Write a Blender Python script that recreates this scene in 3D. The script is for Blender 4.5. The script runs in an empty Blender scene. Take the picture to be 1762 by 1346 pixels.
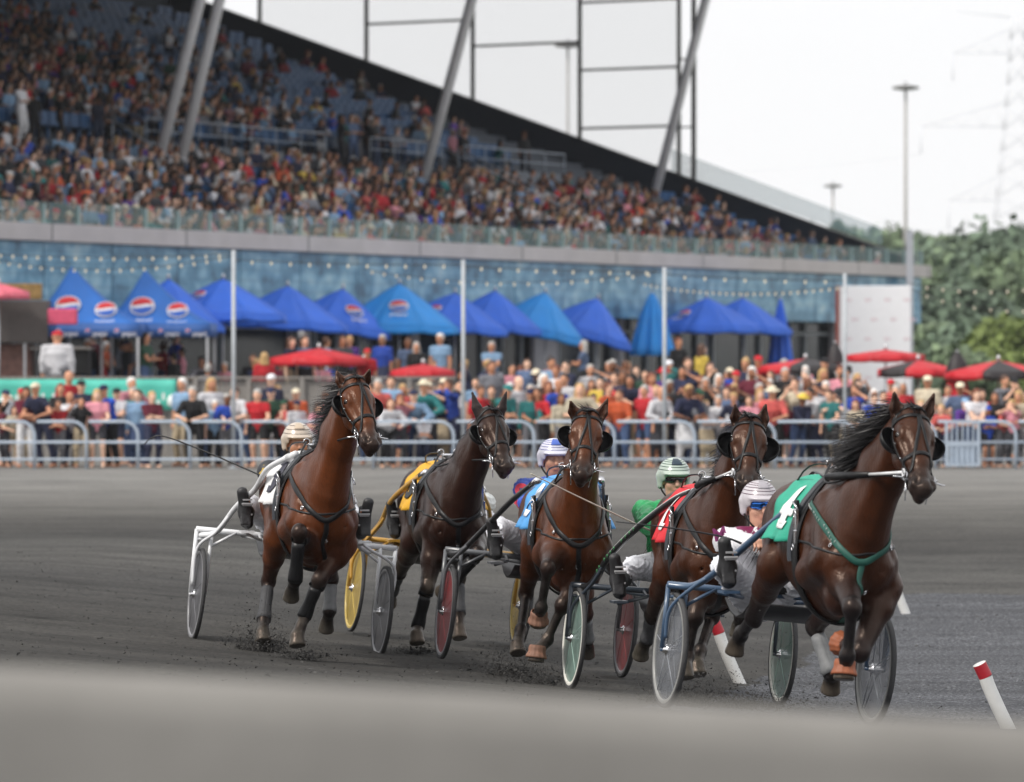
import bpy, bmesh, math, random
import numpy as np
from mathutils import Vector, Matrix
from mathutils.bvhtree import BVHTree
random.seed(7); RNG = np.random.RandomState(7)
R = math.radians
SC = bpy.context.scene
COL = SC.collection

# ---------------------------------------------------------------- camera, world, sun, exposure
F = 7342.0                      # focal length in photograph pixels (photo 1762 x 1346)
PITCH = math.atan(56 / F)
CAMZ = 2.2
cam = bpy.data.cameras.new('camera'); cam_o = bpy.data.objects.new('camera', cam); COL.objects.link(cam_o)
cam.sensor_width = 36; cam.lens = 36 * F / 1762; cam.clip_start = 0.5; cam.clip_end = 6000
cam_o.location = (0, 0, CAMZ); cam_o.rotation_euler = (R(90) - PITCH, 0, 0)
cam.dof.use_dof = True; cam.dof.focus_distance = 28.6; cam.dof.aperture_fstop = 3.3
SC.camera = cam_o
SUN_EL, SUN_AZ = 46, 236         # azimuth clockwise from +Y: high on the left
w = bpy.data.worlds.new('World'); SC.world = w; w.use_nodes = True
nt = w.node_tree; nt.nodes.clear()
out = nt.nodes.new('ShaderNodeOutputWorld'); bg = nt.nodes.new('ShaderNodeBackground'); sky = nt.nodes.new('ShaderNodeTexSky')
sky.sky_type = 'NISHITA'; sky.sun_disc = False; sky.sun_elevation = R(SUN_EL); sky.sun_rotation = R(SUN_AZ)
sky.dust_density = 4; sky.air_density = 1.0
mixn = nt.nodes.new('ShaderNodeMix'); mixn.data_type = 'RGBA'; mixn.inputs[0].default_value = 0.9
mixn.inputs[7].default_value = (11.2, 11.2, 11.3, 1)      # bright overcast veil over the blue sky
nt.links.new(sky.outputs[0], mixn.inputs[6]); nt.links.new(mixn.outputs[2], bg.inputs[0])
bg.inputs[1].default_value = 0.10
nt.links.new(bg.outputs[0], out.inputs[0])
sl = bpy.data.lights.new('sun', 'SUN'); sl.energy = 3.1; sl.angle = R(10); sl.color = (1, .95, .88)
so = bpy.data.objects.new('sun', sl); COL.objects.link(so)
_d = Vector((math.sin(R(SUN_AZ)) * math.cos(R(SUN_EL)), math.cos(R(SUN_AZ)) * math.cos(R(SUN_EL)), math.sin(R(SUN_EL))))
so.rotation_euler = _d.to_track_quat('Z', 'Y').to_euler()
SC.view_settings.view_transform = 'Standard'; SC.view_settings.look = 'None'
SC.view_settings.exposure = 0.0; SC.view_settings.gamma = 1.0
SC.render.engine = 'CYCLES'
SC.cycles.max_bounces = 8; SC.cycles.transparent_max_bounces = 24; SC.cycles.volume_bounces = 0
SC.cycles.use_denoising = True

FW = Vector((0, math.cos(PITCH), -math.sin(PITCH))); UP = Vector((0, math.sin(PITCH), math.cos(PITCH)))
def ray(px, py): return Vector(((px - 881) / F, 0, 0)) + FW + UP * ((673 - py) / F)
def W(px, py, Y):
    d = ray(px, py); return Vector((0, 0, CAMZ)) + d * (Y / d.y)
def XP(px, Y): return (px - 881) / F * Y
def ZP(py, Y): return W(881, py, Y).z

# ---------------------------------------------------------------- helpers
def s2l(c):
    c = c / 255.0
    return c / 12.92 if c <= .04045 else ((c + .055) / 1.055) ** 2.4
def rgb(r, g, b): return (s2l(r), s2l(g), s2l(b))
def tag(o, label=None, cat=None, group=None, kind=None):
    if label: o['label'] = label
    if cat: o['category'] = cat
    if group: o['group'] = group
    if kind: o['kind'] = kind
    return o
def empty(name, loc=(0, 0, 0), rz=0.0):
    o = bpy.data.objects.new(name, None); COL.objects.link(o); o.location = loc; o.rotation_euler = (0, 0, rz)
    o.empty_display_size = .2; return o
MATS = {}
def mat(name, col=(.5, .5, .5), rough=.6, metal=0.0, var=0.12, scale=8.0, bump=0.0, bscale=60.0, attr=None, objcol=False,
        coat=0.0, alpha=1.0, trans=0.0, emit=None, estr=0.0, sheen=0.0, spec=0.5, coords='Object', stretch=None):
    if name in MATS: return MATS[name]
    m = bpy.data.materials.new(name); m.use_nodes = True; n = m.node_tree.nodes; l = m.node_tree.links
    b = n['Principled BSDF']; b.inputs['Roughness'].default_value = rough; b.inputs['Metallic'].default_value = metal
    b.inputs['Specular IOR Level'].default_value = spec
    if coat: b.inputs['Coat Weight'].default_value = coat; b.inputs['Coat Roughness'].default_value = .25
    if sheen: b.inputs['Sheen Weight'].default_value = sheen
    if alpha < 1: b.inputs['Alpha'].default_value = alpha
    if trans: b.inputs['Transmission Weight'].default_value = trans
    if emit: b.inputs['Emission Color'].default_value = (*emit, 1); b.inputs['Emission Strength'].default_value = estr
    tc = n.new('ShaderNodeTexCoord'); vec = tc.outputs[coords]
    if stretch:
        mp = n.new('ShaderNodeMapping'); mp.inputs['Scale'].default_value = stretch; l.new(vec, mp.inputs[0]); vec = mp.outputs[0]
    nz = n.new('ShaderNodeTexNoise'); nz.inputs['Scale'].default_value = scale; nz.inputs['Detail'].default_value = 6
    nz.inputs['Roughness'].default_value = .6; l.new(vec, nz.inputs['Vector'])
    mr = n.new('ShaderNodeMapRange'); mr.inputs[1].default_value = .3; mr.inputs[2].default_value = .7
    mr.inputs[3].default_value = 1 - var; mr.inputs[4].default_value = 1 + var; l.new(nz.outputs['Fac'], mr.inputs[0])
    mx = n.new('ShaderNodeVectorMath'); mx.operation = 'SCALE'
    if attr:
        a = n.new('ShaderNodeAttribute'); a.attribute_name = attr; l.new(a.outputs['Color'], mx.inputs[0])
    elif objcol:
        a = n.new('ShaderNodeObjectInfo'); l.new(a.outputs['Color'], mx.inputs[0])
    else: mx.inputs[0].default_value = col
    l.new(mr.outputs[0], mx.inputs[3]); l.new(mx.outputs[0], b.inputs['Base Color'])
    rr = n.new('ShaderNodeMapRange'); rr.inputs[3].default_value = max(0, rough - .08); rr.inputs[4].default_value = min(1, rough + .08)
    l.new(nz.outputs['Fac'], rr.inputs[0]); l.new(rr.outputs[0], b.inputs['Roughness'])
    if bump:
        n2 = n.new('ShaderNodeTexNoise'); n2.inputs['Scale'].default_value = bscale; n2.inputs['Detail'].default_value = 5; l.new(vec, n2.inputs['Vector'])
        bp = n.new('ShaderNodeBump'); bp.inputs['Strength'].default_value = bump; bp.inputs['Distance'].default_value = .02
        l.new(n2.outputs['Fac'], bp.inputs['Height']); l.new(bp.outputs[0], b.inputs['Normal'])
    MATS[name] = m; return m

class MB:
    """collects shapes; build() links them as ONE mesh object"""
    def __init__(s): s.v = []; s.f = []; s.c = []; s.cur = (1, 1, 1); s.sm = []; s.mi = []; s.m = 0
    def add(s, vs, fs, smooth=False):
        o = len(s.v); s.v += [tuple(x) for x in vs]; s.f += [tuple(o + i for i in f) for f in fs]
        s.c += [s.cur] * len(vs); s.sm += [smooth] * len(fs); s.mi += [s.m] * len(fs); return s
    def box(s, c, d, rz=0.0, M=None, bev=0.0):
        x, y, z = d[0] / 2, d[1] / 2, d[2] / 2
        ca, sa = math.cos(rz), math.sin(rz)
        def T(p):
            if M is not None: return M @ Vector(p)
            return (c[0] + p[0] * ca - p[1] * sa, c[1] + p[0] * sa + p[1] * ca, c[2] + p[2])
        b = min(bev, x * .45, y * .45, z * .45)
        if b <= 0:
            vs = [T((i * x, j * y, k * z)) for i in (-1, 1) for j in (-1, 1) for k in (-1, 1)]
            return s.add(vs, [(0, 1, 3, 2), (4, 6, 7, 5), (0, 4, 5, 1), (2, 3, 7, 6), (0, 2, 6, 4), (1, 5, 7, 3)])
        vs = []; idx = {}
        for i in (-1, 1):
            for j in (-1, 1):
                for k in (-1, 1):
                    for a in range(3):
                        p = [i * x, j * y, k * z]
                        for q in range(3):
                            if q != a: p[q] -= (i, j, k)[q] * b
                        idx[(i, j, k, a)] = len(vs); vs.append(T(p))
        fs = []
        for a in range(3):
            for sg in (-1, 1):
                q = [x_ for x_ in range(3) if x_ != a]; loop = []
                for (u, v) in ((-1, -1), (1, -1), (1, 1), (-1, 1)):
                    key = [0, 0, 0]; key[a] = sg; key[q[0]] = u; key[q[1]] = v; loop.append(idx[(*key, a)])
                fs.append(tuple(loop if (sg > 0) == (a != 1) else loop[::-1]))
        for a in range(3):
            q = [x_ for x_ in range(3) if x_ != a]
            for u in (-1, 1):
                for v in (-1, 1):
                    k1 = [0, 0, 0]; k2 = [0, 0, 0]; k1[a] = -1; k2[a] = 1
                    for k in (k1, k2): k[q[0]] = u; k[q[1]] = v
                    fs.append((idx[(*k1, q[0])], idx[(*k2, q[0])], idx[(*k2, q[1])], idx[(*k1, q[1])]))
        for i in (-1, 1):
            for j in (-1, 1):
                for k in (-1, 1): fs.append(tuple(idx[(i, j, k, a)] for a in range(3)))
        return s.add(vs, fs)
    def tube(s, pts, r, n=8, cap=True, smooth=True, r2=None, closed=False):
        pts = [Vector(p) for p in pts]; N = len(pts)
        rs = r if isinstance(r, (list, tuple)) else [r + ((r2 if r2 is not None else r) - r) * i / max(1, N - 1) for i in range(N)]
        vs = []; nrm = None
        for i, p in enumerate(pts):
            if closed: t = pts[(i + 1) % N] - pts[i - 1]
            else: t = (pts[min(i + 1, N - 1)] - pts[max(i - 1, 0)])
            t = t.normalized() if t.length > 1e-9 else Vector((0, 0, 1))
            if nrm is None:
                nrm = t.cross(Vector((0, 0, 1)) if abs(t.z) < .9 else Vector((1, 0, 0))).normalized()
            nrm = (nrm - t * nrm.dot(t)).normalized(); bn = t.cross(nrm)
            for k in range(n):
                a = 2 * math.pi * k / n; vs.append(p + (nrm * math.cos(a) + bn * math.sin(a)) * rs[i])
        fs = []
        for i in range(N if closed else N - 1):
            j = (i + 1) % N
            for k in range(n): fs.append((i * n + k, i * n + (k + 1) % n, j * n + (k + 1) % n, j * n + k))
        if cap and not closed: fs += [tuple(range(n))[::-1], tuple((N - 1) * n + k for k in range(n))]
        return s.add(vs, fs, smooth)
    def lathe(s, prof, c=(0, 0, 0), n=20, axis='Z', smooth=True, M=None):
        vs = []; fs = []
        for (r, h) in prof:
            for k in range(n):
                a = 2 * math.pi * k / n; x, y = r * math.cos(a), r * math.sin(a)
                p = {'Z': (x, y, h), 'Y': (x, h, y), 'X': (h, x, y)}[axis]
                p = (p[0] + c[0], p[1] + c[1], p[2] + c[2])
                vs.append(M @ Vector(p) if M is not None else p)
        for i in range(len(prof) - 1):
            for k in range(n): fs.append((i * n + k, i * n + (k + 1) % n, (i + 1) * n + (k + 1) % n, (i + 1) * n + k))
        return s.add(vs, fs, smooth)
    def quad(s, a, b, c, d): return s.add([a, b, c, d], [(0, 1, 2, 3)])
    def grid(s, P, thick=0.0, smooth=True):
        """P[i][j] -> point; closed sheet when thick > 0"""
        A = np.array([[tuple(p) for p in r_] for r_ in P], float); ni, nj = A.shape[:2]
        if thick:
            du = np.gradient(A, axis=0); dv = np.gradient(A, axis=1); nn = np.cross(du, dv)
            nn /= np.linalg.norm(nn, axis=2, keepdims=True) + 1e-12; B = A + nn * thick
        fs = [(i * nj + j, (i + 1) * nj + j, (i + 1) * nj + j + 1, i * nj + j + 1) for i in range(ni - 1) for j in range(nj - 1)]
        vs = A.reshape(-1, 3).tolist()
        if thick:
            o = ni * nj; vs += B.reshape(-1, 3).tolist(); top = [tuple(o + x for x in f) for f in fs]; fs = [f[::-1] for f in fs] + top
            ring = [(i, 0) for i in range(ni)] + [(ni - 1, j) for j in range(1, nj)] + [(i, nj - 1) for i in range(ni - 2, -1, -1)] + [(0, j) for j in range(nj - 2, 0, -1)]
            for k in range(len(ring)):
                a = ring[k][0] * nj + ring[k][1]; b_ = ring[(k + 1) % len(ring)]; b_ = b_[0] * nj + b_[1]
                fs.append((a, b_, b_ + o, a + o))
        return s.add(vs, fs, smooth)
    def mesh(s, name, m=None):
        me = bpy.data.meshes.new(name); me.from_pydata(s.v, [], s.f)
        if m is not None:
            for x in (m if isinstance(m, (list, tuple)) else [m]): me.materials.append(x)
        me.polygons.foreach_set('use_smooth', s.sm); me.polygons.foreach_set('material_index', s.mi)
        if any(c != (1, 1, 1) for c in s.c):
            a = me.color_attributes.new('Col', 'FLOAT_COLOR', 'POINT')
            a.data.foreach_set('color', np.hstack([np.array(s.c, np.float32), np.ones((len(s.c), 1), np.float32)]).ravel())
        me.update(); return me
    def build(s, name, m=None, parent=None):
        o = bpy.data.objects.new(name, s.mesh(name, m)); COL.objects.link(o)
        if parent is not None: o.parent = parent
        return o
def link(name, me, parent=None, col=None):
    o = bpy.data.objects.new(name, me); COL.objects.link(o)
    if parent is not None: o.parent = parent
    if col is not None: o.color = (*col, 1)
    return o
def smoothpath(pts, n=6, closed=False):
    P = [Vector(p) for p in pts]; N = len(P); out_ = []
    rng = range(N) if closed else range(N - 1)
    for i in rng:
        if closed: a, b, c, d = P[i - 1], P[i], P[(i + 1) % N], P[(i + 2) % N]
        else: a, b, c, d = P[max(i - 1, 0)], P[i], P[i + 1], P[min(i + 2, N - 1)]
        for k in range(n):
            t = k / n
            out_.append(.5 * ((2 * b) + (c - a) * t + (2 * a - 5 * b + 4 * c - d) * t * t + (3 * b - a - 3 * c + d) * t ** 3))
    if not closed: out_.append(P[-1])
    return out_

# ---------------------------------------------------------------- smooth solids (distance fields -> one continuous mesh)
class Solid:
    def __init__(s): s.p = []
    def cone(s, a, b, ra, rb, k=.03, col=None, w=None, sub=False, tg=None):
        """tapered limb a->b; ra, rb = radius or (half width along w, half depth)"""
        ra = ra if isinstance(ra, (tuple, list)) else (ra, ra); rb = rb if isinstance(rb, (tuple, list)) else (rb, rb)
        s.p.append(('c', np.array(a, float), np.array(b, float), np.array(ra, float), np.array(rb, float), k, col, np.array(w if w is not None else (0, 1, 0), float), sub, tg)); return s
    def ell(s, c, r, k=.03, col=None, M=None, sub=False, tg=None):
        Mx = np.eye(3) if M is None else np.array(M, float)      # columns = local axes
        s.p.append(('e', np.array(c, float), np.array(r, float), Mx, None, k, col, None, sub, tg)); return s
    def box(s, c, r, M=None, k=.01, col=None, sub=False, rnd=.01, tg=None):
        Mx = np.eye(3) if M is None else np.array(M, float)
        s.p.append(('b', np.array(c, float), np.array(r, float), Mx, rnd, k, col, None, sub, tg)); return s
    def bbox(s, p):
        if p[0] == 'c':
            r = max(p[3].max(), p[4].max()); return np.minimum(p[1], p[2]) - r, np.maximum(p[1], p[2]) + r
        r = np.abs(p[3]) @ p[2]; return p[1] - r, p[1] + r
    def dist(s, p, X, Y, Z):
        if p[0] == 'c':
            a, b, ra, rb = p[1], p[2], p[3], p[4]; ba = b - a; L2 = max(ba @ ba, 1e-9); L = math.sqrt(L2); ax = ba / L
            wv = p[7] - ax * (p[7] @ ax); nw = np.linalg.norm(wv)
            if nw < 1e-4: wv = np.cross(ax, (1, 0, 0)); nw = np.linalg.norm(wv)
            wv = wv / nw; vv = np.cross(ax, wv)
            x, y, z = X - a[0], Y - a[1], Z - a[2]
            t = x * ax[0] + y * ax[1] + z * ax[2]; h = np.clip(t / L, 0, 1)
            qa = t - h * L; qw = x * wv[0] + y * wv[1] + z * wv[2]; qv = x * vv[0] + y * vv[1] + z * vv[2]
            rw = ra[0] + (rb[0] - ra[0]) * h; rv = ra[1] + (rb[1] - ra[1]) * h; m = np.minimum(rw, rv)
            kk = np.sqrt((qw / rw) ** 2 + (qv / rv) ** 2 + (qa / m) ** 2)
            if abs(ra[0] - ra[1]) + abs(rb[0] - rb[1]) < 1e-6: return (kk - 1) * m
            k1 = np.sqrt((qw / rw ** 2) ** 2 + (qv / rv ** 2) ** 2 + (qa / m ** 2) ** 2)
            return kk * (kk - 1) / (k1 + 1e-6)
        M = p[3]; x, y, z = X - p[1][0], Y - p[1][1], Z - p[1][2]
        q = [x * M[0, i] + y * M[1, i] + z * M[2, i] for i in range(3)]; r = p[2]
        if p[0] == 'e':
            k0 = np.sqrt((q[0] / r[0]) ** 2 + (q[1] / r[1]) ** 2 + (q[2] / r[2]) ** 2)
            k1 = np.sqrt((q[0] / r[0] ** 2) ** 2 + (q[1] / r[1] ** 2) ** 2 + (q[2] / r[2] ** 2) ** 2)
            return k0 * (k0 - 1) / (k1 + 1e-6)
        d = [np.abs(q[i]) - r[i] + p[4] for i in range(3)]
        o = np.sqrt(sum(np.maximum(d_, 0) ** 2 for d_ in d)); return o + np.minimum(np.maximum(np.maximum(d[0], d[1]), d[2]), 0) - p[4]
    def mesh(s, name, res, m=None, grow=0.0, sig=.012, wrinkle=0.0):
        bbs = [s.bbox(p) for p in s.p if not p[8]]
        lo = np.min([b[0] for b in bbs], 0) - 4 * res - grow; hi = np.max([b[1] for b in bbs], 0) + 4 * res + grow
        n = np.ceil((hi - lo) / res).astype(int) + 1
        ax = [(lo[i] + np.arange(n[i]) * res).astype(np.float32) for i in range(3)]
        Fd = np.full(n, 1.0, np.float32)
        for p in s.p:
            k = p[5]; b0, b1 = s.bbox(p); mg = k + 3 * res + grow
            i0 = np.maximum(np.floor((b0 - mg - lo) / res).astype(int), 0); i1 = np.minimum(np.ceil((b1 + mg - lo) / res).astype(int) + 1, n)
            if (i1 <= i0).any(): continue
            sl_ = tuple(slice(i0[i], i1[i]) for i in range(3))
            d = s.dist(p, ax[0][sl_[0]][:, None, None], ax[1][sl_[1]][None, :, None], ax[2][sl_[2]][None, None, :]).astype(np.float32)
            a = Fd[sl_]
            if p[8]:
                d = -d; h = np.maximum(k - np.abs(a - d), 0) / k; Fd[sl_] = np.maximum(a, d) + h * h * k / 4
            else:
                h = np.maximum(k - np.abs(a - d), 0) / k; Fd[sl_] = np.minimum(a, d) - h * h * k / 4
        Fd -= grow
        S = Fd < 0
        cnt = np.zeros(n - 1, np.uint8); offs = [(i, j, k) for i in (0, 1) for j in (0, 1) for k in (0, 1)]
        for (i, j, k) in offs: cnt += S[i:n[0] - 1 + i, j:n[1] - 1 + j, k:n[2] - 1 + k]
        ci = np.argwhere((cnt > 0) & (cnt < 8)); del cnt
        idx = np.full(n - 1, -1, np.int32); idx[tuple(ci.T)] = np.arange(len(ci))
        V8 = np.stack([Fd[ci[:, 0] + i, ci[:, 1] + j, ci[:, 2] + k] for (i, j, k) in offs], 1)
        acc = np.zeros((len(ci), 3), np.float32); c_ = np.zeros(len(ci), np.float32); O = np.array(offs, np.float32)
        for a in range(8):
            for b in range(a + 1, 8):
                if np.abs(O[a] - O[b]).sum() != 1: continue
                va, vb = V8[:, a], V8[:, b]; mk = (va < 0) != (vb < 0)
                t = np.where(mk, va / np.where(mk, va - vb, 1), 0)
                acc += mk[:, None] * (O[a] + (O[b] - O[a]) * t[:, None]); c_ += mk
        V = lo + (ci + acc / c_[:, None]) * res
        quads = []
        for a in range(3):
            b, c = [q for q in range(3) if q != a]
            s0 = [slice(None)] * 3; s1 = [slice(None)] * 3; s0[a] = slice(0, -1); s1[a] = slice(1, None)
            A0, A1 = S[tuple(s0)], S[tuple(s1)]; e = np.argwhere(A0 != A1); fl = A0[tuple(e.T)]
            q = []
            for (db, dc) in ((0, 0), (-1, 0), (-1, -1), (0, -1)):
                g = e.copy(); g[:, b] += db; g[:, c] += dc; q.append(idx[tuple(g.T)])
            q = np.stack(q, 1); flip = fl if a != 1 else ~fl
            q[~flip] = q[~flip][:, ::-1]; quads.append(q)
        Q = np.concatenate(quads); del Fd, S, idx
        Q = Q[(Q >= 0).all(1)]
        # light smoothing of the grid steps
        nv = len(V); E = np.concatenate([Q[:, [0, 1]], Q[:, [1, 2]], Q[:, [2, 3]], Q[:, [3, 0]]]); deg = np.bincount(E.ravel(), minlength=nv)[:, None] + 1e-9
        for lam in (.5, -.52, .5, -.52):
            sm_ = np.stack([np.bincount(E[:, 0], V[E[:, 1], q], nv) + np.bincount(E[:, 1], V[E[:, 0], q], nv) for q in range(3)], 1) / deg
            V = V + lam * (sm_ - V)
        if wrinkle:
            n_ = np.cross(V[Q[:, 2]] - V[Q[:, 0]], V[Q[:, 3]] - V[Q[:, 1]]); N = np.zeros_like(V)
            for q in range(4):
                for a in range(3): N[:, a] += np.bincount(Q[:, q], n_[:, a], nv)
            N /= np.linalg.norm(N, axis=1, keepdims=True) + 1e-9; x, y, z = V.T
            u = x + .35 * np.sin(9 * z + 4 * y); v = z * .9 + .3 * np.sin(11 * x + 7 * y); r1 = 1 - np.abs(np.sin(24 * u + 17 * v + 2 * np.sin(13 * y))); r2 = 1 - np.abs(np.sin(19 * v - 26 * y + 3 * np.sin(10 * x + 5 * z)))
            V = V + N * ((r1 ** 2.5 + .8 * r2 ** 2.5 - .6) * wrinkle)[:, None]
        me = bpy.data.meshes.new(name); me.vertices.add(nv); me.vertices.foreach_set('co', V.astype(np.float32).ravel())
        me.loops.add(len(Q) * 4); me.loops.foreach_set('vertex_index', Q.ravel().astype(np.int32)); me.polygons.add(len(Q))
        me.polygons.foreach_set('loop_start', np.arange(0, len(Q) * 4, 4, dtype=np.int32)); me.polygons.foreach_set('loop_total', np.full(len(Q), 4, np.int32))
        me.polygons.foreach_set('use_smooth', np.ones(len(Q), bool)); me.update(calc_edges=True)
        if m is not None: me.materials.append(m)
        if any(p[6] is not None for p in s.p):
            C = np.zeros((nv, 3)); Wt = np.full(nv, 1e-12)
            for p in s.p:
                if p[6] is None: continue
                b0, b1 = s.bbox(p); mk = np.where(((V > b0 - .06) & (V < b1 + .06)).all(1))[0]
                if not len(mk): continue
                d = s.dist(p, V[mk, 0], V[mk, 1], V[mk, 2]); 
                if p[8]: d = np.abs(d) - .024
                ww = np.exp(-np.clip(d, -.05, .3) / sig); C[mk] += ww[:, None] * np.array(p[6]); Wt[mk] += ww
            C /= Wt[:, None]
            a = me.color_attributes.new('Col', 'FLOAT_COLOR', 'POINT'); a.data.foreach_set('color', np.hstack([C, np.ones((nv, 1))]).astype(np.float32).ravel())
        return me
def frame(ax, w):
    """3x3 with columns: axis, w-ish, third"""
    a = np.array(ax, float); a /= np.linalg.norm(a); w_ = np.array(w, float); w_ -= a * (w_ @ a); w_ /= np.linalg.norm(w_)
    return np.stack([a, w_, np.cross(a, w_)], 1)
def text_mesh(body, m, ext=.01, size=1.0, bold=0.0):
    lu = bpy.data.curves.new('lettering', 'FONT'); lu.body = body; lu.size = size; lu.align_x = 'CENTER'; lu.align_y = 'CENTER'; lu.extrude = ext; lu.offset = bold; lu.resolution_u = 4
    t = bpy.data.objects.new('lettering', lu); COL.objects.link(t); bpy.context.view_layer.update(); me = bpy.data.meshes.new_from_object(t.evaluated_get(bpy.context.evaluated_depsgraph_get()))
    bpy.data.objects.remove(t); bpy.data.curves.remove(lu); me.materials.clear(); me.materials.append(m); return me
# ================================================================ GROUND
def sstep(a, b, x):
    t = min(1, max(0, (x - a) / (b - a))); return t * t * (3 - 2 * t)
def gz(x, y):
    """height of the ground: a banked turn near the camera, level in front of the stand"""
    bank = float(np.interp(y, (18, 24, 26, 29.3, 31.6, 34.2, 36, 50), (.30, .20, .145, -.028, -.09, -.12, -.14, -.2))) - .09 * max(-4.5, min(x, 2.8))
    return bank * (1 - sstep(34, 62, y))
def ground_mesh():
    xs = sorted(set([-900, -500, -300, -150, -80, -50, -30] + [x * .5 for x in range(-40, 41)] + [30, 50, 80, 150, 300, 500, 900]))
    ys = sorted(set([-30, -10, 0, 8, 14] + [18 + .5 * i for i in range(90)] + [64 + 2 * i for i in range(20)] + [110, 130, 160, 200, 300, 450, 700, 1100, 2000, 4000]))
    g = MB(); g.grid([[(x, y, gz(x, y)) for y in ys] for x in xs]); return g
def ground_material():
    m = bpy.data.materials.new('track_dirt'); m.use_nodes = True; n = m.node_tree.nodes; l = m.node_tree.links; b = n['Principled BSDF']
    g = n.new('ShaderNodeNewGeometry'); sep = n.new('ShaderNodeSeparateXYZ'); l.new(g.outputs['Position'], sep.inputs[0])
    def noise(sc, st=(1, 1, 1), det=6, rough=.6):
        mp = n.new('ShaderNodeMapping'); mp.inputs['Scale'].default_value = st; l.new(g.outputs['Position'], mp.inputs[0])
        z = n.new('ShaderNodeTexNoise'); z.inputs['Scale'].default_value = sc; z.inputs['Detail'].default_value = det; z.inputs['Roughness'].default_value = rough
        l.new(mp.outputs[0], z.inputs['Vector']); return z.outputs['Fac']
    def ramp(f, stops, interp='LINEAR'):
        r = n.new('ShaderNodeValToRGB'); r.color_ramp.interpolation = interp; l.new(f, r.inputs[0]); e = r.color_ramp.elements
        while len(e) > 1: e.remove(e[-1])
        e[0].position, e[0].color = stops[0][0], (*stops[0][1], 1)
        for p, c in stops[1:]: x = e.new(p); x.color = (*c, 1)
        return r.outputs[0]
    def mathn(op, a, b_=None, c=None):
        q = n.new('ShaderNodeMath'); q.operation = op
        for i, v in enumerate((a, b_, c)):
            if v is None: continue
            if isinstance(v, (int, float)): q.inputs[i].default_value = v
            else: l.new(v, q.inputs[i])
        return q.outputs[0]
    def mixc(f, a, b_):
        q = n.new('ShaderNodeMix'); q.data_type = 'RGBA'
        if isinstance(f, (int, float)): q.inputs[0].default_value = f
        else: l.new(f, q.inputs[0])
        for i, v in ((6, a), (7, b_)):
            if isinstance(v, tuple): q.inputs[i].default_value = (*v, 1)
            else: l.new(v, q.inputs[i])
        return q.outputs[2]
    # bands across the track: damp harrowed dirt near, drier and paler dirt further off, a pale strip by the fence
    wob = mathn('ADD', sep.outputs['Y'], mathn('MULTIPLY', mathn('SUBTRACT', noise(.05, (1, 1, 1)), .5), 9))
    yy = mathn('DIVIDE', wob, 100)
    base = ramp(yy, [(.24, (.055, .053, .050)), (.34, (.056, .054, .051)), (.40, (.058, .057, .056)), (.435, (.092, .090, .086)), (.49, (.082, .081, .078)),
                     (.51, (.060, .059, .057)), (.555, (.068, .066, .063)), (.61, (.115, .112, .106)), (.70, (.185, .181, .173)), (.80, (.22, .217, .21))])
    streak = ramp(noise(1.1, (.16, 1.6, 1)), [(.3, (.80, .80, .80)), (.7, (1.2, 1.2, 1.2))])
    blot = ramp(noise(.55, (.6, 1.2, 1), 8, .65), [(.32, (.72, .72, .72)), (.7, (1.22, 1.21, 1.19))])
    pits = ramp(noise(3.2, (.55, .85, 1), 4, .7), [(.30, (.45, .45, .45)), (.40, (.95, .95, .95)), (.62, (1, 1, 1)), (.72, (1.3, 1.29, 1.27))])
    grain = ramp(noise(26, (1, .45, 1), 5, .75), [(.34, (.62, .62, .62)), (.52, (1, 1, 1)), (.74, (1.55, 1.53, 1.5))])
    def mul(a, b_):
        q = n.new('ShaderNodeVectorMath'); q.operation = 'MULTIPLY'; l.new(a, q.inputs[0]); l.new(b_, q.inputs[1]); return q.outputs[0]
    dirt = mul(mul(mul(mul(base, streak), blot), grain), pits)
    # paved apron inside the turn: right of the pylons
    edge = mathn('SUBTRACT', sep.outputs['X'], mathn('ADD', mathn('MULTIPLY', mathn('SUBTRACT', sep.outputs['Y'], 30.6), .175), 1.55))
    edge = mathn('ADD', edge, mathn('MULTIPLY', mathn('SUBTRACT', noise(1.3), .5), .7))
    lim = mathn('MULTIPLY', mathn('GREATER_THAN', edge, 0), mathn('LESS_THAN', mathn('ADD', sep.outputs['Y'], mathn('MULTIPLY', mathn('SUBTRACT', noise(1.3), .5), 1.0)), 45.0))
    ap = mul(ramp(noise(34, (1, .7, 1), 4, .8), [(.35, (.032, .034, .039)), (.52, (.072, .075, .084)), (.66, (.24, .243, .255))]), ramp(noise(.8, (.35, 2.2, 1), 8, .7), [(.35, (.70, .70, .70)), (.66, (1.35, 1.35, 1.35))]))
    col = mixc(lim, dirt, ap)
    l.new(col, b.inputs['Base Color']); b.inputs['Roughness'].default_value = .95; b.inputs['Specular IOR Level'].default_value = .2
    h = mathn('ADD', mathn('MULTIPLY', noise(7, (1, .6, 1), 8, .7), .6), mathn('MULTIPLY', noise(30, (1, 1, 1), 5, .7), .35))
    bp = n.new('ShaderNodeBump'); bp.inputs['Strength'].default_value = .75; bp.inputs['Distance'].default_value = .06; l.new(h, bp.inputs['Height']); l.new(bp.outputs[0], b.inputs['Normal'])
    return m
tag(ground_mesh().build('ground', ground_material()), kind='structure')

# grass bank beyond the right end of the stand
gr = MB(); gr.grid([[(x, y, .05 + (y - 150) * .004) for y in (150, 200, 300, 450)] for x in (16, 40, 80, 160)])
tag(gr.build('lawn', mat('lawn', (.06, .085, .03), .9, var=.3, scale=.4)), kind='structure')

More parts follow.
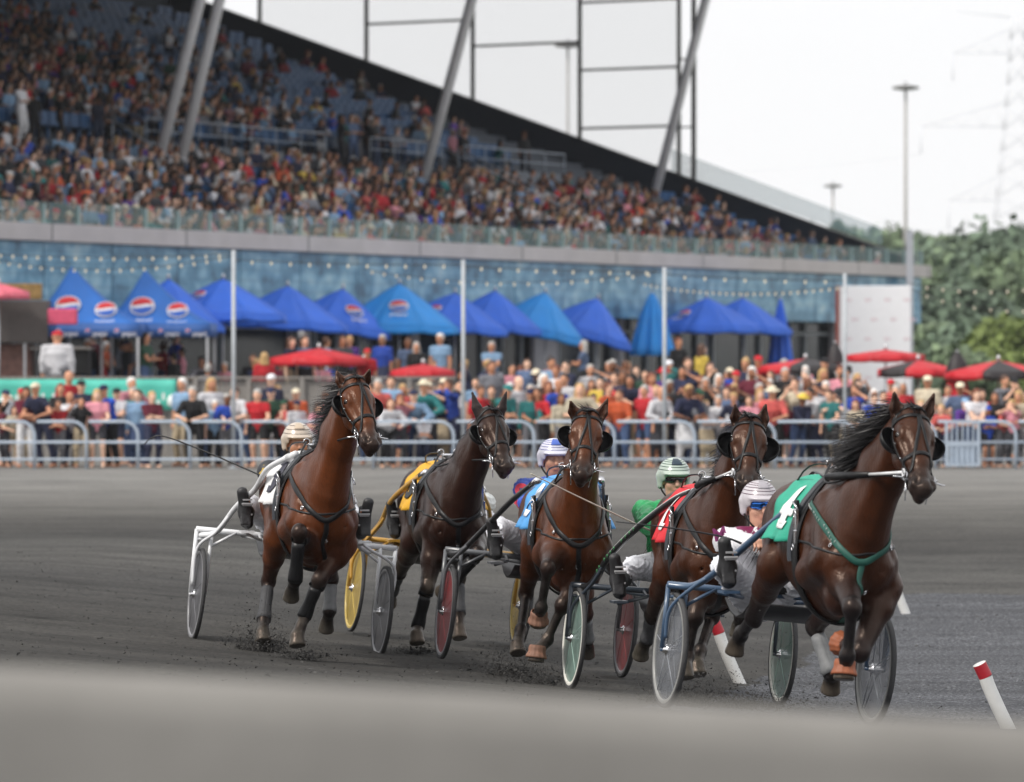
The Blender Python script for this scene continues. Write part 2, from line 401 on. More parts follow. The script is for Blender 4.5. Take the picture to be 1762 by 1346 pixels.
# loose clods lying on the dirt
cl = MB()
for i in range(5200):
    y = 23 + 24 * random.random() ** 1.3; x = random.uniform(-.13, .13) * y; r = random.uniform(.004, .015) * (1 + (random.random() < .06))
    z = gz(x, y); vs = [(x + r * random.uniform(-1, 1), y + r * random.uniform(-1, 1), z + r * random.uniform(-.1, .9)) for _ in range(4)]
    k = random.uniform(.03, .075); cl.cur = (k, k * .98, k * .95)
    cl.add(vs, [(0, 1, 2), (0, 2, 3), (0, 3, 1), (1, 3, 2)])
tag(cl.build('gravel', mat('clods', attr='Col', rough=.95)), kind='stuff')

# ================================================================ GRANDSTAND
AX, AY = 14.1, 153.0                                   # right end of the fascia
U = Vector((-.4856, -.8742, 0)); B = Vector((-.8742, .4856, 0))   # along the front (towards the camera), and back into the stand
def ST(s, t, z): p = Vector((AX, AY, 0)) + U * s + B * t; return Vector((p.x, p.y, z))
Mst = Matrix((( U.x, B.x, 0, AX), (U.y, B.y, 0, AY), (0, 0, 1, 0), (0, 0, 0, 1)))
RISE = .335
def bowlz(t):
    return 4.68 + RISE * t + (.40 if t > 9.6 else 0)
ROW = .82
stand = empty('grandstand', ST(0, 0, 0)); tag(stand, 'long grandstand with blue glass front, concrete fascia and dark sloping end wall', 'grandstand')
def part(mb, name, m, par=stand, label=None):
    o = mb.build(name, m); o.parent = par; o.matrix_parent_inverse = Matrix.Translation(par.location).inverted()
    if label: o['label'] = label
    return o
def sbox(mb, s0, s1, t0, t1, z0, z1):
    c = ST((s0 + s1) / 2, (t0 + t1) / 2, (z0 + z1) / 2)
    M = Matrix.Translation(c) @ Matrix(((U.x, B.x, 0, 0), (U.y, B.y, 0, 0), (0, 0, 1, 0), (0, 0, 0, 1)))
    mb.box((0, 0, 0), (abs(s1 - s0), abs(t1 - t0), abs(z1 - z0)), M=M)
concrete = mat('concrete', (.52, .49, .48), .8, var=.10, scale=1.2, bump=.2)
dconc = mat('dark_concrete', (.10, .115, .14), .85, var=.15, scale=1.0)
navy = mat('navy_cladding', (.008, .016, .032), .55, var=.2, scale=.3)
steel = mat('galvanised_steel', (.40, .45, .52), .45, metal=.15, var=.08)
grey_steel = mat('grey_painted_steel', (.85, .85, .86), .4, var=.08)
frame_m = mat('dark_frame', (.10, .095, .09), .5, var=.1)
SL = 66
m_ = MB()
nrow = int(9.6 / ROW)
for i in range(40):
    t0 = i * ROW
    if t0 > 31: break
    z = bowlz(t0 + .01)
    sbox(m_, -.0, SL, t0, t0 + ROW, z - .8, z)
part(m_, 'terrace', dconc)
m_ = MB(); sbox(m_, -.25, SL, -.9, -.3, 5.10, 5.53); part(m_, 'fascia', concrete)
m_ = MB()
for s in range(0, SL, 6): sbox(m_, s, s + .05, -.91, -.9, 5.10, 5.53)
part(m_, 'joint', mat('joint', (.2, .2, .2)))
# blue glass band under the fascia; seams, and patchy reflections painted into its colour
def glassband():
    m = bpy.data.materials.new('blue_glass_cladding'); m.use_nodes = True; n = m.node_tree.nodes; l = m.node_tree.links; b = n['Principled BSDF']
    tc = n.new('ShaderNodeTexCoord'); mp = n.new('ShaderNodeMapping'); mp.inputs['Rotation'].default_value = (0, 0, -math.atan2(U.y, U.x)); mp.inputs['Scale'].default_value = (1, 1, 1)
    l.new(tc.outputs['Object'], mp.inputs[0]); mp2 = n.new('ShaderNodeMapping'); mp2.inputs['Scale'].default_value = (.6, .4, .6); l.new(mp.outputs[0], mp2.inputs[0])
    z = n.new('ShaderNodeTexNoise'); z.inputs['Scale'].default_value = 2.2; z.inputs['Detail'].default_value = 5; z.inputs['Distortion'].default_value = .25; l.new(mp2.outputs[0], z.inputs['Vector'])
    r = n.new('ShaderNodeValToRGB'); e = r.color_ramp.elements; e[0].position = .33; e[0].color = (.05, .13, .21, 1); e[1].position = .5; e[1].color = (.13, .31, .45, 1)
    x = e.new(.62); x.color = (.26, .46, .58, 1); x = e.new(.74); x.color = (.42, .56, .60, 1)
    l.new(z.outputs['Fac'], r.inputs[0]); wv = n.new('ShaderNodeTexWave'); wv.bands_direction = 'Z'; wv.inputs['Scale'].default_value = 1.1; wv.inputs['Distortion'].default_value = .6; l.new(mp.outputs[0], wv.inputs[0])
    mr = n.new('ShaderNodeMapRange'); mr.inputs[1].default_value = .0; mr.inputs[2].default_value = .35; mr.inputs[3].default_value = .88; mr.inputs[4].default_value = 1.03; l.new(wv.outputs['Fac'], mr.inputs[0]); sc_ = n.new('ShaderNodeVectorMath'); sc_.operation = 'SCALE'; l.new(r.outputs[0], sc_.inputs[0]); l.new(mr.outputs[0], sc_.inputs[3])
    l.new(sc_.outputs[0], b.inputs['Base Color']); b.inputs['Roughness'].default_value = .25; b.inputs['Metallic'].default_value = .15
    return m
m_ = MB()
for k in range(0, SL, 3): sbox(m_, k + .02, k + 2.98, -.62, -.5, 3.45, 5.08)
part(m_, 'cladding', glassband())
m_ = MB(); sbox(m_, -.2, SL, -.5, 31.5, 4.6, 5.0); sbox(m_, -.2, SL, -.47, -.42, 3.5, 4.6); part(m_, 'soffit', navy)
# ground floor: dark glazing, mullions, a pale wall panel
m_ = MB(); sbox(m_, 0, SL, 1.2, 1.4, 0, 4.6); part(m_, 'glazing', mat('dark_glazing', (.015, .02, .024), .12, var=.4, scale=.5))
m_ = MB()
for k in range(0, 56):
    s = k * 1.2
    if random.random() < .8: sbox(m_, s, s + .09, 1.08, 1.2, 0, 4.0)
sbox(m_, 0, SL, 1.09, 1.19, 3.0, 3.12)
part(m_, 'mullion', mat('pale_mullion', (.30, .33, .36), .4))
for (a, b_) in ((24.5, 26.0), (20.0, 20.4), (3.0, 4.2), (33, 33.4), (39, 39.5)):
    m_ = MB(); sbox(m_, a, b_, .9, 1.07, 0, 4.0); part(m_, 'wall_panel', mat('pale_wall', (.42, .42, .45), .7))
# front glass balustrade
m_ = MB()
for k in range(0, 44):
    s = k * 1.5 + .03; sbox(m_, s, s + 1.44, -.62, -.60, 5.53, 6.08)
part(m_, 'balustrade_glass', mat('green_glass', (.22, .36, .34), .08, alpha=.20, var=.15, scale=.4, spec=.6))
for k in range(0, 37):
    m_ = MB(); sbox(m_, k * 1.5 - .03, k * 1.5 + .03, -.66, -.56, 5.53, 6.03); part(m_, 'balustrade_post', mat('pale_green_post', (.35, .48, .48), .4))
# sloping end wall
m_ = MB()
def wallpoly(s0, s1, poly):
    a = [ST(s0, t, z) for t, z in poly]; b_ = [ST(s1, t, z) for t, z in poly]; n_ = len(poly)
    m_.add(a + b_, [tuple(range(n_)), tuple(range(2 * n_ - 1, n_ - 1, -1))] + [(i, i + n_, (i + 1) % n_ + n_, (i + 1) % n_) for i in range(n_)])
wallpoly(-.25, -.02, [(-.3, 5.0), (-.3, 5.65), (33, 5.65 + 33.3 * .3455), (33, 0), (1.5, 0), (1.5, 5.0)])
part(m_, 'end_wall', navy)
m_ = MB(); wallpoly(-.32, .04, [(-.3, 5.66), (-.3, 5.74), (33, 5.74 + 33.3 * .3455), (33, 5.66 + 33.3 * .3455)]); part(m_, 'coping', mat('black_coping', (.01, .012, .016), .5))
# clear pane that stands on the wall's low end
m_ = MB(); wallpoly(-.2, -.17, [(1.0, 6.3), (1.0, 6.9), (9.5, 9.95), (9.5, 9.1)]); part(m_, 'wind_glass', mat('clear_glass', (.62, .86, .90), .05, alpha=.28, var=.05))
# gridded glass screen above the end wall
m_ = MB()
def tpx(px):
    best = min((abs(881 + F * ST(-.1, t / 20, 0).x / ST(-.1, t / 20, 0).y - px), t / 20) for t in range(0, 760)); return best[1]
Tm = {px: tpx(px) for px in (447, 630, 812, 997, 1168)}
for px, t in Tm.items():
    sbox(m_, -.2, -.05, t - .055, t + .055, 5.6 + .3455 * t, 18.4)
def hz(px0, px1, py):
    t0, t1 = Tm[px1], Tm[px0]; tm = (t0 + t1) / 2; z = ZP(py, ST(-.1, tm, 0).y); sbox(m_, -.17, -.07, t0, t1, z - .045, z + .045)
for a in ((630, 812, 38), (812, 997, 76), (997, 1168, 118), (997, 1168, 219), (997, 1168, 1), (447, 630, -20), (630, 812, -60)): hz(*a)
tt = Tm[1168] - .55
for dz in range(0, 14): sbox(m_, -.2, -.05, tt, Tm[1168], 8.2 + dz * 2.5, 8.26 + dz * 2.5) if 8.2 + dz * 2.5 < 21 else None
sbox(m_, -.22, -.03, tt - .12, tt, 5.6 + .3455 * tt, 18.4)
part(m_, 'screen_frame', frame_m)
m_ = MB(); sbox(m_, -.13, -.11, Tm[1168], Tm[447], 9.0, 18.4)
part(m_, 'screen_glass', mat('screen_glass', (.85, .93, .93), .05, alpha=.10, var=.02))
# roof, back wall; unseen front lip and left wall added to shade upper rows
m_ = MB(); sbox(m_, -.5, SL, 1.5, 34, 18.4, 19.2); sbox(m_, 8, SL, 1.2, 1.48, 15.2, 19.2); sbox(m_, SL, SL + .4, -1, 34, 0, 18.4); part(m_, 'roof', navy)
m_ = MB(); sbox(m_, 0, SL, 31.6, 32, 5, 18.4); part(m_, 'back_wall', mat('back_wall', (.03, .04, .055), .8))
m_ = MB()
for k in range(0, 20): sbox(m_, k * 3.2 + .2, k * 3.2 + 2.5, 31.5, 31.59, 16.9, 18.6)
part(m_, 'window', mat('window_glass', (.16, .22, .28), .15, var=.3))
# middle walkway: parapet, rail
m_ = MB()
for (a, b_) in ((8.5, 15.3), (19.0, 18.4), (24.5, 34.5), (45, 64)): sbox(m_, a, b_, 9.45, 9.6, 7.3, bowlz(9.7) + .35)
part(m_, 'parapet', mat('parapet_concrete', (.20, .22, .25), .8))
def railing(name, pts, h=1.0, r=.03, step=1.4, m=steel, par=None, mids=(.5,)):
    q = MB()
    for a, b_ in zip(pts[:-1], pts[1:]):
        a, b_ = Vector(a), Vector(b_); L = (b_ - a).length; n_ = max(1, int(L / step))
        q.tube([a + Vector((0, 0, h)), b_ + Vector((0, 0, h))], r, 6)
        for md in mids: q.tube([a + Vector((0, 0, h * md)), b_ + Vector((0, 0, h * md))], r * .7, 6)
        for i in range(n_ + 1): p = a.lerp(b_, i / n_); q.tube([p, p + Vector((0, 0, h))], r * .8, 6)
    return part(q, name, m)
zz = bowlz(9.7) + .3
for (a, b_) in ((8.3, 15.4), (17.0, 21.6), (24.4, 34.6), (45, 64)): railing('railing', [ST(a, 9.4, zz), ST(b_, 9.4, zz)], .75)
for s in (17, 16): railing('railing', [ST(s, 9.3, zz - .3), ST(s, 4.5, bowlz(4.5))], .9, .03)
for s in (36.5, 44.5): railing('railing', [ST(s, 9.3, zz - .3), ST(s, 7, bowlz(7))], .9, .03)
railing('railing', [ST(46, 17, bowlz(17) + .1), ST(60, 17, bowlz(17) + .1)], .9)
# roof struts
def strut(base_s, t, p1, lab, r=.165):
    b0 = ST(base_s, t, bowlz(t) - .2)
    best = None
    for i in range(-300, 400):
        tq = i * .05; q = ST(base_s, tq, 0); px = 881 + F * q.x / q.y
        if best is None or abs(px - p1) < best[0]: best = (abs(px - p1), tq, q)
    q = best[2]; top = Vector((q.x, q.y, ZP(0, q.y))); d = top - b0; top = b0 + d * ((19.6 - b0.z) / d.z)
    m2 = MB(); m2.tube([b0, top], r, 16); m2.lathe([(0, 0), (.5, 0), (.5, .12), (.3, .2), (r, .5)], tuple(b0), 16)
    part(m2, 'roof_strut', grey_steel, label=lab)
strut(4.6, 8.0, 1214, None); strut(21.0, 8.0, 811, None); strut(35.2, 8.0, 379, None); strut(36.4, 8.0, 344, None)
print('TM', Tm)
# ================================================================ PEOPLE (one body mesh each; clothes and hair are parts)
SKIN = [rgb(226, 178, 150), rgb(205, 150, 120), rgb(190, 135, 105), rgb(232, 190, 165), rgb(120, 80, 58), rgb(160, 112, 85)]
skin_m = mat('skin', objcol=True, rough=.5, var=.06, scale=20, spec=.35)
cloth_m = mat('fabric', objcol=True, rough=.85, var=.22, scale=9, bump=.25, bscale=25)
hair_m = mat('hair', objcol=True, rough=.55, var=.3, scale=30)
def ik(a, b, l1, l2, pole):
    a, b, pole = Vector(a), Vector(b), Vector(pole); d = b - a; L = min(d.length, (l1 + l2) * .995); n = d.normalized()
    x = (l1 * l1 - l2 * l2 + L * L) / (2 * L); h = math.sqrt(max(0, l1 * l1 - x * x)); pl = (pole - n * pole.dot(n))
    return a + n * x + pl.normalized() * h, a + n * L
def figure(pose):
    """joint positions of a 1.72 m figure, x forward, y left"""
    J = {}; lean = R(pose.get('lean', 3)); sit = pose.get('sit', False); hz_ = .50 if sit else .93
    hip = Vector((0, 0, hz_)); up = Vector((math.sin(lean), 0, math.cos(lean)))
    J['hip'] = hip; J['chest'] = hip + up * .33; J['neck'] = hip + up * .50
    hl = lean * pose.get('hk', .35) + R(pose.get('nod', 4)); hu = Vector((math.sin(hl), 0, math.cos(hl))); J['head'] = J['neck'] + hu * .175; J['hu'] = hu
    for sgn, q in ((1, 'L'), (-1, 'R')):
        J['sh' + q] = hip + up * .445 + Vector((0, .175 * sgn, 0)); h_ = pose['hand' + q] if ('hand' + q) in pose else (.03, .27, .78)
        t = Vector((h_[0], h_[1] * sgn, h_[2])); J['el' + q], J['wr' + q] = ik(J['sh' + q], t, .29, .25, pose.get('pole', (-.6, sgn * .5, -.6)) if 'pole' not in pose else (pose['pole'][0], pose['pole'][1] * sgn, pose['pole'][2]))
        J['hp' + q] = hip + Vector((0, .09 * sgn, -.02))
        ft = pose.get('foot' + q, (.0, .12, .08) if not sit else (.42, .14, .08)); ft = Vector((ft[0], ft[1] * sgn, ft[2]))
        J['kn' + q], J['an' + q] = ik(J['hp' + q], ft, .43, .42, (1, sgn * .15, .0 if not sit else 1.0))
    return J
def hands(S, wr, el, r=.042, fingers=True, side=1, col=None, curl=.5):
    d = (wr - el).normalized(); ln = d.cross(Vector((0, 0, 1)))
    ln = ln.normalized() if ln.length > .1 else Vector((0, 1, 0)); dn = d.cross(ln).normalized()
    if dn.z > 0: dn = -dn
    c = wr + d * .05; M = frame(d, ln); S.ell(c, (.052, .042, .020), .02, col, M)
    if not fingers: S.cone(c + d * .03, c + d * .075 + dn * .02, .02, .014, .02, col); return
    for i in range(4):
        o = ln * (.031 - .0205 * i); L_ = (.040, .045, .042, .033)[i]; a = c + d * .038 + o
        d1 = (d * math.cos(curl) + dn * math.sin(curl)).normalized(); d2 = (d * math.cos(curl * 2.4) + dn * math.sin(curl * 2.4)).normalized()
        b_ = a + d1 * L_; S.cone(a, b_, .0098, .0088, .006, col); S.cone(b_, b_ + d2 * L_ * .85, .0088, .0075, .004, col)
    a = c - d * .012 + ln * .036 * side; b_ = a + (d * .6 + ln * side * .55 + dn * .35).normalized() * .04
    S.cone(a, b_, .0115, .0098, .012, col); S.cone(b_, b_ + (d * .85 + dn * .6).normalized() * .03, .0098, .008, .005, col)
def head_solid(S, J, col=None, fine=False, dark=None, lip=None):
    h, hu = J['head'], J['hu']; fw = Vector((hu.z, 0, -hu.x)); M = frame(fw, (0, 1, 0)); Mv = np.array(M)
    def P(x, y, z): return h + fw * x + Vector((0, 1, 0)) * y + hu * z
    S.ell(P(-.012, 0, .045), (.098, .077, .088), .03, col, M); S.ell(P(.022, 0, -.025), (.068, .058, .085), .035, col, M)
    S.ell(P(.045, 0, -.088), (.028, .03, .022), .03, col, M)                                       # chin
    for y in (-1, 1):
        S.ell(P(.052, .036 * y, -.02), (.028, .026, .03), .02, col, M)                             # cheek
        S.ell(P(-.008, .080 * y, .0), (.018, .008, .031), .008, col, M)                            # ear
        S.ell(P(.083, .031 * y, .018), (.018, .017, .012), .012, dark, M, sub=True)                # eye socket
        if fine: S.ell(P(.073, .031 * y, .018), (.012, .014, .010), .004, (.55, .5, .48), M)
    S.ell(P(.075, 0, .034), (.016, .045, .009), .015, col, M)                                      # brow
    S.cone(P(.086, 0, .02), P(.108, 0, -.018), .010, .0155, .014, col)                             # nose
    S.ell(P(.082, 0, -.052), (.012, .024, .0065), .008, lip, M); S.ell(P(.080, 0, -.063), (.012, .020, .006), .006, lip, M)
    S.cone(J['neck'] - Vector((0, 0, .04)), h + hu * -.05 - fw * .012, .058, .052, .04, col)
def body_solid(J, fine=False, col=None, dark=None, lip=None, boots=False):
    S = Solid(); hd = dict(col=col)
    head_solid(S, J, col, fine, dark, lip)
    up = (J['chest'] - J['hip']).normalized(); Y_ = (0, 1, 0)
    S.cone(J['hip'] - up * .02, J['chest'], (.135, .095), (.150, .105), .05, col, Y_); S.cone(J['chest'], J['neck'] - up * .06, (.155, .11), (.12, .075), .05, col, Y_)
    for q, sg in (('L', 1), ('R', -1)):
        S.cone(J['neck'] - up * .06, J['sh' + q], .06, .056, .05, col)
        S.cone(J['sh' + q], J['el' + q], .053, .040, .03, col); S.cone(J['el' + q], J['wr' + q], .040, .026, .02, col)
        hands(S, J['wr' + q], J['el' + q], fingers=fine, side=-sg, col=col)
        S.cone(J['hp' + q], J['kn' + q], .083, .055, .05, col); S.cone(J['kn' + q], J['an' + q], .054, .036, .02, col)
        f = J['an' + q]; d = Vector((1, 0, 0)) if abs((J['kn' + q] - f).normalized().z) > .4 else (J['kn' + q] - J['hp' + q]).normalized()
        S.cone(f + d * -.03 + Vector((0, 0, -.04)), f + d * .15 + Vector((0, 0, -.05)), .038, .033, .03, col)
    return S
def shirt_solid(J, sleeve=.55, long=False, g=.014):
    S = Solid(); up = (J['chest'] - J['hip']).normalized(); Y_ = (0, 1, 0)
    S.cone(J['hip'] - up * .06, J['chest'], (.150 + g, .110 + g), (.155 + g, .115 + g), .05, w=Y_); S.cone(J['chest'], J['neck'] - up * .055, (.158 + g, .115 + g), (.12 + g, .075 + g), .05, w=Y_)
    for q in 'LR':
        S.cone(J['neck'] - up * .05, J['sh' + q], .062 + g, .058 + g, .05)
        if sleeve > 0:
            e = J['sh' + q].lerp(J['el' + q], min(1, sleeve * 1.4)); S.cone(J['sh' + q], e, .057 + g, .05 + g, .03)
        if sleeve > .8: S.cone(J['el' + q], J['el' + q].lerp(J['wr' + q], .92), .046 + g, .034 + g, .02)
    return S
def pants_solid(J, length=1.0, skirt=False, g=.012):
    S = Solid(); up = (J['chest'] - J['hip']).normalized()
    S.cone(J['hip'] - up * .03, J['hip'] + up * .05, (.158 + g, .11 + g), (.145 + g, .10 + g), .04, w=(0, 1, 0))
    for q in 'LR':
        e = J['hp' + q].lerp(J['kn' + q], min(1, length * 1.8)); S.cone(J['hp' + q], e, .090 + g, .066 + g, .05)
        if length > .6: S.cone(J['kn' + q], J['kn' + q].lerp(J['an' + q], .95), .060 + g, .046 + g, .03)
    if skirt: S.cone(J['hip'], (J['knL'] + J['knR']) / 2 + Vector((0, 0, .08)), (.15, .12), (.22, .17), .06, w=(0, 1, 0))
    return S
def hair_solid(J, kind):
    S = Solid(); h, hu = J['head'], J['hu']; fw = Vector((hu.z, 0, -hu.x)); M = frame(fw, (0, 1, 0))
    def P(x, y, z): return h + fw * x + Vector((0, 1, 0)) * y + hu * z
    if kind in ('short', 'long', 'bun'):
        S.ell(P(-.022, 0, .058), (.100, .086, .088), .02); S.ell(P(.07, 0, -.02), (.062, .066, .085), .02, M=M, sub=True)
        S.ell(P(-.055, 0, .0), (.060, .078, .08), .03)
    if kind == 'long':
        S.cone(P(-.06, 0, .02), P(-.075, 0, -.16), (.085, .045), (.10, .035), .03, w=(0, 1, 0))
        for y in (-1, 1): S.cone(P(-.02, .075 * y, .0), P(-.005, .085 * y, -.17), .026, .03, .03)
    if kind == 'bun': S.ell(P(-.07, 0, .13), (.045, .045, .04), .02)
    if kind == 'cap':
        S.ell(P(-.008, 0, .062), (.106, .090, .078), .01, M=M); S.box(P(0, 0, -.02), (.16, .12, .055), M, .01, sub=True)
        S.ell(P(.115, 0, .050), (.075, .070, .012), .015, M=M)
    if kind == 'sunhat':
        S.ell(P(-.005, 0, .085), (.100, .092, .075), .02, M=M); S.ell(P(0, 0, .055), (.18, .17, .014), .03, M=M); S.ell(P(0, 0, -.0), (.085, .075, .06), .02, sub=True, M=M)
    return S
POSES = {
 'leaning on the rail': dict(lean=24, handL=(.42, .10, 1.02), handR=(.42, .13, 1.02), pole=(-.3, .9, -.4), hk=.2, footL=(-.12, .13, .08), footR=(-.05, .12, .08)),
 'bending over the rail': dict(lean=36, handL=(.50, .20, 1.0), handR=(.46, .02, 1.02), pole=(-.2, .9, -.5), hk=-.1, footL=(-.2, .13, .08), footR=(-.1, .12, .08)),
 'leaning with crossed arms': dict(lean=20, handL=(.36, -.12, 1.04), handR=(.40, -.10, 1.02), pole=(-.1, .9, -.5), hk=.4, footL=(-.1, .1, .08), footR=(-.12, .14, .08)),
 'resting one arm on the rail': dict(lean=12, handL=(.40, .16, 1.02), handR=(.08, .25, .80), hk=.5, footR=(-.1, .12, .08)),
 'holding up a camera': dict(lean=14, handL=(.26, .05, 1.50), handR=(.25, .07, 1.48), pole=(.1, .9, -.6), hk=.3),
 'standing': dict(lean=2, handL=(.06, .24, .76), handR=(.05, .23, .78)),
 'with folded arms': dict(lean=-2, handL=(.23, -.08, 1.18), handR=(.26, -.06, 1.14), pole=(-.1, .8, -.7)),
 'holding up a phone': dict(lean=4, handL=(.36, .05, 1.50), handR=(.34, .06, 1.49), pole=(.1, .6, -.8)),
 'with one hand raised': dict(lean=3, handL=(.18, .16, 1.55), handR=(.30, .16, 1.08), pole=(0, .8, -.6)),
 'seated': dict(lean=10, sit=True, handL=(.34, .10, .66), handR=(.33, .09, .66), pole=(-.4, .7, -.5)),
 'seated and leaning forward': dict(lean=32, sit=True, handL=(.48, .05, .70), handR=(.50, .06, .72), pole=(-.1, .8, -.5), hk=.1),
 'seated and clapping': dict(lean=6, sit=True, handL=(.34, .02, .95), handR=(.34, .02, .97), pole=(0, .7, -.7)),
}
_cache = {}
def pm(kind, pose, extra=None):
    key = (kind, pose, extra)
    if key in _cache: return _cache[key]
    J = figure(POSES[pose]); rs = .024
    if kind == 'body': me = body_solid(J).mesh('body', .021, skin_m)
    elif kind == 'shirt': me = shirt_solid(J, extra).mesh('shirt', rs, cloth_m)
    elif kind == 'trousers': me = pants_solid(J, extra if extra > 0 else .9, extra < 0).mesh('trousers', rs, cloth_m)
    else: me = hair_solid(J, extra).mesh('hair', .017, hair_m if extra in ('short', 'long', 'bun') else cloth_m)
    _cache[key] = me; return me
TOPC = [('red', rgb(190, 30, 42)), ('white', rgb(225, 225, 230)), ('navy', rgb(32, 38, 70)), ('black', rgb(22, 22, 26)), ('light blue', rgb(140, 175, 210)), ('grey', rgb(130, 132, 140)),
        ('royal blue', rgb(40, 80, 190)), ('pink', rgb(225, 150, 165)), ('teal', rgb(40, 120, 120)), ('maroon', rgb(110, 25, 50)), ('cream', rgb(222, 210, 185)), ('orange', rgb(215, 95, 50)),
        ('dark green', rgb(40, 80, 60)), ('purple', rgb(90, 50, 140)), ('striped blue', rgb(95, 115, 150)), ('coral', rgb(220, 100, 95)), ('yellow', rgb(220, 190, 80)), ('dark grey', rgb(60, 62, 68))]
TOPD = dict(TOPC)
HAIRC = [('dark', rgb(28, 20, 17)), ('brown', rgb(80, 52, 36)), ('blond', rgb(185, 150, 100)), ('grey', rgb(170, 168, 165)), ('white', rgb(220, 218, 215)), ('auburn', rgb(110, 58, 35))]
HAIRD = dict(HAIRC)
LEGC = [('jeans', rgb(60, 80, 115)), ('black', rgb(25, 25, 28)), ('khaki', rgb(165, 150, 125)), ('navy', rgb(35, 40, 65)), ('grey', rgb(110, 110, 115)), ('white', rgb(210, 210, 212)), ('dark grey', rgb(50, 50, 56)), ('black', rgb(20, 20, 24)), ('jeans', rgb(45, 62, 95))]
used_labels = {}
def person(loc, face, pose, top, hair, where, group, legs=None, sleeve=None, height=1.0, skin=None, bald=False):
    """hair = (kind, colour name)"""
    rnd = random.random
    sk = skin if skin is not None else random.choice(SKIN[:4] * 3 + SKIN[4:])
    kind, hc = hair

    o = link('person', pm('body', pose), col=sk); o.location = loc; o.rotation_euler = (0, 0, face); o.scale = (height * random.uniform(.95, 1.06), height * random.uniform(.97, 1.12), height)
    sl_ = sleeve if sleeve is not None else random.choice((.3, .55, .55, .55, 1.0))
    kk_ = random.uniform(.55, .95)
    sh = link('shirt', pm('shirt', pose, sl_), o, col=tuple(c * kk_ for c in TOPD[top]))
    lg = legs or random.choice((1.0, 1.0, 1.0, .35, -1.0)); lc = random.choice(LEGC)[1]
    if pose.startswith('seated') and lg < 0: lg = .35
    link('trousers', pm('trousers', pose, lg), o, col=lc)
    if not bald:
        nm = {'cap': 'cap', 'sunhat': 'sun_hat'}.get(kind, 'hair')
        hcol = HAIRD.get(hc, HAIRD['dark']) if kind in ('short', 'long', 'bun') else TOPD.get(hc, (.6, .55, .45))
        link(nm, pm('hair', pose, kind), o, col=hcol)
    hd = {'short': f'short {hc} hair', 'long': f'long {hc} hair', 'bun': f'{hc} hair in a bun', 'cap': f'{hc} cap', 'sunhat': f'{hc} sun hat'}[kind]
    if bald: hd = 'bald head'
    lab = f'{top} shirt, {hd}, {pose}, {where}'.replace('hair in a bun', 'bun')
    for a_, b_ in (('leaning with crossed arms', 'arms crossed on rail'), ('resting one arm on the rail', 'one arm on rail'), ('bending over the rail', 'bent over rail'), ('leaning on the rail', 'leaning on rail'), ('seated and leaning forward', 'leaning forward seated'), ('seated and clapping', 'clapping')): lab = lab.replace(a_, b_)
    used_labels.setdefault(lab, []).append(o)
    tag(o, lab, 'spectator', group); return o
ORD = ['first', 'second', 'third', 'fourth', 'fifth', 'sixth', 'seventh', 'eighth', 'ninth', 'tenth', 'eleventh', 'twelfth']
def settle_labels():
    for lab, os_ in used_labels.items():
        if len(os_) < 2: continue
        os_.sort(key=lambda o: o.location.x / o.location.y)
        for i, o in enumerate(os_): o['label'] = f'{ORD[min(i, 11)]} from left: {lab}'
    for os_ in used_labels.values():
        for o in os_:
            if len(o['label'].split()) > 16: o['label'] = o['label'].replace(' hair', '').replace(' on rail', '')
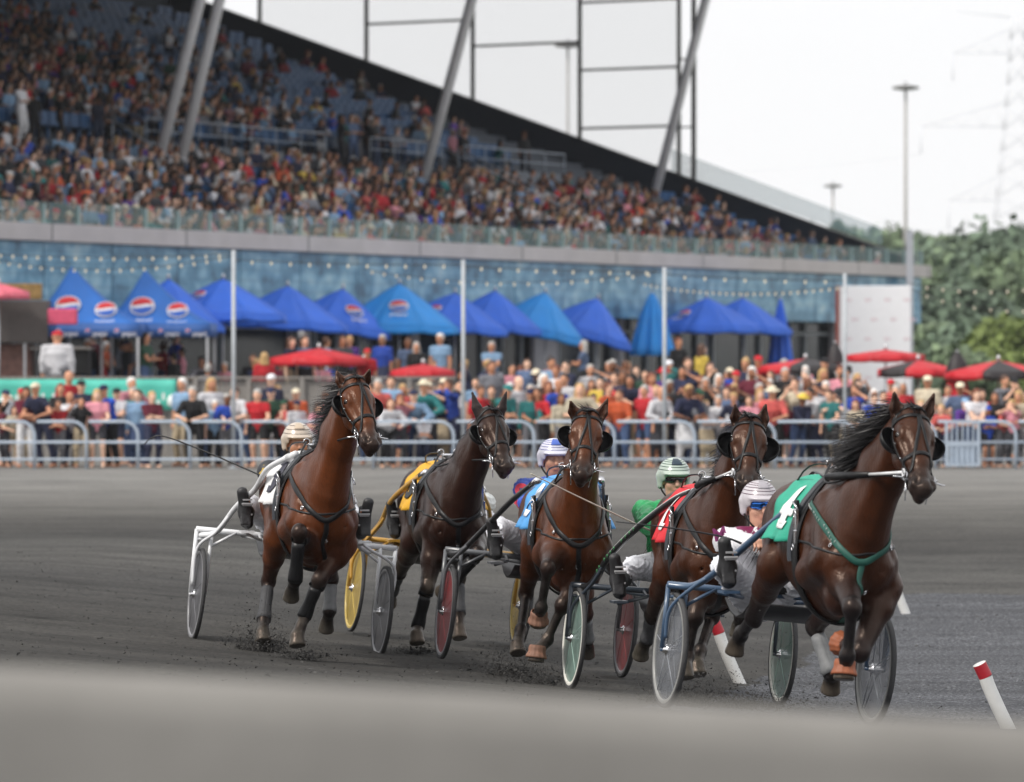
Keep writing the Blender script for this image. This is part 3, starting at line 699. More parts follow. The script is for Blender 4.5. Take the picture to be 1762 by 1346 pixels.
# ---------------- crowd at the rail: (photo x, top of head y, shirt, hair kind, hair colour, pose)
LR, ST_, FA, PH, RH = 'leaning on the rail', 'standing', 'with folded arms', 'holding up a phone', 'with one hand raised'
RAIL = [(8, 695, 'maroon', 'short', 'dark', LR), (22, 700, 'cream', 'long', 'brown', LR), (45, 668, 'maroon', 'long', 'dark', LR), (75, 664, 'navy', 'cap', 'cream', LR), (100, 690, 'red', 'short', 'brown', LR), (118, 640, 'red', 'short', 'brown', ST_),
 (118, 676, 'white', 'short', 'dark', PH), (140, 684, 'black', 'short', 'dark', PH), (168, 672, 'pink', 'long', 'blond', LR), (190, 665, 'royal blue', 'cap', 'navy', LR), (216, 655, 'pink', 'short', 'white', LR), (238, 672, 'light blue', 'short', 'brown', LR),
 (262, 675, 'maroon', 'short', 'blond', LR), (315, 652, 'light blue', 'short', 'white', LR), (335, 668, 'black', 'short', 'grey', LR), (363, 652, 'white', 'long', 'blond', ST_), (368, 690, 'light blue', 'short', 'white', LR), (388, 680, 'royal blue', 'short', 'grey', LR),
 (415, 668, 'white', 'short', 'brown', LR), (445, 672, 'red', 'short', 'grey', LR), (468, 645, 'navy', 'cap', 'white', ST_), (468, 668, 'dark green', 'cap', 'navy', LR), (488, 690, 'coral', 'cap', 'dark green', LR), (510, 690, 'white', 'cap', 'navy', LR), (540, 695, 'pink', 'long', 'brown', LR),
 (560, 675, 'coral', 'short', 'brown', LR), (655, 655, 'coral', 'short', 'grey', LR), (668, 690, 'white', 'long', 'auburn', LR), (686, 680, 'pink', 'long', 'auburn', LR), (693, 735, 'red', 'short', 'dark', LR), (715, 676, 'light blue', 'cap', 'navy', LR), (735, 660, 'teal', 'sunhat', 'cream', LR), (727, 720, 'white', 'short', 'dark', LR),
 (760, 660, 'navy', 'short', 'brown', LR), (780, 655, 'royal blue', 'short', 'brown', LR), (822, 665, 'red', 'short', 'brown', LR), (846, 622, 'grey', 'short', 'brown', ST_), (862, 665, 'teal', 'cap', 'teal', LR), (885, 650, 'white', 'short', 'dark', LR), (913, 670, 'teal', 'cap', 'navy', LR), (930, 670, 'red', 'long', 'brown', LR),
 (955, 655, 'royal blue', 'short', 'brown', LR), (965, 678, 'cream', 'long', 'brown', LR), (1000, 665, 'cream', 'long', 'blond', LR), (1022, 680, 'white', 'short', 'dark', LR), (1048, 660, 'orange', 'short', 'auburn', FA), (1068, 672, 'orange', 'short', 'brown', LR), (1110, 664, 'red', 'short', 'grey', LR), (1130, 668, 'white', 'short', 'grey', LR),
 (1162, 680, 'black', 'short', 'dark', LR), (1180, 665, 'navy', 'short', 'blond', LR), (1197, 672, 'grey', 'cap', 'dark green', LR), (1215, 690, 'white', 'long', 'blond', LR), (1238, 682, 'white', 'short', 'grey', LR), (1265, 678, 'navy', 'short', 'blond', LR), (1290, 682, 'pink', 'long', 'brown', LR), (1308, 672, 'pink', 'long', 'blond', LR),
 (1330, 668, 'coral', 'sunhat', 'cream', LR), (1352, 690, 'maroon', 'long', 'brown', LR), (1374, 680, 'navy', 'sunhat', 'yellow', LR), (1405, 670, 'white', 'short', 'dark', LR), (1432, 672, 'teal', 'short', 'brown', LR), (1445, 685, 'white', 'short', 'brown', LR), (1475, 690, 'cream', 'long', 'auburn', LR), (1500, 680, 'royal blue', 'short', 'brown', LR),
 (1520, 674, 'white', 'short', 'dark', LR), (1542, 664, 'red', 'short', 'grey', FA), (1585, 690, 'cream', 'long', 'blond', LR), (1605, 695, 'maroon', 'short', 'brown', LR), (1630, 700, 'coral', 'short', 'blond', LR), (1650, 690, 'purple', 'cap', 'light blue', LR), (1675, 672, 'white', 'long', 'auburn', LR), (1700, 700, 'royal blue', 'cap', 'royal blue', LR), (1722, 690, 'coral', 'long', 'dark', LR), (1745, 690, 'pink', 'short', 'blond', LR), (1760, 675, 'cream', 'long', 'blond', LR)]
RY = 85.9
def zone(px):
    for lim, nm in ((120, 'near left rail end'), (398, 'before first tall post'), (600, 'past first tall post'), (796, 'before second tall post'), (1000, 'past second tall post'), (1143, 'before third tall post'),
                    (1300, 'past third tall post'), (1455, 'beside white backdrop'), (1600, 'before white backdrop'), (1800, 'by barrier gate')):
        if px < lim: return nm
GR1 = 'spectators along the rail'
for (px, hy, top, hk_, hc, pose) in RAIL:
    if pose == LR: pose = random.choice([LR, 'bending over the rail', 'leaning with crossed arms', 'leaning with crossed arms', 'resting one arm on the rail', FA, ST_, 'holding up a camera' if random.random() < .4 else LR])
    full = {LR: 1.66, ST_: 1.72, FA: 1.72, PH: 1.72, 'bending over the rail': 1.58, 'leaning with crossed arms': 1.67, 'resting one arm on the rail': 1.70, 'holding up a camera': 1.69}[pose]
    Y = RY + (random.uniform(0, .5) if hy > 660 else random.uniform(.9, 1.6)); s_ = (ZP(hy, Y)) / full
    if s_ > 1.1: Y += 1.5; s_ = ZP(hy, Y) / full
    zb = 0
    if s_ > 1.08: zb = ZP(hy, Y) - full * 1.05; s_ = 1.05
    person((XP(px, Y), Y, zb), R(-90 + random.uniform(-48, 48)), pose, top, (hk_, hc), zone(px), GR1, height=max(.62, s_), bald=(px in (118, 885, 955, 1130)))
# ---------------- second ranks, standing further back on the rising apron, mostly right of the second post
def rand_person(px, Y, z, where, group, poses, height=None, face=-90):
    top = random.choices([t[0] for t in TOPC], [7, 14, 14, 17, 9, 10, 5, 6, 4, 5, 8, 3, 3, 2, 5, 3, 1, 10])[0]
    hk_ = random.choices(['short', 'long', 'bun', 'cap', 'sunhat'], [50, 24, 3, 16, 5])[0]
    hc = random.choices(['dark', 'brown', 'blond', 'grey', 'white', 'auburn'], [26, 28, 16, 14, 6, 8])[0] if hk_ in ('short', 'long', 'bun') else random.choice(['white', 'red', 'navy', 'cream', 'black'])
    return person((XP(px, Y), Y, z), R(face + random.uniform(-35, 35)), random.choice(poses), top, (hk_, hc), where, group, height=height or random.uniform(.9, 1.06))
k = 0
for (Y, z, a, b_, step) in ((87.3, .02, 10, 1755, 31), (89.0, .12, 640, 1740, 30), (91.0, .25, 830, 1570, 31), (93.5, .42, 845, 1480, 34)):
    px = a
    while px < b_:
        q = px + random.uniform(-8, 8)
        if not (240 < px < 300 and Y < 88) and random.random() < (.62 if Y < 88 else .86) * (.55 if px > 1500 else 1):
            hgt = random.uniform(.86, 1.04)
            rand_person(q, Y + random.uniform(-.4, .4), z, ('second row, ' if Y < 88 else 'third row, ' if Y < 90 else 'far back, ') + zone(px), 'spectators standing behind the rail', [ST_, ST_, FA, PH, ST_, RH], hgt)
        px += step
# ---------------- the terrace behind: raised patio with people under the umbrellas
PZ = 1.0
PATIO = [(98, 570, 96.8, 'white', 'cap', 'red', 80), (30, 600, 100, 'black', 'short', 'dark', -60), (455, 608, 97, 'red', 'long', 'blond', 100), (632, 600, 98, 'red', 'cap', 'red', -90), (358, 628, 97.2, 'grey', 'short', 'grey', 90),
 (208, 585, 104, 'grey', 'short', 'brown', 20), (280, 588, 104, 'red', 'short', 'brown', 160), (312, 598, 103, 'pink', 'short', 'dark', 180), (300, 608, 102.5, 'black', 'short', 'dark', 150), (520, 570, 108, 'dark grey', 'short', 'grey', 30), (560, 580, 107, 'light blue', 'short', 'brown', 30),
 (846, 588, 102, 'light blue', 'short', 'grey', -90), (848, 622, 96, 'grey', 'short', 'brown', -90), (950, 615, 100, 'orange', 'bun', 'brown', -60), (1047, 622, 101, 'navy', 'short', 'grey', -120), (1072, 630, 100, 'purple', 'short', 'dark', -80), (1095, 630, 99, 'dark grey', 'short', 'brown', -100), (1305, 612, 100, 'red', 'cap', 'red', -90),
 (1350, 645, 97, 'light blue', 'short', 'grey', -60), (1440, 640, 98, 'light blue', 'short', 'grey', 160), (1541, 655, 97, 'red', 'short', 'grey', 90)]
WH2 = {0: 'behind the green banner', 1: 'on the terrace behind the plank fence', 2: 'on the terrace under the blue umbrellas', 3: 'on the terrace near the red umbrellas'}
def pw(px): return WH2[0 if px < 300 else 1 if px < 790 else 2 if px < 1200 else 3]
for (px, hy, Y, top, hk_, hc, face) in PATIO:
    pose = ST_; z = PZ if px < 860 else .45; hgt = (ZP(hy, Y) - z) / 1.74
    if hgt < .8: z = ZP(hy, Y) - 1.6; hgt = .93
    if hgt > 1.12: z += (hgt - 1.05) * 1.74; hgt = 1.05
    person((XP(px, Y), Y, z), R(face), random.choice([ST_, FA]), top, (hk_, hc), pw(px), 'people on the terrace', height=hgt).scale.y *= (1.35 if px == 98 else 1)
for i in range(52):
    px = random.uniform(130, 1420); Y = random.uniform(99, 106) if px < 790 else random.uniform(97, 112); seat = random.random() < .5
    z = PZ if px < 790 else .5 + (Y - 97) * .03
    rand_person(px, Y, z, pw(px), 'people on the terrace', ['seated', 'seated and leaning forward'] if seat else [ST_, FA, ST_], face=random.choice((-90, 0, 180, -90)))
print('people so far', sum(len(v) for v in used_labels.values()))
# ================================================================ CROWD AND SEATS IN THE STAND
def clear_of_aisle(s): return min(abs((s % 9.3) - 4.0), abs((s % 9.3) - 4.0 - 9.3)) > .55
def density(s, t):
    if t < 9.2: d = .86 - .35 * (s < 6) - .25 * (t > 7 and s > 20 and s < 24)
    elif t < 11.5: return .30 if s > 22 else .12
    elif t < 19: d = .92 if s > 27 else (.62 if s > 21 else .25)
    else: d = .80 if s > 24 else (.45 if s > 18 else .12)
    if s < 3.2 and t > 3: d *= .3
    d *= min(1.1, .72 + .5 * abs(math.sin(s * .9 + t * 1.7) * math.cos(s * .37 - t * .8)) + .15)
    return d
def in_view(s, t):
    p = ST(s, t, 0); px = 881 + F * p.x / p.y; return -25 < px < 1780 and s > (.8 if t < 9.6 else max(2.2, 9 - .45 * (t - 11)))
seats = []; sitters = []
i = 0
while True:
    t = .35 + i * ROW
    if t > 30.5: break
    s = .8
    while s < SL - 1:
        if in_view(s, t) and clear_of_aisle(s):
            z = bowlz(math.floor((t + .2) / ROW) * ROW + .01)
            if 9.0 < t < 10.8: pass
            else:
                if random.random() < density(s, t): sitters.append((s, t, z, True))
                seats.append((s, t, z))
        s += .53
    i += 1
for _ in range(34):          # people standing on the walkway
    s = random.choice((random.uniform(36, 62), random.uniform(20, 24), random.uniform(9, 16))); sitters.append((s, random.uniform(9.7, 10.4), bowlz(9.8), False))
for _ in range(26): sitters.append((random.uniform(33, 60), random.uniform(17.6, 19.2), bowlz(18.2), False))
facing = math.atan2(-B.y, -B.x)
sitters.sort(key=lambda q: (ST(q[0], q[1], 0).y)); 
NIND = 300 - sum(len(v) for v in used_labels.values())
near = [q for q in sitters if q[1] < 1.5 and q[3]][:max(0, NIND)]
def fascia_zone(s):
    for lim, nm in ((8, 'low right end of stand'), (16, 'below right roof strut'), (26, 'below middle roof strut'), (34, 'between roof struts'), (40, 'below paired roof struts'), (90, 'left end of stand')):
        if s < lim: return nm
for (s, t, z, sit) in near:
    p = ST(s, t, z); o = rand_person(881 + F * p.x / p.y, p.y, z, ('front row, ' if t < 1 else 'second row, ') + fascia_zone(s), 'people in the front rows of the stand', ['seated', 'seated', 'seated and leaning forward', 'seated and clapping'], random.uniform(.94, 1.04))
    o.location = p; o.rotation_euler = (0, 0, facing + random.uniform(-.5, .5))
nearset = set((q[0], q[1]) for q in near)
rest = [q for q in sitters if (q[0], q[1]) not in nearset]
# the mass of the crowd: low resolution figures with individual colours in one mesh
def lowfig(pose, hk_):
    J = figure(POSES[pose]); out_ = []
    for S, r_, c in ((body_solid(J), .045, 'skin'), (shirt_solid(J, .55), .045, 'top'), (pants_solid(J, .9), .055, 'leg'), (hair_solid(J, hk_), .035, 'hair')):
        me = S.mesh('tmp', r_); v = np.empty(len(me.vertices) * 3, np.float32); me.vertices.foreach_get('co', v)
        f = np.empty(len(me.loops), np.int32); me.loops.foreach_get('vertex_index', f); out_.append((v.reshape(-1, 3), f.reshape(-1, 4), c)); bpy.data.meshes.remove(me)
    return out_
LOW = {(p, h): lowfig(p, h) for p, h in (('seated', 'short'), ('seated', 'long'), ('seated', 'cap'), ('seated and leaning forward', 'short'), ('seated and leaning forward', 'long'), ('seated and clapping', 'short'), ('standing', 'short'), ('standing', 'cap'), ('with folded arms', 'long'))}
def join_crowd(items, name):
    V, Q, C = [], [], []; o_ = 0
    for (s, t, z, sit) in items:
        KB = random.choice((.5, .8, 1.0, 1.1))
        keys = [k for k in LOW if k[0].startswith('seated') == sit]; fig = LOW[random.choice(keys)]
        a = facing + random.uniform(-.7, .7); ca, sa = math.cos(a), math.sin(a); sc = random.uniform(.88, 1.06); p = ST(s + random.uniform(-.1, .1), t + random.uniform(-.12, .12), z)
        top = random.choices(TOPC, [9, 22, 20, 24, 10, 8, 6, 4, 4, 4, 5, 1, 2, 2, 8, 2, 1, 12])[0][1]
        col = {'skin': random.choice(SKIN[:4] * 3 + SKIN[4:]), 'top': top, 'leg': random.choice(LEGC)[1], 'hair': random.choice(HAIRC[:2] * 3 + HAIRC)[1]}; col['skin'] = tuple(q * .85 for q in col['skin'])
        for (v, f, c) in fig:
            w_ = v * sc; x = w_[:, 0] * ca - w_[:, 1] * sa + p.x; y = w_[:, 0] * sa + w_[:, 1] * ca + p.y
            V.append(np.stack([x, y, w_[:, 2] + p.z], 1)); Q.append(f + o_); o_ += len(v); k = KB * random.uniform(.8, 1.1); C.append(np.tile(np.array([*[q * k for q in col[c]], 1.0]), (len(v), 1)))
    V = np.concatenate(V).astype(np.float32); Q = np.concatenate(Q); C = np.concatenate(C).astype(np.float32)
    me = bpy.data.meshes.new(name); me.vertices.add(len(V)); me.vertices.foreach_set('co', V.ravel()); me.loops.add(Q.size); me.loops.foreach_set('vertex_index', Q.ravel()); me.polygons.add(len(Q))
    me.polygons.foreach_set('loop_start', np.arange(0, Q.size, 4, dtype=np.int32)); me.polygons.foreach_set('loop_total', np.full(len(Q), 4, np.int32)); me.polygons.foreach_set('use_smooth', np.ones(len(Q), bool)); me.update(calc_edges=True)
    me.color_attributes.new('Col', 'FLOAT_COLOR', 'POINT').data.foreach_set('color', C.ravel()); me.materials.append(mat('crowd_cloth', attr='Col', rough=.8, var=.15, scale=6))
    o = link(name, me); print(name, len(items), len(V)); return o
tag(join_crowd(rest, 'crowd'), 'dense crowd of spectators filling the seat rows of the grandstand', 'crowd', kind='stuff')
# seats: blue tip-up seats; the largest of the empty ones are individuals
sm = MB(); sm.box((-.16, 0, .62), (.05, .46, .46), bev=.02); sm.box((.04, 0, .42), (.40, .46, .06), bev=.02); sm.box((0, 0, .2), (.08, .08, .4))
seat_me = sm.mesh('stand_seat', mat('blue_seat', (.022, .10, .25), .45, var=.15, scale=3))
occ = set((round(q[0], 2), round(q[1], 2)) for q in sitters)
emp = [q for q in seats if (round(q[0], 2), round(q[1], 2)) not in occ]; full = [q for q in seats if (round(q[0], 2), round(q[1], 2)) in occ]
emp.sort(key=lambda q: ST(q[0], q[1], 0).y * (1 if q[1] < 9 else 1.02))
for (s, t, z) in emp[:300]:
    o = link('stand_seat', seat_me); o.location = ST(s, t, z); o.rotation_euler = (0, 0, facing)
    tag(o, 'empty blue plastic seat in the rows of the grandstand', 'seat', 'empty blue seats in the grandstand')
big = MB(); big.cur = (1, 1, 1); sv = [tuple(v.co) for v in seat_me.vertices]; sf = [tuple(p.vertices) for p in seat_me.polygons]
ca, sa = math.cos(facing), math.sin(facing)
for (s, t, z) in emp[300:] + full:
    p = ST(s, t, z); big.add([(p.x + v[0] * ca - v[1] * sa, p.y + v[0] * sa + v[1] * ca, p.z + v[2]) for v in sv], sf)
tag(big.build('seat_rows', MATS['blue_seat']), 'rows of blue seats filling the grandstand terrace', 'seats', kind='stuff')
print('seats', len(emp), len(full))
# ================================================================ RAIL, POSTS, LIGHT STRINGS
FY = 85.0
rail_m = mat('rail_paint', (.40, .47, .56), .4, var=.1, scale=5)
rails = empty('track_rail', (0, FY, 0)); tag(rails, 'long silver tube rail with rounded hoops between track and crowd', 'railing')
def rp(mb, name, m=rail_m, par=rails): o = mb.build(name, m, par); o.matrix_parent_inverse = Matrix.Translation(par.location).inverted(); return o
q = MB()
for z, r in ((.53, .028), (.19, .024)): q.tube([(-13, FY, z), (13, FY, z)], r, 8)
rp(q, 'lower_rail')
x = -12.6; k = 0
while x < 12.5:
    L = 1.03 if x < -4.5 else 1.6
    if abs(x + L - (XP(1655, FY))) < .35: L += .55
    q = MB(); q.tube([(x + .05, FY, .94), (x + L - .28, FY, .94)] + [(x + L - .28 + .28 * math.sin(a), FY, .66 + .28 * math.cos(a)) for a in (R(20), R(45), R(70))] + [(x + L, FY, .66), (x + L, FY, -.02)], .031, 8)
    rp(q, 'hoop'); x += L; k += 1
g = MB(); xa, xb = XP(1628, FY), XP(1683, FY)
g.box(((xa + xb) / 2, FY - .08, .50), (xb - xa, .03, .08)); g.box(((xa + xb) / 2, FY - .08, .94), (xb - xa, .05, .06)); g.box(((xa + xb) / 2, FY - .08, .08), (xb - xa, .05, .06))
for i in range(7): g.box((xa + (xb - xa) * i / 6, FY - .08, .5), (.03 + .03 * (i in (0, 6)), .04, .9))
g.box(((xa + xb) / 2, FY - .06, .32), (xb - xa - .1, .012, .4))
tag(g.build('barrier_gate', rail_m), 'pale blue slatted barrier gate standing in the track rail', 'gate')
def lab_post(i): return ('first', 'second', 'third', 'fourth')[i]
for i, (px, pt) in enumerate(((401, 430), (797, 447), (1144, 460), (1455, 470))):
    p = MB(); X = XP(px, FY); p.tube([(X, FY + .18, -.05), (X, FY + .18, ZP(pt, FY))], .042 if i < 3 else .036, 10); p.lathe([(.11, -.02), (.11, .02), (.06, .05)], (X, FY + .18, 0), 12)
    tag(p.build('tall_post', mat('post_paint', (.42, .45, .48), .45)), f'{lab_post(i)} tall slim grey post from the left behind the rail', 'post', 'tall grey posts behind the rail')
bulb_m = mat('bulb', (.62, .58, .46), .3, emit=(1, .86, .6), estr=.10)
bme = MB(); bme.lathe([(.0, -.03), (.02, -.024), (.028, 0), (.02, .02), (.012, .04), (0, .05)], n=8); bulb_me = bme.mesh('bulb', bulb_m)
wire_m = mat('black_wire', (.02, .02, .02), .6)
def light_string(a, b_, sag, sp, lab):
    a, b_ = Vector(a), Vector(b_); L = (b_ - a).length; n_ = int(L / sp)
    root = empty('light_string', a); tag(root, lab, 'string lights', 'strings of bulbs over the terrace')
    f = lambda t: a.lerp(b_, t) - Vector((0, 0, sag * 4 * t * (1 - t)))
    q = MB(); q.tube([f(i / 24) - a for i in range(25)], .008, 4); q.build('wire', wire_m, root)
    for i in range(1, n_):
        o = link('bulb', bulb_me, root); p = f(i / n_) - a; o.location = (p.x, p.y, p.z - .05)
def PP(px, py, Y): return tuple(W(px, py, Y))
light_string(PP(-20, 436, 90), PP(401, 436, 85.3), .08, .37, 'upper bulb string left of the first tall post')
light_string(PP(-20, 446, 97), PP(401, 440, 85.3), .25, .62, 'drooping bulb string left of the first tall post')
light_string(PP(401, 447, 85.3), PP(797, 455, 85.3), .04, .36, 'bulb string between the first and second tall post')
light_string(PP(620, 462, 100), PP(1144, 466, 85.4), .28, .7, 'drooping bulb string behind the second tall post')
light_string(PP(797, 458, 85.3), PP(1144, 467, 85.3), .03, .35, 'bulb string between the second and third tall post')
light_string(PP(1144, 472, 85.3), PP(1455, 482, 85.3), .04, .37, 'bulb string between the third and fourth tall post')
light_string(PP(1100, 486, 110), PP(1455, 492, 92), .2, .6, 'drooping bulb string under the right end of the stand')
light_string(PP(1568, 488, 100), PP(1790, 494, 98), .12, .42, 'upper bulb string against the trees')
light_string(PP(1568, 498, 104), PP(1790, 532, 100), .18, .55, 'lower bulb string against the trees')
# ================================================================ TERRACE
tf = MB(); tf.grid([[(x, y, PZ if x < XP(800, 96) + .01 else PZ) for y in (95.2, 120, 140)] for x in (-40, XP(810, 96))])
tf.quad((XP(810, 96), 95.2, PZ - .001), (XP(810, 96), 140, PZ - .001), (XP(810, 96), 140, 0), (XP(810, 96), 95.2, 0))
tag(tf.build('terrace_floor', mat('terrace_concrete', (.22, .22, .22), .9)), kind='structure')
fence = empty('plank_fence', (0, 95, 0)); tag(fence, 'grey wooden plank fence along the raised terrace', 'fence')
wood = mat('weathered_wood', (.24, .225, .21), .85, var=.25, scale=4, stretch=(6, 6, .5))
zt = ZP(650, 95); q = MB(); x = -12.2; xe = XP(784, 95)
while x < xe: w_ = random.uniform(.10, .13); q.box((x + w_ / 2, 95 + random.uniform(-.006, .006), (zt - .06) / 2), (w_ - .012, .03, zt - .06)); x += w_
rp(q, 'boards', wood, fence)
q = MB(); q.box(((xe - 12.2) / 2, 95 - .02, zt), (xe + 12.2, .16, .05)); rp(q, 'top_board', wood, fence)
for px in range(60, 790, 92): q = MB(); q.box((XP(px, 95), 94.95, zt / 2), (.1, .08, zt - .05)); rp(q, 'post', wood, fence)
bn = MB(); X0, X1 = -12.0, XP(303, 94.8); za, zb_ = ZP(653, 94.8), ZP(706, 94.8)
bn.grid([[(X0 + (X1 - X0) * i / 40, 94.86 + .02 * math.sin(i * .9), za + (zb_ - za) * j / 4) for j in range(5)] for i in range(41)], .004)
bo = bn.build('banner', mat('green_banner', (.08, .50, .40), .6, var=.15, scale=1.5)); tag(bo, 'bright green banner with white shapes tied to the plank fence', 'banner')
q = MB()
for px in (12, 60, 300): q.lathe([(0, 0), (.16, 0), (.16, .004)], (XP(px, 94.7), 94.7, ZP(690, 94.7)), 14, 'Y')
for px in range(20, 300, 9): q.box((XP(px, 94.7), 94.72, ZP(688 + 6 * math.sin(px), 94.7)), (.06, .006, .10 + .06 * random.random()))
q.build('white_shapes', mat('white_print', (.75, .8, .78), .6), bo)
# kiosk at the far left
kq = empty('kiosk', (XP(30, 99), 99, PZ)); tag(kq, 'dark kiosk with brick base at the left end of the terrace', 'kiosk')
def kb(name, x0, x1, y0, y1, Y, dp, m): 
    b_ = MB(); z0, z1 = ZP(y1, Y), ZP(y0, Y); b_.box(((XP(x0, Y) + XP(x1, Y)) / 2, Y + dp / 2, (z0 + z1) / 2), (XP(x1, Y) - XP(x0, Y), dp, z1 - z0), bev=.02); return rp(b_, name, m, kq)
kb('shutter_box', -40, 82, 517, 590, 98.5, 1.2, mat('brown_grey_panel', (.10, .088, .082), .6)); kb('brick_base', -40, 52, 592, 655, 99, .9, mat('brick_red', (.22, .12, .10), .85, var=.3, scale=6)); kb('counter', 50, 156, 597, 602, 98.6, 1.2, wood); kb('black_cabinet', 118, 152, 602, 645, 99, .8, mat('black_box', (.012, .012, .012), .5))
kb('amber_panel', -30, 72, 488, 516, 99.6, .1, mat('amber_board', (.45, .28, .10), .7, var=.5, scale=5))
b_ = MB(); b_.box((XP(108, 98), 98, ZP(545, 98)), (XP(133, 98) - XP(83, 98), .3, .36), bev=.03); tag(b_.build('pink_sign_box', mat('pink_plastic', (.62, .08, .16), .5)), 'pink sign box hanging in front of the left tent', 'sign')
# ================================================================ UMBRELLAS AND TENTS
blue_a = mat('royal_blue_canvas', (.03, .15, .72), .6, var=.12, scale=1.5); blue_b = mat('bright_blue_canvas', (.02, .27, .74), .6, var=.12, scale=1.5)
red_c = mat('red_canvas', (.50, .012, .022), .6, var=.15, scale=1.5); black_c = mat('black_canvas', (.018, .014, .016), .6); alum = mat('aluminium', (.55, .56, .58), .35, metal=.6)
logo_w, logo_r, logo_b = mat('logo_white', (.80, .80, .82), .5), mat('logo_red', (.60, .02, .03), .5), mat('logo_blue', (.02, .10, .45), .5)
lu = text_mesh('pepsi', logo_w)
def globe(par, c, n_, size, up=Vector((0, 0, 1)), text=True):
    """round emblem: white ring, red top, blue bottom divided by a wavy white band; lettering below"""
    n_ = n_.normalized(); rt = up.cross(n_).normalized(); u2 = n_.cross(rt)
    q = MB()
    def disc(r0, mi, f0=None, f1=None, lift=0):
        q.m = mi; P = []
        for i in range(21):
            x = -r0 + 2 * r0 * i / 20; h = math.sqrt(max(0, r0 * r0 - x * x)); lo_ = -h if f0 is None else min(h, max(-h, f0(x))); hi_ = h if f1 is None else min(h, max(-h, f1(x)))
            P.append([c + rt * x + u2 * lo_ + n_ * lift, c + rt * x + u2 * hi_ + n_ * lift])
        q.grid(P, .006)
    wv = lambda x: .10 * size * math.sin(x / size * 2.6)
    disc(size, 0, lift=.012); disc(size * .88, 1, f0=lambda x: wv(x) + .16 * size, lift=.022); disc(size * .88, 2, f1=lambda x: wv(x) - .16 * size, lift=.022)
    q.build('emblem', [logo_w, logo_r, logo_b], par)
    if text:
        t = bpy.data.objects.new('lettering', lu); COL.objects.link(t); t.parent = par
        M = Matrix((( rt.x, u2.x, n_.x), (rt.y, u2.y, n_.y), (rt.z, u2.z, n_.z))).to_4x4(); M.translation = c - u2 * size * 1.62 + n_ * .03; t.matrix_local = M @ Matrix.Scale(size * .85, 4)
def umbrella(px, py, half, edge, Y, m, lab, zfloor, tilt=0.0, logo=None, black=None, group='blue umbrellas on the terrace', rot=0.0):
    z = ZP(py, Y); rad = half * (1.5 if m in (blue_a, blue_b) else 1.3) / F * Y; dz = (edge - py) / F * Y; val = .16
    root = empty('parasol', (XP(px, Y), Y, zfloor)); tag(root, lab, 'umbrella', group); H = z - zfloor; dr = dz - val
    n_ = 8; q = MB(); T = Matrix.Translation((0, 0, H)) @ Matrix.Rotation(tilt, 4, 'Y')
    a0 = rot + R(22.5)
    for s in range(n_):
        a, b2 = a0 + s * 2 * math.pi / n_, a0 + (s + 1) * 2 * math.pi / n_; q.m = 1 if (black and s in black) else 0; P = []
        for i in range(7):
            t = i / 6; row = []
            for j in range(5):
                u = j / 4; rr = rad * t; A = Vector((math.cos(a), math.sin(a), 0)) * rr; Bv = Vector((math.cos(b2), math.sin(b2), 0)) * rr; p = A.lerp(Bv, u); sag = .05 * rad * math.sin(math.pi * u) * t
                p.z = -dr * (t ** 1.12) - sag * .6 + .0; row.append(T @ p)
            P.append(row)
        q.grid(P, .006)
        V_ = [[T @ (Vector((math.cos(a), math.sin(a), 0)).lerp(Vector((math.cos(b2), math.sin(b2), 0)), j / 4) * rad * f_ + Vector((0, 0, -dr - .03 * rad * math.sin(math.pi * j / 4) - h_))) for j in range(5)] for (f_, h_) in ((1, 0), (1.01, val))]
        q.grid(V_, .005)
    q.build('canopy', [m, black_c], root)
    q = MB(); q.tube([(0, 0, 0), (0, 0, H * .4), T @ Vector((0, 0, .12))], .024, 8); q.lathe([(0, .0), (.05, .0), (.04, .1), (0, .14)], (0, 0, 0), 8, M=T); q.build('pole', alum, root)
    q = MB()
    for s in range(n_):
        a = a0 + s * 2 * math.pi / n_; q.tube([T @ Vector((0, 0, -.12)), T @ Vector((rad * .97 * math.cos(a), rad * .97 * math.sin(a), -dr - .02))], .011, 5)
    q.build('ribs', alum, root)
    q = MB(); q.lathe([(0, .08), (.28, .07), (.3, 0), (0, 0)], n=14); q.build('base', mat('umbrella_base', (.05, .05, .05)), root)
    if logo:
        for (az, tt, sz) in logo:
            rr = rad * tt; d0 = Vector((math.cos(az), math.sin(az), 0)); p = d0 * rr * .93; p.z = -dr * (tt ** 1.12) + .03; nrm = (d0 * dr + Vector((0, 0, rad))).normalized()
            globe(root, T @ p, (T.to_3x3() @ nrm), sz, T.to_3x3() @ Vector((0, 0, 1)))
    return root
def closed_umbrella(px, py, half, yb, Y, m, lab, zfloor, group, capc=None):
    z = ZP(py, Y); w_ = half / F * Y; zb = ZP(yb, Y); root = empty('closed_parasol', (XP(px, Y), Y, zfloor)); tag(root, lab, 'umbrella', group)
    H = z - zfloor; hb = zb - zfloor; P = []
    for i in range(9):
        t = i / 8; r0 = w_ * (.08 + .92 * t ** .8) if t < .97 else w_ * .96
        P.append([(r0 * (1 + .16 * math.cos(8 * a)) * math.cos(a), r0 * (1 + .16 * math.cos(8 * a)) * math.sin(a), H + (hb - H) * t) for a in [2 * math.pi * k / 48 for k in range(49)]])
    q = MB(); q.grid(P, .006); q.build('folded_canopy', m, root)
    q = MB(); q.tube([(0, 0, 0), (0, 0, H + .1)], .025, 8); q.build('pole', alum, root)
    if capc: q = MB(); q.lathe([(w_ * .9, H - .42 * 1), (w_ * .75, H - .2), (w_ * .3, H + .02), (0, H + .08)], n=12); q.build('folded_top', capc, root)
ml, mr = R(-125), R(-60)
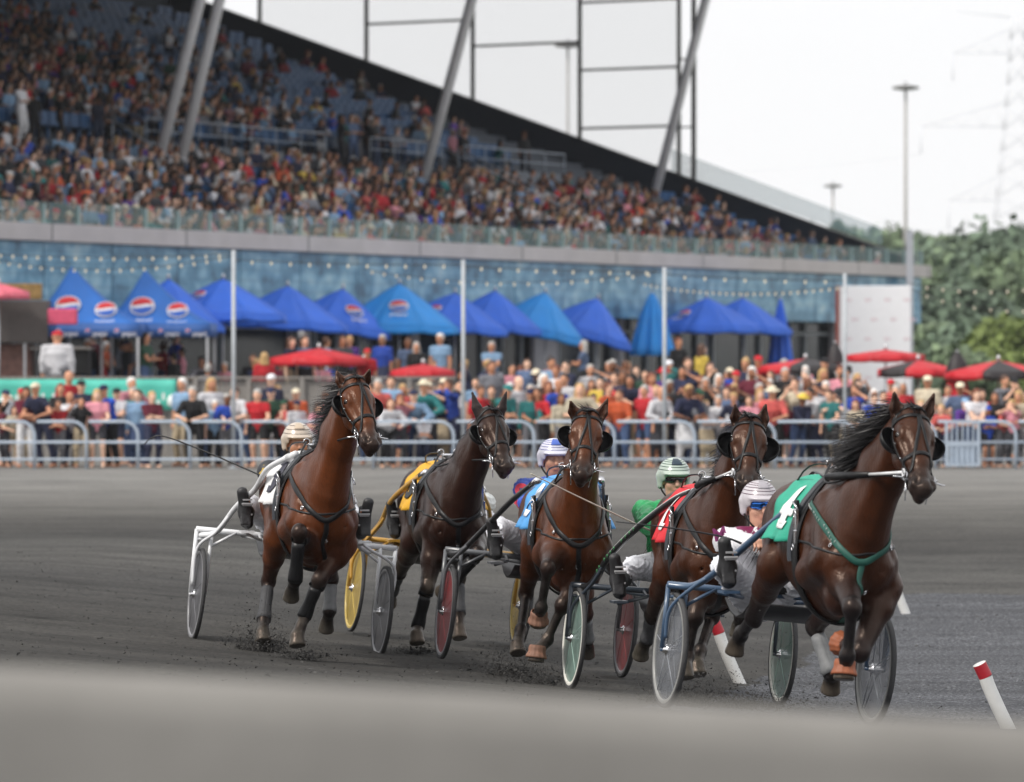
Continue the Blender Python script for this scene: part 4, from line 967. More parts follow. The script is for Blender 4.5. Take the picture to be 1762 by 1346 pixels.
BL = [(290, 480, 68, 572, 104, blue_a, 0, None), (384, 480, 78, 552, 106, blue_a, .02, [(R(-130), .55, .20)]), (495, 492, 76, 566, 110, blue_a, .06, [(R(-140), .6, .12)]), (590, 497, 66, 572, 114, blue_a, .14, [(R(-62), .62, .26)]),
      (687, 488, 75, 572, 115, blue_b, .03, [(R(-88), .60, .27)]), (783, 504, 70, 570, 119, blue_a, .10, [(R(-120), .62, .19)]), (852, 500, 62, 570, 122, blue_a, .10, None), (938, 503, 60, 580, 124, blue_b, .22, None),
      (1028, 513, 58, 585, 128, blue_a, .30, None), (1216, 512, 66, 572, 134, blue_a, 0, [(R(-135), .62, .22)]), (1278, 513, 62, 572, 137, blue_a, .06, None)]
bl_lab = ['royal blue parasol just right of the two peaked tents', 'royal blue parasol behind the first tall post with a side emblem', 'royal blue parasol right of the first tall post', 'tilted royal blue parasol with emblem on its low front panel', 'brighter blue parasol with round emblem on its front panel', 'royal blue parasol just left of the second tall post',
          'plain royal blue parasol just right of the second tall post', 'bright sky blue tilted parasol without front emblem', 'steeply tilted royal blue parasol left of the closed blue one', 'royal blue parasol with emblem right of the third tall post', 'rightmost open royal blue parasol under the stand']
for (a, lb) in zip(BL, bl_lab): umbrella(a[0], a[1], a[2], a[3], a[4], a[5], lb, PZ if a[0] < 800 else .5, a[6], a[7])
closed_umbrella(1122, 505, 36, 612, 130, blue_b, 'large closed bright blue parasol by the third tall post', .5, 'blue umbrellas on the terrace')
closed_umbrella(1343, 515, 20, 628, 138, blue_a, 'slim closed royal blue parasol near the white backdrop', .5, 'blue umbrellas on the terrace')
RG = 'red umbrellas on the terrace'
umbrella(549, 600, 68, 628, 98, red_c, 'wide flat red parasol behind the plank fence', PZ, 0, group=RG)
umbrella(728, 627, 45, 650, 97, red_c, 'small red parasol left of the second tall post', PZ, 0, group=RG)
umbrella(1386, 618, 64, 642, 100, red_c, 'red and black parasol left of the white backdrop', .3, 0, black=(5, 6), group=RG)
umbrella(1524, 602, 54, 622, 108, red_c, 'highest red parasol before the white backdrop', .3, 0, group=RG)
umbrella(1580, 620, 56, 648, 100, red_c, 'red parasol with one black panel at the edge of the trees', .3, 0, black=(4,), group=RG)
umbrella(1718, 621, 74, 652, 97, red_c, 'rightmost red parasol with black front panel', .3, 0, black=(5,), group=RG)
umbrella(-2, 488, 42, 514, 97.6, mat('pink_canvas', (.75, .16, .22), .6), 'pink parasol at the left edge above the kiosk', PZ, 0, group='pink umbrella')
closed_umbrella(1437, 594, 17, 680, 100, red_c, 'closed red parasol with black top beside the backdrop', .3, RG, black_c)
closed_umbrella(1647, 610, 22, 700, 97, red_c, 'closed red parasol with black top left of the rightmost one', .3, RG, black_c)
tent_m = mat('tent_blue', (.018, .14, .50), .6, var=.15, scale=1.2); tent_v = mat('tent_valance', (.03, .11, .36), .6)
def tent(px, py, x0, x1, ye, Y, lab):
    root = empty('peaked_tent', (XP(px, Y), Y, PZ)); tag(root, lab, 'tent', 'peaked blue tents on the terrace'); H = ZP(py, Y) - PZ; he = ZP(ye - 22, Y) - PZ; hv = ZP(ye, Y) - PZ
    w0, w1 = XP(x0, Y) - root.location.x, XP(x1, Y) - root.location.x; cx = (w0 + w1) / 2; hw = (w1 - w0) / 2; cor = [(w0, -hw), (w1, -hw), (w1, hw), (w0, hw)]; q = MB(); apex = Vector((cx - hw * .28, 0, H))
    for s in range(4):
        a, b2 = Vector((*cor[s], he)), Vector((*cor[(s + 1) % 4], he)); P = []
        for i in range(9):
            t = i / 8; row = []
            for j in range(9):
                e = a.lerp(b2, j / 8); p = apex.lerp(e, t); p.z = he + (H - he) * (1 - t) ** 1.45 ; row.append(p)
            P.append(row)
        q.grid(P, .006)
    q.build('roof', tent_m, root)
    q = MB()
    for s in range(4):
        a, b2 = Vector((*cor[s], he)), Vector((*cor[(s + 1) % 4], he)); q.grid([[a.lerp(b2, j / 8), a.lerp(b2, j / 8) + Vector((0, 0, hv - he))] for j in range(9)], .006)
    q.build('valance', tent_v, root)
    for c in cor: q = MB(); q.box((c[0] * .97, c[1] * .97, he / 2), (.06, .06, he)); q.build('leg', alum, root)
    for (u, v, sz) in ((.36, .52, .30), (.86, .60, .26)):
        fr = (Vector((*cor[0], he)).lerp(Vector((*cor[1], he)), u)); p = apex.lerp(fr, v + .06); p.z = he + (H - he) * (1 - v - .06) ** 1.45 + .02
        sl_ = 1.45 * (H - he) * (1 - v) ** .45; globe(root, p + Vector((0, -.03, .02)), Vector((0, -sl_, hw)), sz, text=True)
    for i in range(4):
        x = w0 + (w1 - w0) * (i + .5) / 4; t = bpy.data.objects.new('lettering', lu); COL.objects.link(t); t.parent = root; t.location = (x + .08, -hw - .012, hv + .07); t.rotation_euler = (R(90), 0, 0); t.scale = (.16,) * 3
        globe(root, Vector((x - .2, -hw - .005, hv + .12)), Vector((0, -1, 0)), .06, text=False)
tent(112, 458, 52, 250, 580, 100.0, 'left peaked blue tent with round emblems above the kiosk')
tent(210, 464, 183, 368, 580, 101.5, 'right peaked blue tent with round emblems and lettered edge')
# ================================================================ RIGHT SIDE: backdrop, column, lamps, pylon, trees
b_ = MB(); Y = 136; x0, x1 = XP(1443, Y), XP(1567, Y); z0, z1 = 0, ZP(492, Y); b_.box(((x0 + x1) / 2, Y, (z0 + z1) / 2), (x1 - x0, .12, z1 - z0), bev=.02)
bd = b_.build('backdrop_wall', mat('white_vinyl', (.88, .88, .90), .5, var=.03)); tag(bd, 'tall white printed backdrop wall at the right end of the stand', 'backdrop')
q = MB(); q.box((x0 - .05, Y - .02, (z0 + z1) / 2), (.1, .2, z1)); q.build('red_edge', mat('brown_red_edge', (.30, .06, .04), .6), bd)
q = MB()
for j in range(6):
    for i in range(4):
        xx = x0 + .25 + i * .62 + (j % 2) * .2; zc = z1 - .45 - j * .62
        q.box((xx, Y - .065, zc), (.05, .004, .10)); q.box((xx + .07, Y - .065, zc - .02), (.03, .004, .05)); q.box((xx + .13, Y - .065, zc), (.04, .004, .08))
q.build('faint_red_print', mat('faint_red', (.68, .48, .52), .6), bd)
b_ = MB(); b_.box((XP(1565, 151), 151, ZP(396, 151) / 2), (.24, .24, ZP(396, 151))); tag(b_.build('white_column', mat('white_paint', (.72, .74, .78), .5)), 'slim white column at the right corner of the stand', 'column')
def lamp_mast(px, py, Y, hw, r, lab):
    root = empty('light_mast', (XP(px, Y), Y, 0)); tag(root, lab, 'light mast', 'tall light masts behind the stand'); H = ZP(py, Y)
    q = MB(); q.tube([(0, 0, -.5), (0, 0, H)], r * 1.3, 10, r2=r * .8); q.build('pole', mat('mast_paint', (.36, .35, .34), .6), root)
    q = MB(); q.lathe([(0, -.25 * hw), (hw, -.12 * hw), (hw * 1.05, .06 * hw), (hw * .4, .2 * hw), (0, .25 * hw)], (0, 0, H), 16); q.tube([(0, 0, H), (0, 0, H + hw * .5)], r * .5, 6); q.build('lamp_head', mat('mast_head', (.20, .20, .20), .6), root)
lamp_mast(1558, 151, 300, .92, .13, 'tallest light mast rising beside the white column')
lamp_mast(1433, 320, 450, .95, .15, 'shorter distant light mast behind the sloping wall')
lamp_mast(977, 78, 260, .78, .10, 'light mast seen through the glass screen')
def lattice_tower():
    Y = 560; X = XP(1752, Y); root = empty('transmission_tower', (X, Y, 0)); tag(root, 'pale steel lattice power pylon fading in the haze at right', 'pylon'); H = ZP(30, Y); q = MB(); m = mat('pylon_steel_hazed', (.75, .77, .80), .7)  # steel colour paled to stand in for distance haze
    def wd(z): return 4.2 * (1 - z / H) ** 1.3 + .9
    lv = [H * k / 16 for k in range(17)]
    for a, b2 in zip(lv[:-1], lv[1:]):
        wa, wb = wd(a), wd(b2)
        for (i, j) in ((-1, -1), (1, -1), (1, 1), (-1, 1)):
            q.tube([(i * wa, j * wa, a), (i * wb, j * wb, b2)], .06, 4)
            i2, j2 = (-j, i); q.tube([(i * wa, j * wa, a), (i2 * wb, j2 * wb, b2)], .035, 4); q.tube([(i2 * wa, j2 * wa, a), (i * wb, j * wb, b2)], .06, 4)
    q.build('lattice', m, root)
    for (py, L) in ((92, 7.5), (218, 11), (345, 6.5)):
        z = ZP(py, Y)
        for s in (-1, 1):
            q = MB(); w_ = wd(z); q.tube([(s * w_, 0, z), (s * (w_ + L), 0, z)], .06, 4); q.tube([(s * w_, 0, z + 3.2), (s * (w_ + L), 0, z)], .055, 4); q.tube([(s * (w_ + L), 0, z), (s * (w_ + L), 0, z - 3.6)], .07, 5)
            for k in range(4): q.tube([(s * (w_ + L * k / 4), 0, z), (s * (w_ + L * (k + .5) / 4), 0, z + 3.2 * (1 - (k + .5) / 4)), (s * (w_ + L * (k + 1) / 4), 0, z)], .03, 4)
            q.build('cross_arm', m, root)
    q = MB(); q.tube([(-1, 0, H), (-8, 0, H + .8)], .06, 4); q.tube([(1, 0, H), (8, 0, H + .8)], .06, 4); q.build('top_arm', m, root)
    for py, L in ((345, 6.5), (218, 11)):
        z = ZP(py, Y) - 3.6; a = Vector((X - L - 2, Y, z)); b2 = Vector((XP(900, 620), 620, z + 2)); q = MB(); q.tube([a.lerp(b2, t / 20) - Vector((0, 0, 5 * 4 * (t / 20) * (1 - t / 20) * .4)) for t in range(21)], .03, 4)
        tag(q.build('power_line', m), ('upper' if L > 7 else 'lower') + ' power line crossing the pale sky', 'cable', 'power lines')
lattice_tower()
def leaf_mat(name, c): return mat(name, attr='Col', rough=.8, var=.12, scale=.3)
bark = mat('bark', (.08, .065, .05), .9, var=.3)
def tree(X, Y, H, wid, col, lab, n_=3600, z0=0, leaf=.55, base=.12):
    root = empty('leafy_tree', (X, Y, z0)); tag(root, lab, 'tree', 'trees beyond the right end of the stand'); rr = random.random
    q = MB(); top = Vector((random.uniform(-.4, .4), 0, H * .72)); q.tube([(0, 0, -.3), (0, 0, H * .25), tuple(top)], .28, 8, r2=.07)
    lobes = []
    for i in range(13):
        a = rr() * 6.28; zz_ = H * (base + (1 - base - .12) * rr()); rad_ = wid * .5 * math.sin(math.pi * min(.96, (zz_ / H) ** .8 + .05)) * (.35 + .5 * rr())
        c = Vector((rad_ * math.cos(a), rad_ * math.sin(a), zz_)); lobes.append((c, wid * (.16 + .14 * rr()), random.uniform(.8, 1.2))); q.tube([(0, 0, max(.5, zz_ - wid * .3)), c * .6 + Vector((0, 0, zz_ * .38)), c], .07, 5, r2=.02)
    lobes.append((Vector((0, 0, H * .86)), wid * .2, 1.1))
    q.build('trunk', bark, root)
    C = np.array([l_[0] for l_ in lobes]); ra = np.array([l_[1] for l_ in lobes]); br = np.array([l_[2] for l_ in lobes]); k = RNG.choice(len(lobes), n_, p=ra ** 2 / (ra ** 2).sum())
    d = RNG.normal(size=(n_, 3)); d /= np.linalg.norm(d, axis=1, keepdims=True); P = C[k] + d * (ra[k] * RNG.uniform(.55, 1.12, n_) ** .6)[:, None] * np.array([1, 1, .85])
    u = RNG.normal(size=(n_, 3)); u /= np.linalg.norm(u, axis=1, keepdims=True); v = np.cross(u, d); v /= np.linalg.norm(v, axis=1, keepdims=True) + 1e-9; s_ = RNG.uniform(.5, 1.2, n_)[:, None] * leaf
    V = np.stack([P - u * s_ * .6, P + v * s_ * .5, P + u * s_ * .6, P - v * s_ * .35], 1).reshape(-1, 3)
    me = bpy.data.meshes.new('crown'); me.vertices.add(4 * n_); me.vertices.foreach_set('co', V.astype(np.float32).ravel()); me.loops.add(4 * n_); me.loops.foreach_set('vertex_index', np.arange(4 * n_, dtype=np.int32)); me.polygons.add(n_)
    me.polygons.foreach_set('loop_start', np.arange(0, 4 * n_, 4, dtype=np.int32)); me.polygons.foreach_set('loop_total', np.full(n_, 4, np.int32)); me.update(calc_edges=True)
    kk = (br[k] * RNG.uniform(.7, 1.3, n_))[:, None]; cc = np.repeat(np.hstack([np.array(col) * kk, np.ones((n_, 1))]), 4, axis=0)
    me.color_attributes.new('Col', 'FLOAT_COLOR', 'POINT').data.foreach_set('color', cc.astype(np.float32).ravel()); me.materials.append(leaf_mat('leaves', col)); link('crown', me, root)
dg, mg_, lg_ = (.10, .145, .095), (.13, .18, .10), (.15, .20, .05)  # leaf greens lightened to put distance haze into the colour
TREES = [(1480, 395, 330, 13, dg), (1530, 390, 330, 14, mg_), (1590, 402, 300, 12, dg), (1620, 398, 320, 13, mg_), (1655, 400, 310, 12, dg), (1690, 408, 300, 12, mg_), (1725, 392, 280, 12, dg), (1765, 372, 240, 12, dg), (1800, 400, 250, 12, mg_),
         (1600, 470, 240, 10, mg_), (1640, 500, 225, 9, dg), (1690, 455, 235, 9, dg), (1735, 440, 230, 10, mg_), (1575, 520, 215, 7, dg), (1610, 560, 205, 6, mg_), (1665, 575, 200, 6, dg), (1738, 548, 195, 5.6, lg_), (1700, 600, 190, 4, lg_), (1780, 520, 200, 6, dg), (1590, 610, 185, 4.5, dg), (1640, 605, 185, 4.5, mg_), (1545, 430, 260, 8, mg_)]
nmz = {id(dg): 'dark green', id(mg_): 'mid green', id(lg_): 'light yellow green'}
for i, (px, py, Y, wd_, c) in enumerate(TREES):
    tree(XP(px, Y), Y, ZP(py, Y) * .90, wd_, c, f"{nmz[id(c)]} tree, {'tall on the skyline' if py < 450 else 'in the middle rank' if py < 540 else 'low in front'}, {'above the sloping wall' if px < 1570 else 'right of the white column' if px < 1640 else 'above the closed red parasol' if px < 1700 else 'at the right edge'}", leaf=.5 * Y / 200)
for (px, py, wd_) in ((945, 196, 3.6), (985, 203, 3.2), (1018, 228, 3)): tree(XP(px, 250), 250, ZP(py, 250), wd_, dg, f"thin treetop behind the glass screen, {'left of' if px < 960 else 'just right of' if px < 1000 else 'further right of'} the light mast", 1200, leaf=.5)
wd2 = MB()
for i in range(9000):
    x = random.uniform(24, 95); y = random.uniform(330, 380); h = ZP(412 + 10 * math.sin(x * .21) + 6 * math.sin(x * .63 + 1), y) * random.random() ** .6; s_ = random.uniform(.5, 1.3); k = random.uniform(.6, 1.3); wd2.cur = tuple(c * k for c in (dg if random.random() < .6 else mg_))
    a = random.random() * 6.28; wd2.add([(x - s_ * math.cos(a), y - s_ * math.sin(a), h), (x, y, h + s_), (x + s_ * math.cos(a), y + s_ * math.sin(a), h - .2), (x, y, h - s_)], [(0, 1, 2, 3)])
tag(wd2.build('far_woods', leaf_mat('leaves', dg)), 'far wood that closes the view behind the trees', 'woods', kind='stuff')
# ================================================================ TRACK PYLONS (knock-over markers) and the blurred near rail
pw_, pr_ = mat('pylon_white', (.74, .74, .72), .45, var=.08, scale=6), mat('pylon_red', (.42, .018, .03), .45)
def marker(bx, by, Y, tx, ty, lab, r=.044, L=None):
    b0 = W(bx, by, Y); b0.z = gz(b0.x, b0.y); t0 = W(tx, ty, Y - .05); root = empty('track_marker', b0); tag(root, lab, 'marker post', 'leaning white marker posts along the turn'); d = (t0 - b0); L = d.length; d.normalize(); bend = Vector((.02, 0, .0))
    pts = smoothpath([Vector((0, 0, -.02)), d * L * .33 - bend * .6, d * L * .66 - bend * .4, d * (L * .80)], 4)
    q = MB(); q.tube(pts, r, 20, cap=False); q.build('white_tube', pw_, root)
    q = MB(); q.tube([d * (L * .80), d * (L * .995)], r * 1.012, 20, cap=False); q.build('red_band', pr_, root)
    q = MB(); q.tube([d * (L * .99), d * L], r * 1.0, 20); q.build('white_cap', pw_, root)
def depth_at(px, py):
    Y = 20
    for _ in range(60):
        p = W(px, py, Y); e = p.z - gz(p.x, p.y); Y += e * 9
        Y = max(8, min(Y, 80))
    return Y
for (bx, by, tx, ty, lab) in ((1275, 1176, 1228, 1068, 'white marker post with red band behind the second wheel pair, half hidden by a hoof'), (1738, 1254, 1685, 1142, 'white marker post with red band nearest the camera at the right'), (1560, 1056, 1527, 965, 'white marker post mostly hidden behind the leading horse'), (1491, 1033, 1474, 955, 'farthest white marker post showing between horse legs')):
    Yd = depth_at(bx, by); print('marker', bx, Yd); marker(bx, by, Yd, tx, ty, lab, r=.044)
nr = MB(); a, b2 = Vector((-3.2, 5.6, 1.934)), Vector((3.2, 5.6, 1.582))
for seg in range(1):
    d = b2 - a; P = []
    for i in range(41):
        c = a.lerp(b2, i / 40); prof = [(0, -.55), (-.03, -.50), (-.035, -.06), (-.03, -.02), (0, 0), (.02, .0), (.03, -.03), (.03, -.55)]
        P.append([(c.x, c.y + u_, c.z + v_) for u_, v_ in prof])
    nr.grid(P)
tag(nr.build('near_rail', mat('near_rail_paint', (.225, .218, .205), 1.0, var=.16, scale=2.0, spec=0.05)), 'out of focus pale grey rail crossing the bottom of the picture', 'railing')
# ================================================================ HORSES
class Rig:
    """frame of one horse and sulky: x forward, y to the horse's left (picture right), z up; origin on the ground under the axle"""
    def __init__(s, wl, wr, Y, yaw):
        """wl, wr: picture points where the two wheels touch the ground"""
        s.th = R(yaw); s.h = Vector((math.sin(s.th), -math.cos(s.th), 0)); s.l = Vector((math.cos(s.th), math.sin(s.th), 0))
        dl = Y - .68 * math.sin(s.th); dr = Y + .68 * math.sin(s.th)
        a, b = W(*wl, dl), W(*wr, dr); s.O = (a + b) / 2; s.half = math.hypot((b - a).x, (b - a).y) / 2; s.roll = math.atan2(b.z - a.z, 2 * s.half)
        s.rz = math.atan2(s.h.y, s.h.x)
    def P(s, px, py, xl):
        """local point with the given forward distance that is seen at this picture point"""
        d = ray(px, py); A = np.array([[s.l.x, 0, -d.x], [s.l.y, 0, -d.y], [0, 1, -d.z]]); q = Vector((0, 0, CAMZ)) - s.O - s.h * xl
        y, z, t = np.linalg.solve(A, np.array(q)); return Vector((xl, y, z))
    def ground(s, xl, yl): p = s.O + s.h * xl + s.l * yl; return gz(p.x, p.y) - s.O.z
def lerp3(a, b, t): return tuple(a[i] + (b[i] - a[i]) * t for i in range(3))
LEG = dict(hum=.30, fore=.43, can=.265, past=.135)
def horse_solid(H):
    """H: dict of joints in rig coordinates; returns Solid"""
    S = Solid(); C = H['coat']; c, c2, blk, muz, hoofc = C['body'], C['belly'], C['black'], C['muzzle'], C['hoof']
    wx, wz = H['wx'], H['wz']; ty = H['ty']; rz = H.get('bz', 0)      # withers x, z ; ty(x) lateral centre line
    def T(x, y, z): return (wx + x, ty(wx + x) + y, wz - 1.57 + z + rz * (-x))
    Y_ = Vector((-(ty(1) - ty(0)), 1, 0)).normalized()
    secs = [(.27, 1.11, .235, .160), (.10, 1.13, .335, .195), (-.18, 1.12, .370, .240), (-.50, 1.16, .330, .268), (-.80, 1.21, .285, .245), (-1.05, 1.25, .27, .255), (-1.27, 1.20, .23, .20)]
    for (a, b) in zip(secs[:-1], secs[1:]): S.cone(T(a[0], 0, a[1]), T(b[0], 0, b[1]), (a[3], a[2]), (b[3], b[2]), .08, c, Y_, tg='torso')
    S.cone(T(.02, 0, 1.46), T(-.30, 0, 1.465), (.06, .10), (.07, .06), .10, c, Y_); S.cone(T(-.35, 0, 1.42), T(-.95, 0, 1.46), (.10, .07), (.14, .08), .10, c, Y_)
    for s in (1, -1):
        S.cone(T(-.05, .13 * s, 1.40), T(.20, .168 * s, 1.09), (.055, .11), (.075, .14), .030, c, Y_)            # shoulder blade
        S.cone(T(.16, .165 * s, 1.08), T(-.10, .175 * s, 1.02), .088, .108, .032, c)                              # triceps mass
        S.ell(T(.31, .095 * s, 1.06), (.085, .095, .15), .018, c); S.ell(T(.21, .09 * s, .90), (.11, .085, .12), .04, c2)   # pectorals
        S.ell(T(-1.02, .155 * s, 1.24), (.25, .130, .25), .04, c); S.ell(T(-1.26, .12 * s, 1.16), (.12, .10, .24), .05, c)
        S.ell(T(-.88, .20 * s, 1.38), (.07, .05, .05), .06, c)                                                 # point of hip
    S.ell(T(-.60, 0, .95), (.30, .12, .08), .08, c2)
    for s in (1, -1):      # grooves between the big muscles
        for a, b, r_ in (((.24, .195, 1.36), (.36, .13, 1.04), .010), ((-.10, .262, 1.30), (-.17, .262, .98), .013), ((-.72, .275, 1.34), (-.82, .262, 1.02), .03), ((-1.14, .262, 1.42), (-1.20, .250, 1.08), .012), ((.02, .225, 1.38), (.13, .250, 1.14), .010)):
            S.cone(T(a[0], a[1] * s, a[2]), T(b[0], b[1] * s, b[2]), r_, r_, .035, sub=True)
    S.cone(T(.40, 0, 1.10), T(.34, 0, .86), .009, .014, .03, sub=True)
    # forelegs
    for q, s in (('L', 1), ('R', -1)):
        f = H['f' + q]; e, k, ft, co, toe = [Vector(v) for v in f]     # elbow, knee, fetlock, coronet, toe direction
        sh = Vector(T(.20, .155 * s, 1.07)); S.cone(sh, e, (.080, .135), (.068, .10), .06, c); fd = (k - e)
        m = e.lerp(k, .32); S.cone(e, m, .094, .090, .04, lerp3(c, blk, .15)); S.cone(m, k, .082, .050, .03, lerp3(c, blk, .72)); S.cone(m + Vector((.025, .014 * s, 0)), e.lerp(k, .66), .055, .042, .02, c); S.cone(e + Vector((-.03, -.02 * s, 0)), e.lerp(k, .55), .060, .040, .03, c)
        S.ell(k, (.054, .053, .064), .022, blk, frame((1, 0, 0), (0, 1, 0))); lowleg(S, k, ft, co, toe, blk, hoofc, .0335, H['fh' + q])
    for q, s in (('L', 1), ('R', -1)):
        st, hk, ft, co, toe = [Vector(v) for v in H['h' + q]]; hp = Vector(T(-1.06, .14 * s, 1.25))
        S.cone(hp, st, (.13, .21), (.095, .135), .07, c, Y_); S.cone(Vector(T(-1.25, .12 * s, 1.15)), st.lerp(hk, .45), (.09, .12), (.055, .06), .06, c, Y_)
        m = st.lerp(hk, .45); S.cone(st, m, (.098, .12), (.074, .088), .04, c, Y_); S.cone(m, hk, (.070, .082), (.046, .054), .03, lerp3(c, blk, .7), Y_)
        d = (hk - st).normalized(); cn = (ft - hk).normalized(); back = (d - cn).normalized()
        S.ell(hk, (.054, .054, .066), .025, blk); S.cone(hk.lerp(m, .5) + back * .03, hk + back * .045, .018, .024, .02, blk)   # tendon and point of hock
        lowleg(S, hk, ft, co, toe, blk, hoofc, .036, H['hh' + q])
    # neck: base -> poll
    nb0, nb1 = Vector(T(-.02, 0, 1.25)), Vector(T(.20, 0, 1.22)); pl = H['poll']; ml = (nb1 + pl) / 2; crest = Vector(T(-.05, 0, 1.48))
    hd = H['muzzle'] - pl; lat = H['lat']; 
    nmid = nb1.lerp(pl, .5) + Vector((-.015, 0, .03)); ax = (pl - nb1).normalized()
    Yn = (Vector(Y_) * .6 + lat * .4).normalized()
    S.cone(nb0, nb1.lerp(nmid, .3), (.170, .30), (.140, .235), .08, c, Y_); S.cone(nb1.lerp(nmid, .3), nmid, (.138, .225), (.108, .175), .07, c, Yn); S.cone(nmid, pl + hd.normalized() * .03 - ax * .03, (.105, .17), (.080, .115), .06, c, lat)
    S.cone(crest, nmid + Vector((-.10, 0, .08)), (.05, .07), (.035, .05), .06, c, Y_)
    for s in (1, -1): S.cone(Vector(T(.28, .07 * s, 1.10)), pl.lerp(nmid, .35) + lat * .045 * s + hd.normalized() * .04, .045, .030, .04, c)   # neck muscles beside the windpipe
    head_parts(S, H, c, blk, muz)
    return S
def lowleg(S, k, ft, co, toe, blk, hoofc, r, hk_):
    d = (ft - k).normalized(); S.cone(k, ft, (r, r * 1.12), (r * .86, r * 1.1), .02, blk); bk = d.cross(Vector((0, 1, 0))).normalized()
    S.cone(k.lerp(ft, .12) - bk * r * .55, ft - bk * r * .6, r * .52, r * .55, .012, blk)
    S.ell(ft, (.047, .045, .052), .02, blk); S.ell(ft - bk * .028, (.022, .026, .03), .02, blk)
    S.cone(ft, co, .037, .045, .02, blk)
    if not hk_: return
    a = (co - ft).normalized(); t = Vector(toe).normalized(); n = t        # t: direction the hoof points, from coronet down to the toe
    S.cone(co - t * .005, co + t * .055, .048, .060, .014, hoofc)
    lat = Vector((0, 1, 0)); f = frame(t, lat); S.box(co + t * .125, (.055, .09, .09), f, .006, sub=True, col=lerp3(hoofc, (.02, .02, .02), .3))
def head_parts(S, H, c, blk, muz):
    pl, mz, lat = H['poll'], H['muzzle'], H['lat']; d = (mz - pl); L = d.length; d.normalize(); lat = (lat - d * lat.dot(d)).normalized(); fr = lat.cross(d).normalized()
    if fr.x < 0 and fr.z < 0: fr = -fr
    if fr.dot(Vector((1, 0, .6))) < 0: fr = -fr                     # fr: out of the front of the face
    H['hd'], H['hf'], H['hl'], H['hlen'] = d, fr, lat, L
    def P(u, f, l): return pl + d * (u * L) + fr * f + lat * l
    H['hP'] = P; M = frame(d, lat)
    S.cone(P(.02, -.05, 0), P(.26, -.045, 0), (.084, .092), (.100, .10), .035, c, lat)             # cranium to eyes
    S.cone(P(.24, -.04, 0), P(.60, -.045, 0), (.097, .095), (.062, .078), .04, c, lat)             # face
    S.cone(P(.20, .018, 0), P(.66, .016, 0), (.062, .024), (.036, .018), .03, c, lat)              # nasal plane
    S.cone(P(.58, -.045, 0), P(.90, -.035, 0), (.060, .070), (.058, .062), .03, lerp3(c, muz, .45), lat)
    S.ell(P(.955, -.018, 0), (.045, .048, .056), .03, muz, M); S.ell(P(.955, -.085, 0), (.042, .034, .026), .02, muz, M)  # upper lip, chin
    for s in (1, -1):
        S.ell(P(.36, -.105, .058 * s), (.105, .036, .080), .03, c, M)                              # cheek / jaw
        S.cone(P(.42, -.15, .035 * s), P(.86, -.085, .022 * s), .028, .022, .04, lerp3(c, muz, .3))
        S.ell(P(.275, -.002, .090 * s), (.048, .018, .030), .018, c, M)                            # brow over the eye
        S.ell(P(.30, -.028, .101 * s), (.026, .014, .020), .010, (.02, .012, .01), M)              # eyeball bulge
        S.cone(P(.36, -.03, .098 * s), P(.62, -.03, .062 * s), .014, .009, .03, c)                 # facial crest
        S.ell(P(.90, -.010, .054 * s), (.036, .022, .026), .012, muz, M); S.ell(P(.895, .024, .043 * s), (.030, .017, .024), .008, (.006, .004, .004), M, sub=True)   # nostril
        S.cone(P(.80, -.02, .058 * s), P(.92, -.055, .048 * s), .020, .018, .02, muz)
    S.cone(P(.93, -.062, .045), P(.93, -.062, -.045), .006, .006, .008, (.02, .012, .012), sub=True)  # mouth line
    for q, s in (('L', 1), ('R', -1)):
        et = H['ear' + q]; eb = P(.01, -.045, .078 * s); ax = et - eb; eL = ax.length; a = ax.normalized(); w_ = (lat * .8 + fr * -.55 * s * 0 + lat * 0); w_ = (lat - a * lat.dot(a)).normalized(); fo = w_.cross(a); fo = fo if fo.dot(fr + Vector((.5, 0, 0))) > 0 else -fo
        ec = H['coat'].get('ear', c)
        S.cone(eb, eb + a * eL * .42, (.033, .030), (.040, .026), .02, ec, w_); S.cone(eb + a * eL * .42, et + a * .008, (.040, .026), (.009, .007), .012, ec, w_)
        if 'ear' not in H['coat']: S.cone(eb + a * eL * .25 + fo * .024, eb + a * eL * .80 + fo * .012, (.022, .018), (.010, .008), .008, (.03, .018, .015), w_, sub=True)
COATS = {
 'A': dict(body=(.098, .0265, .0075), belly=(.075, .022, .010), black=(.008, .007, .0075), muzzle=(.035, .024, .022), hoof=(0.072, 0.063, 0.051)),
 'B': dict(body=(.020, .0066, .0042), belly=(.024, .0125, .0095), black=(.008, .007, .0075), muzzle=(.028, .021, .020), hoof=(0.132, 0.108, 0.084), ear=(.030, .024, .026)),
 'C': dict(body=(.082, .0225, .0066), belly=(.066, .021, .011), black=(.008, .007, .0075), muzzle=(.026, .019, .018), hoof=(0.084, 0.072, 0.06)),
 'D': dict(body=(.046, .0128, .0042), belly=(.045, .018, .010), black=(.007, .006, .0065), muzzle=(.028, .022, .021), hoof=(0.078, 0.069, 0.054)),
 'E': dict(body=(.040, .0110, .0036), belly=(.033, .0125, .0085), black=(.008, .0078, .0095), muzzle=(.030, .022, .020), hoof=(0.09, 0.072, 0.054)),
}
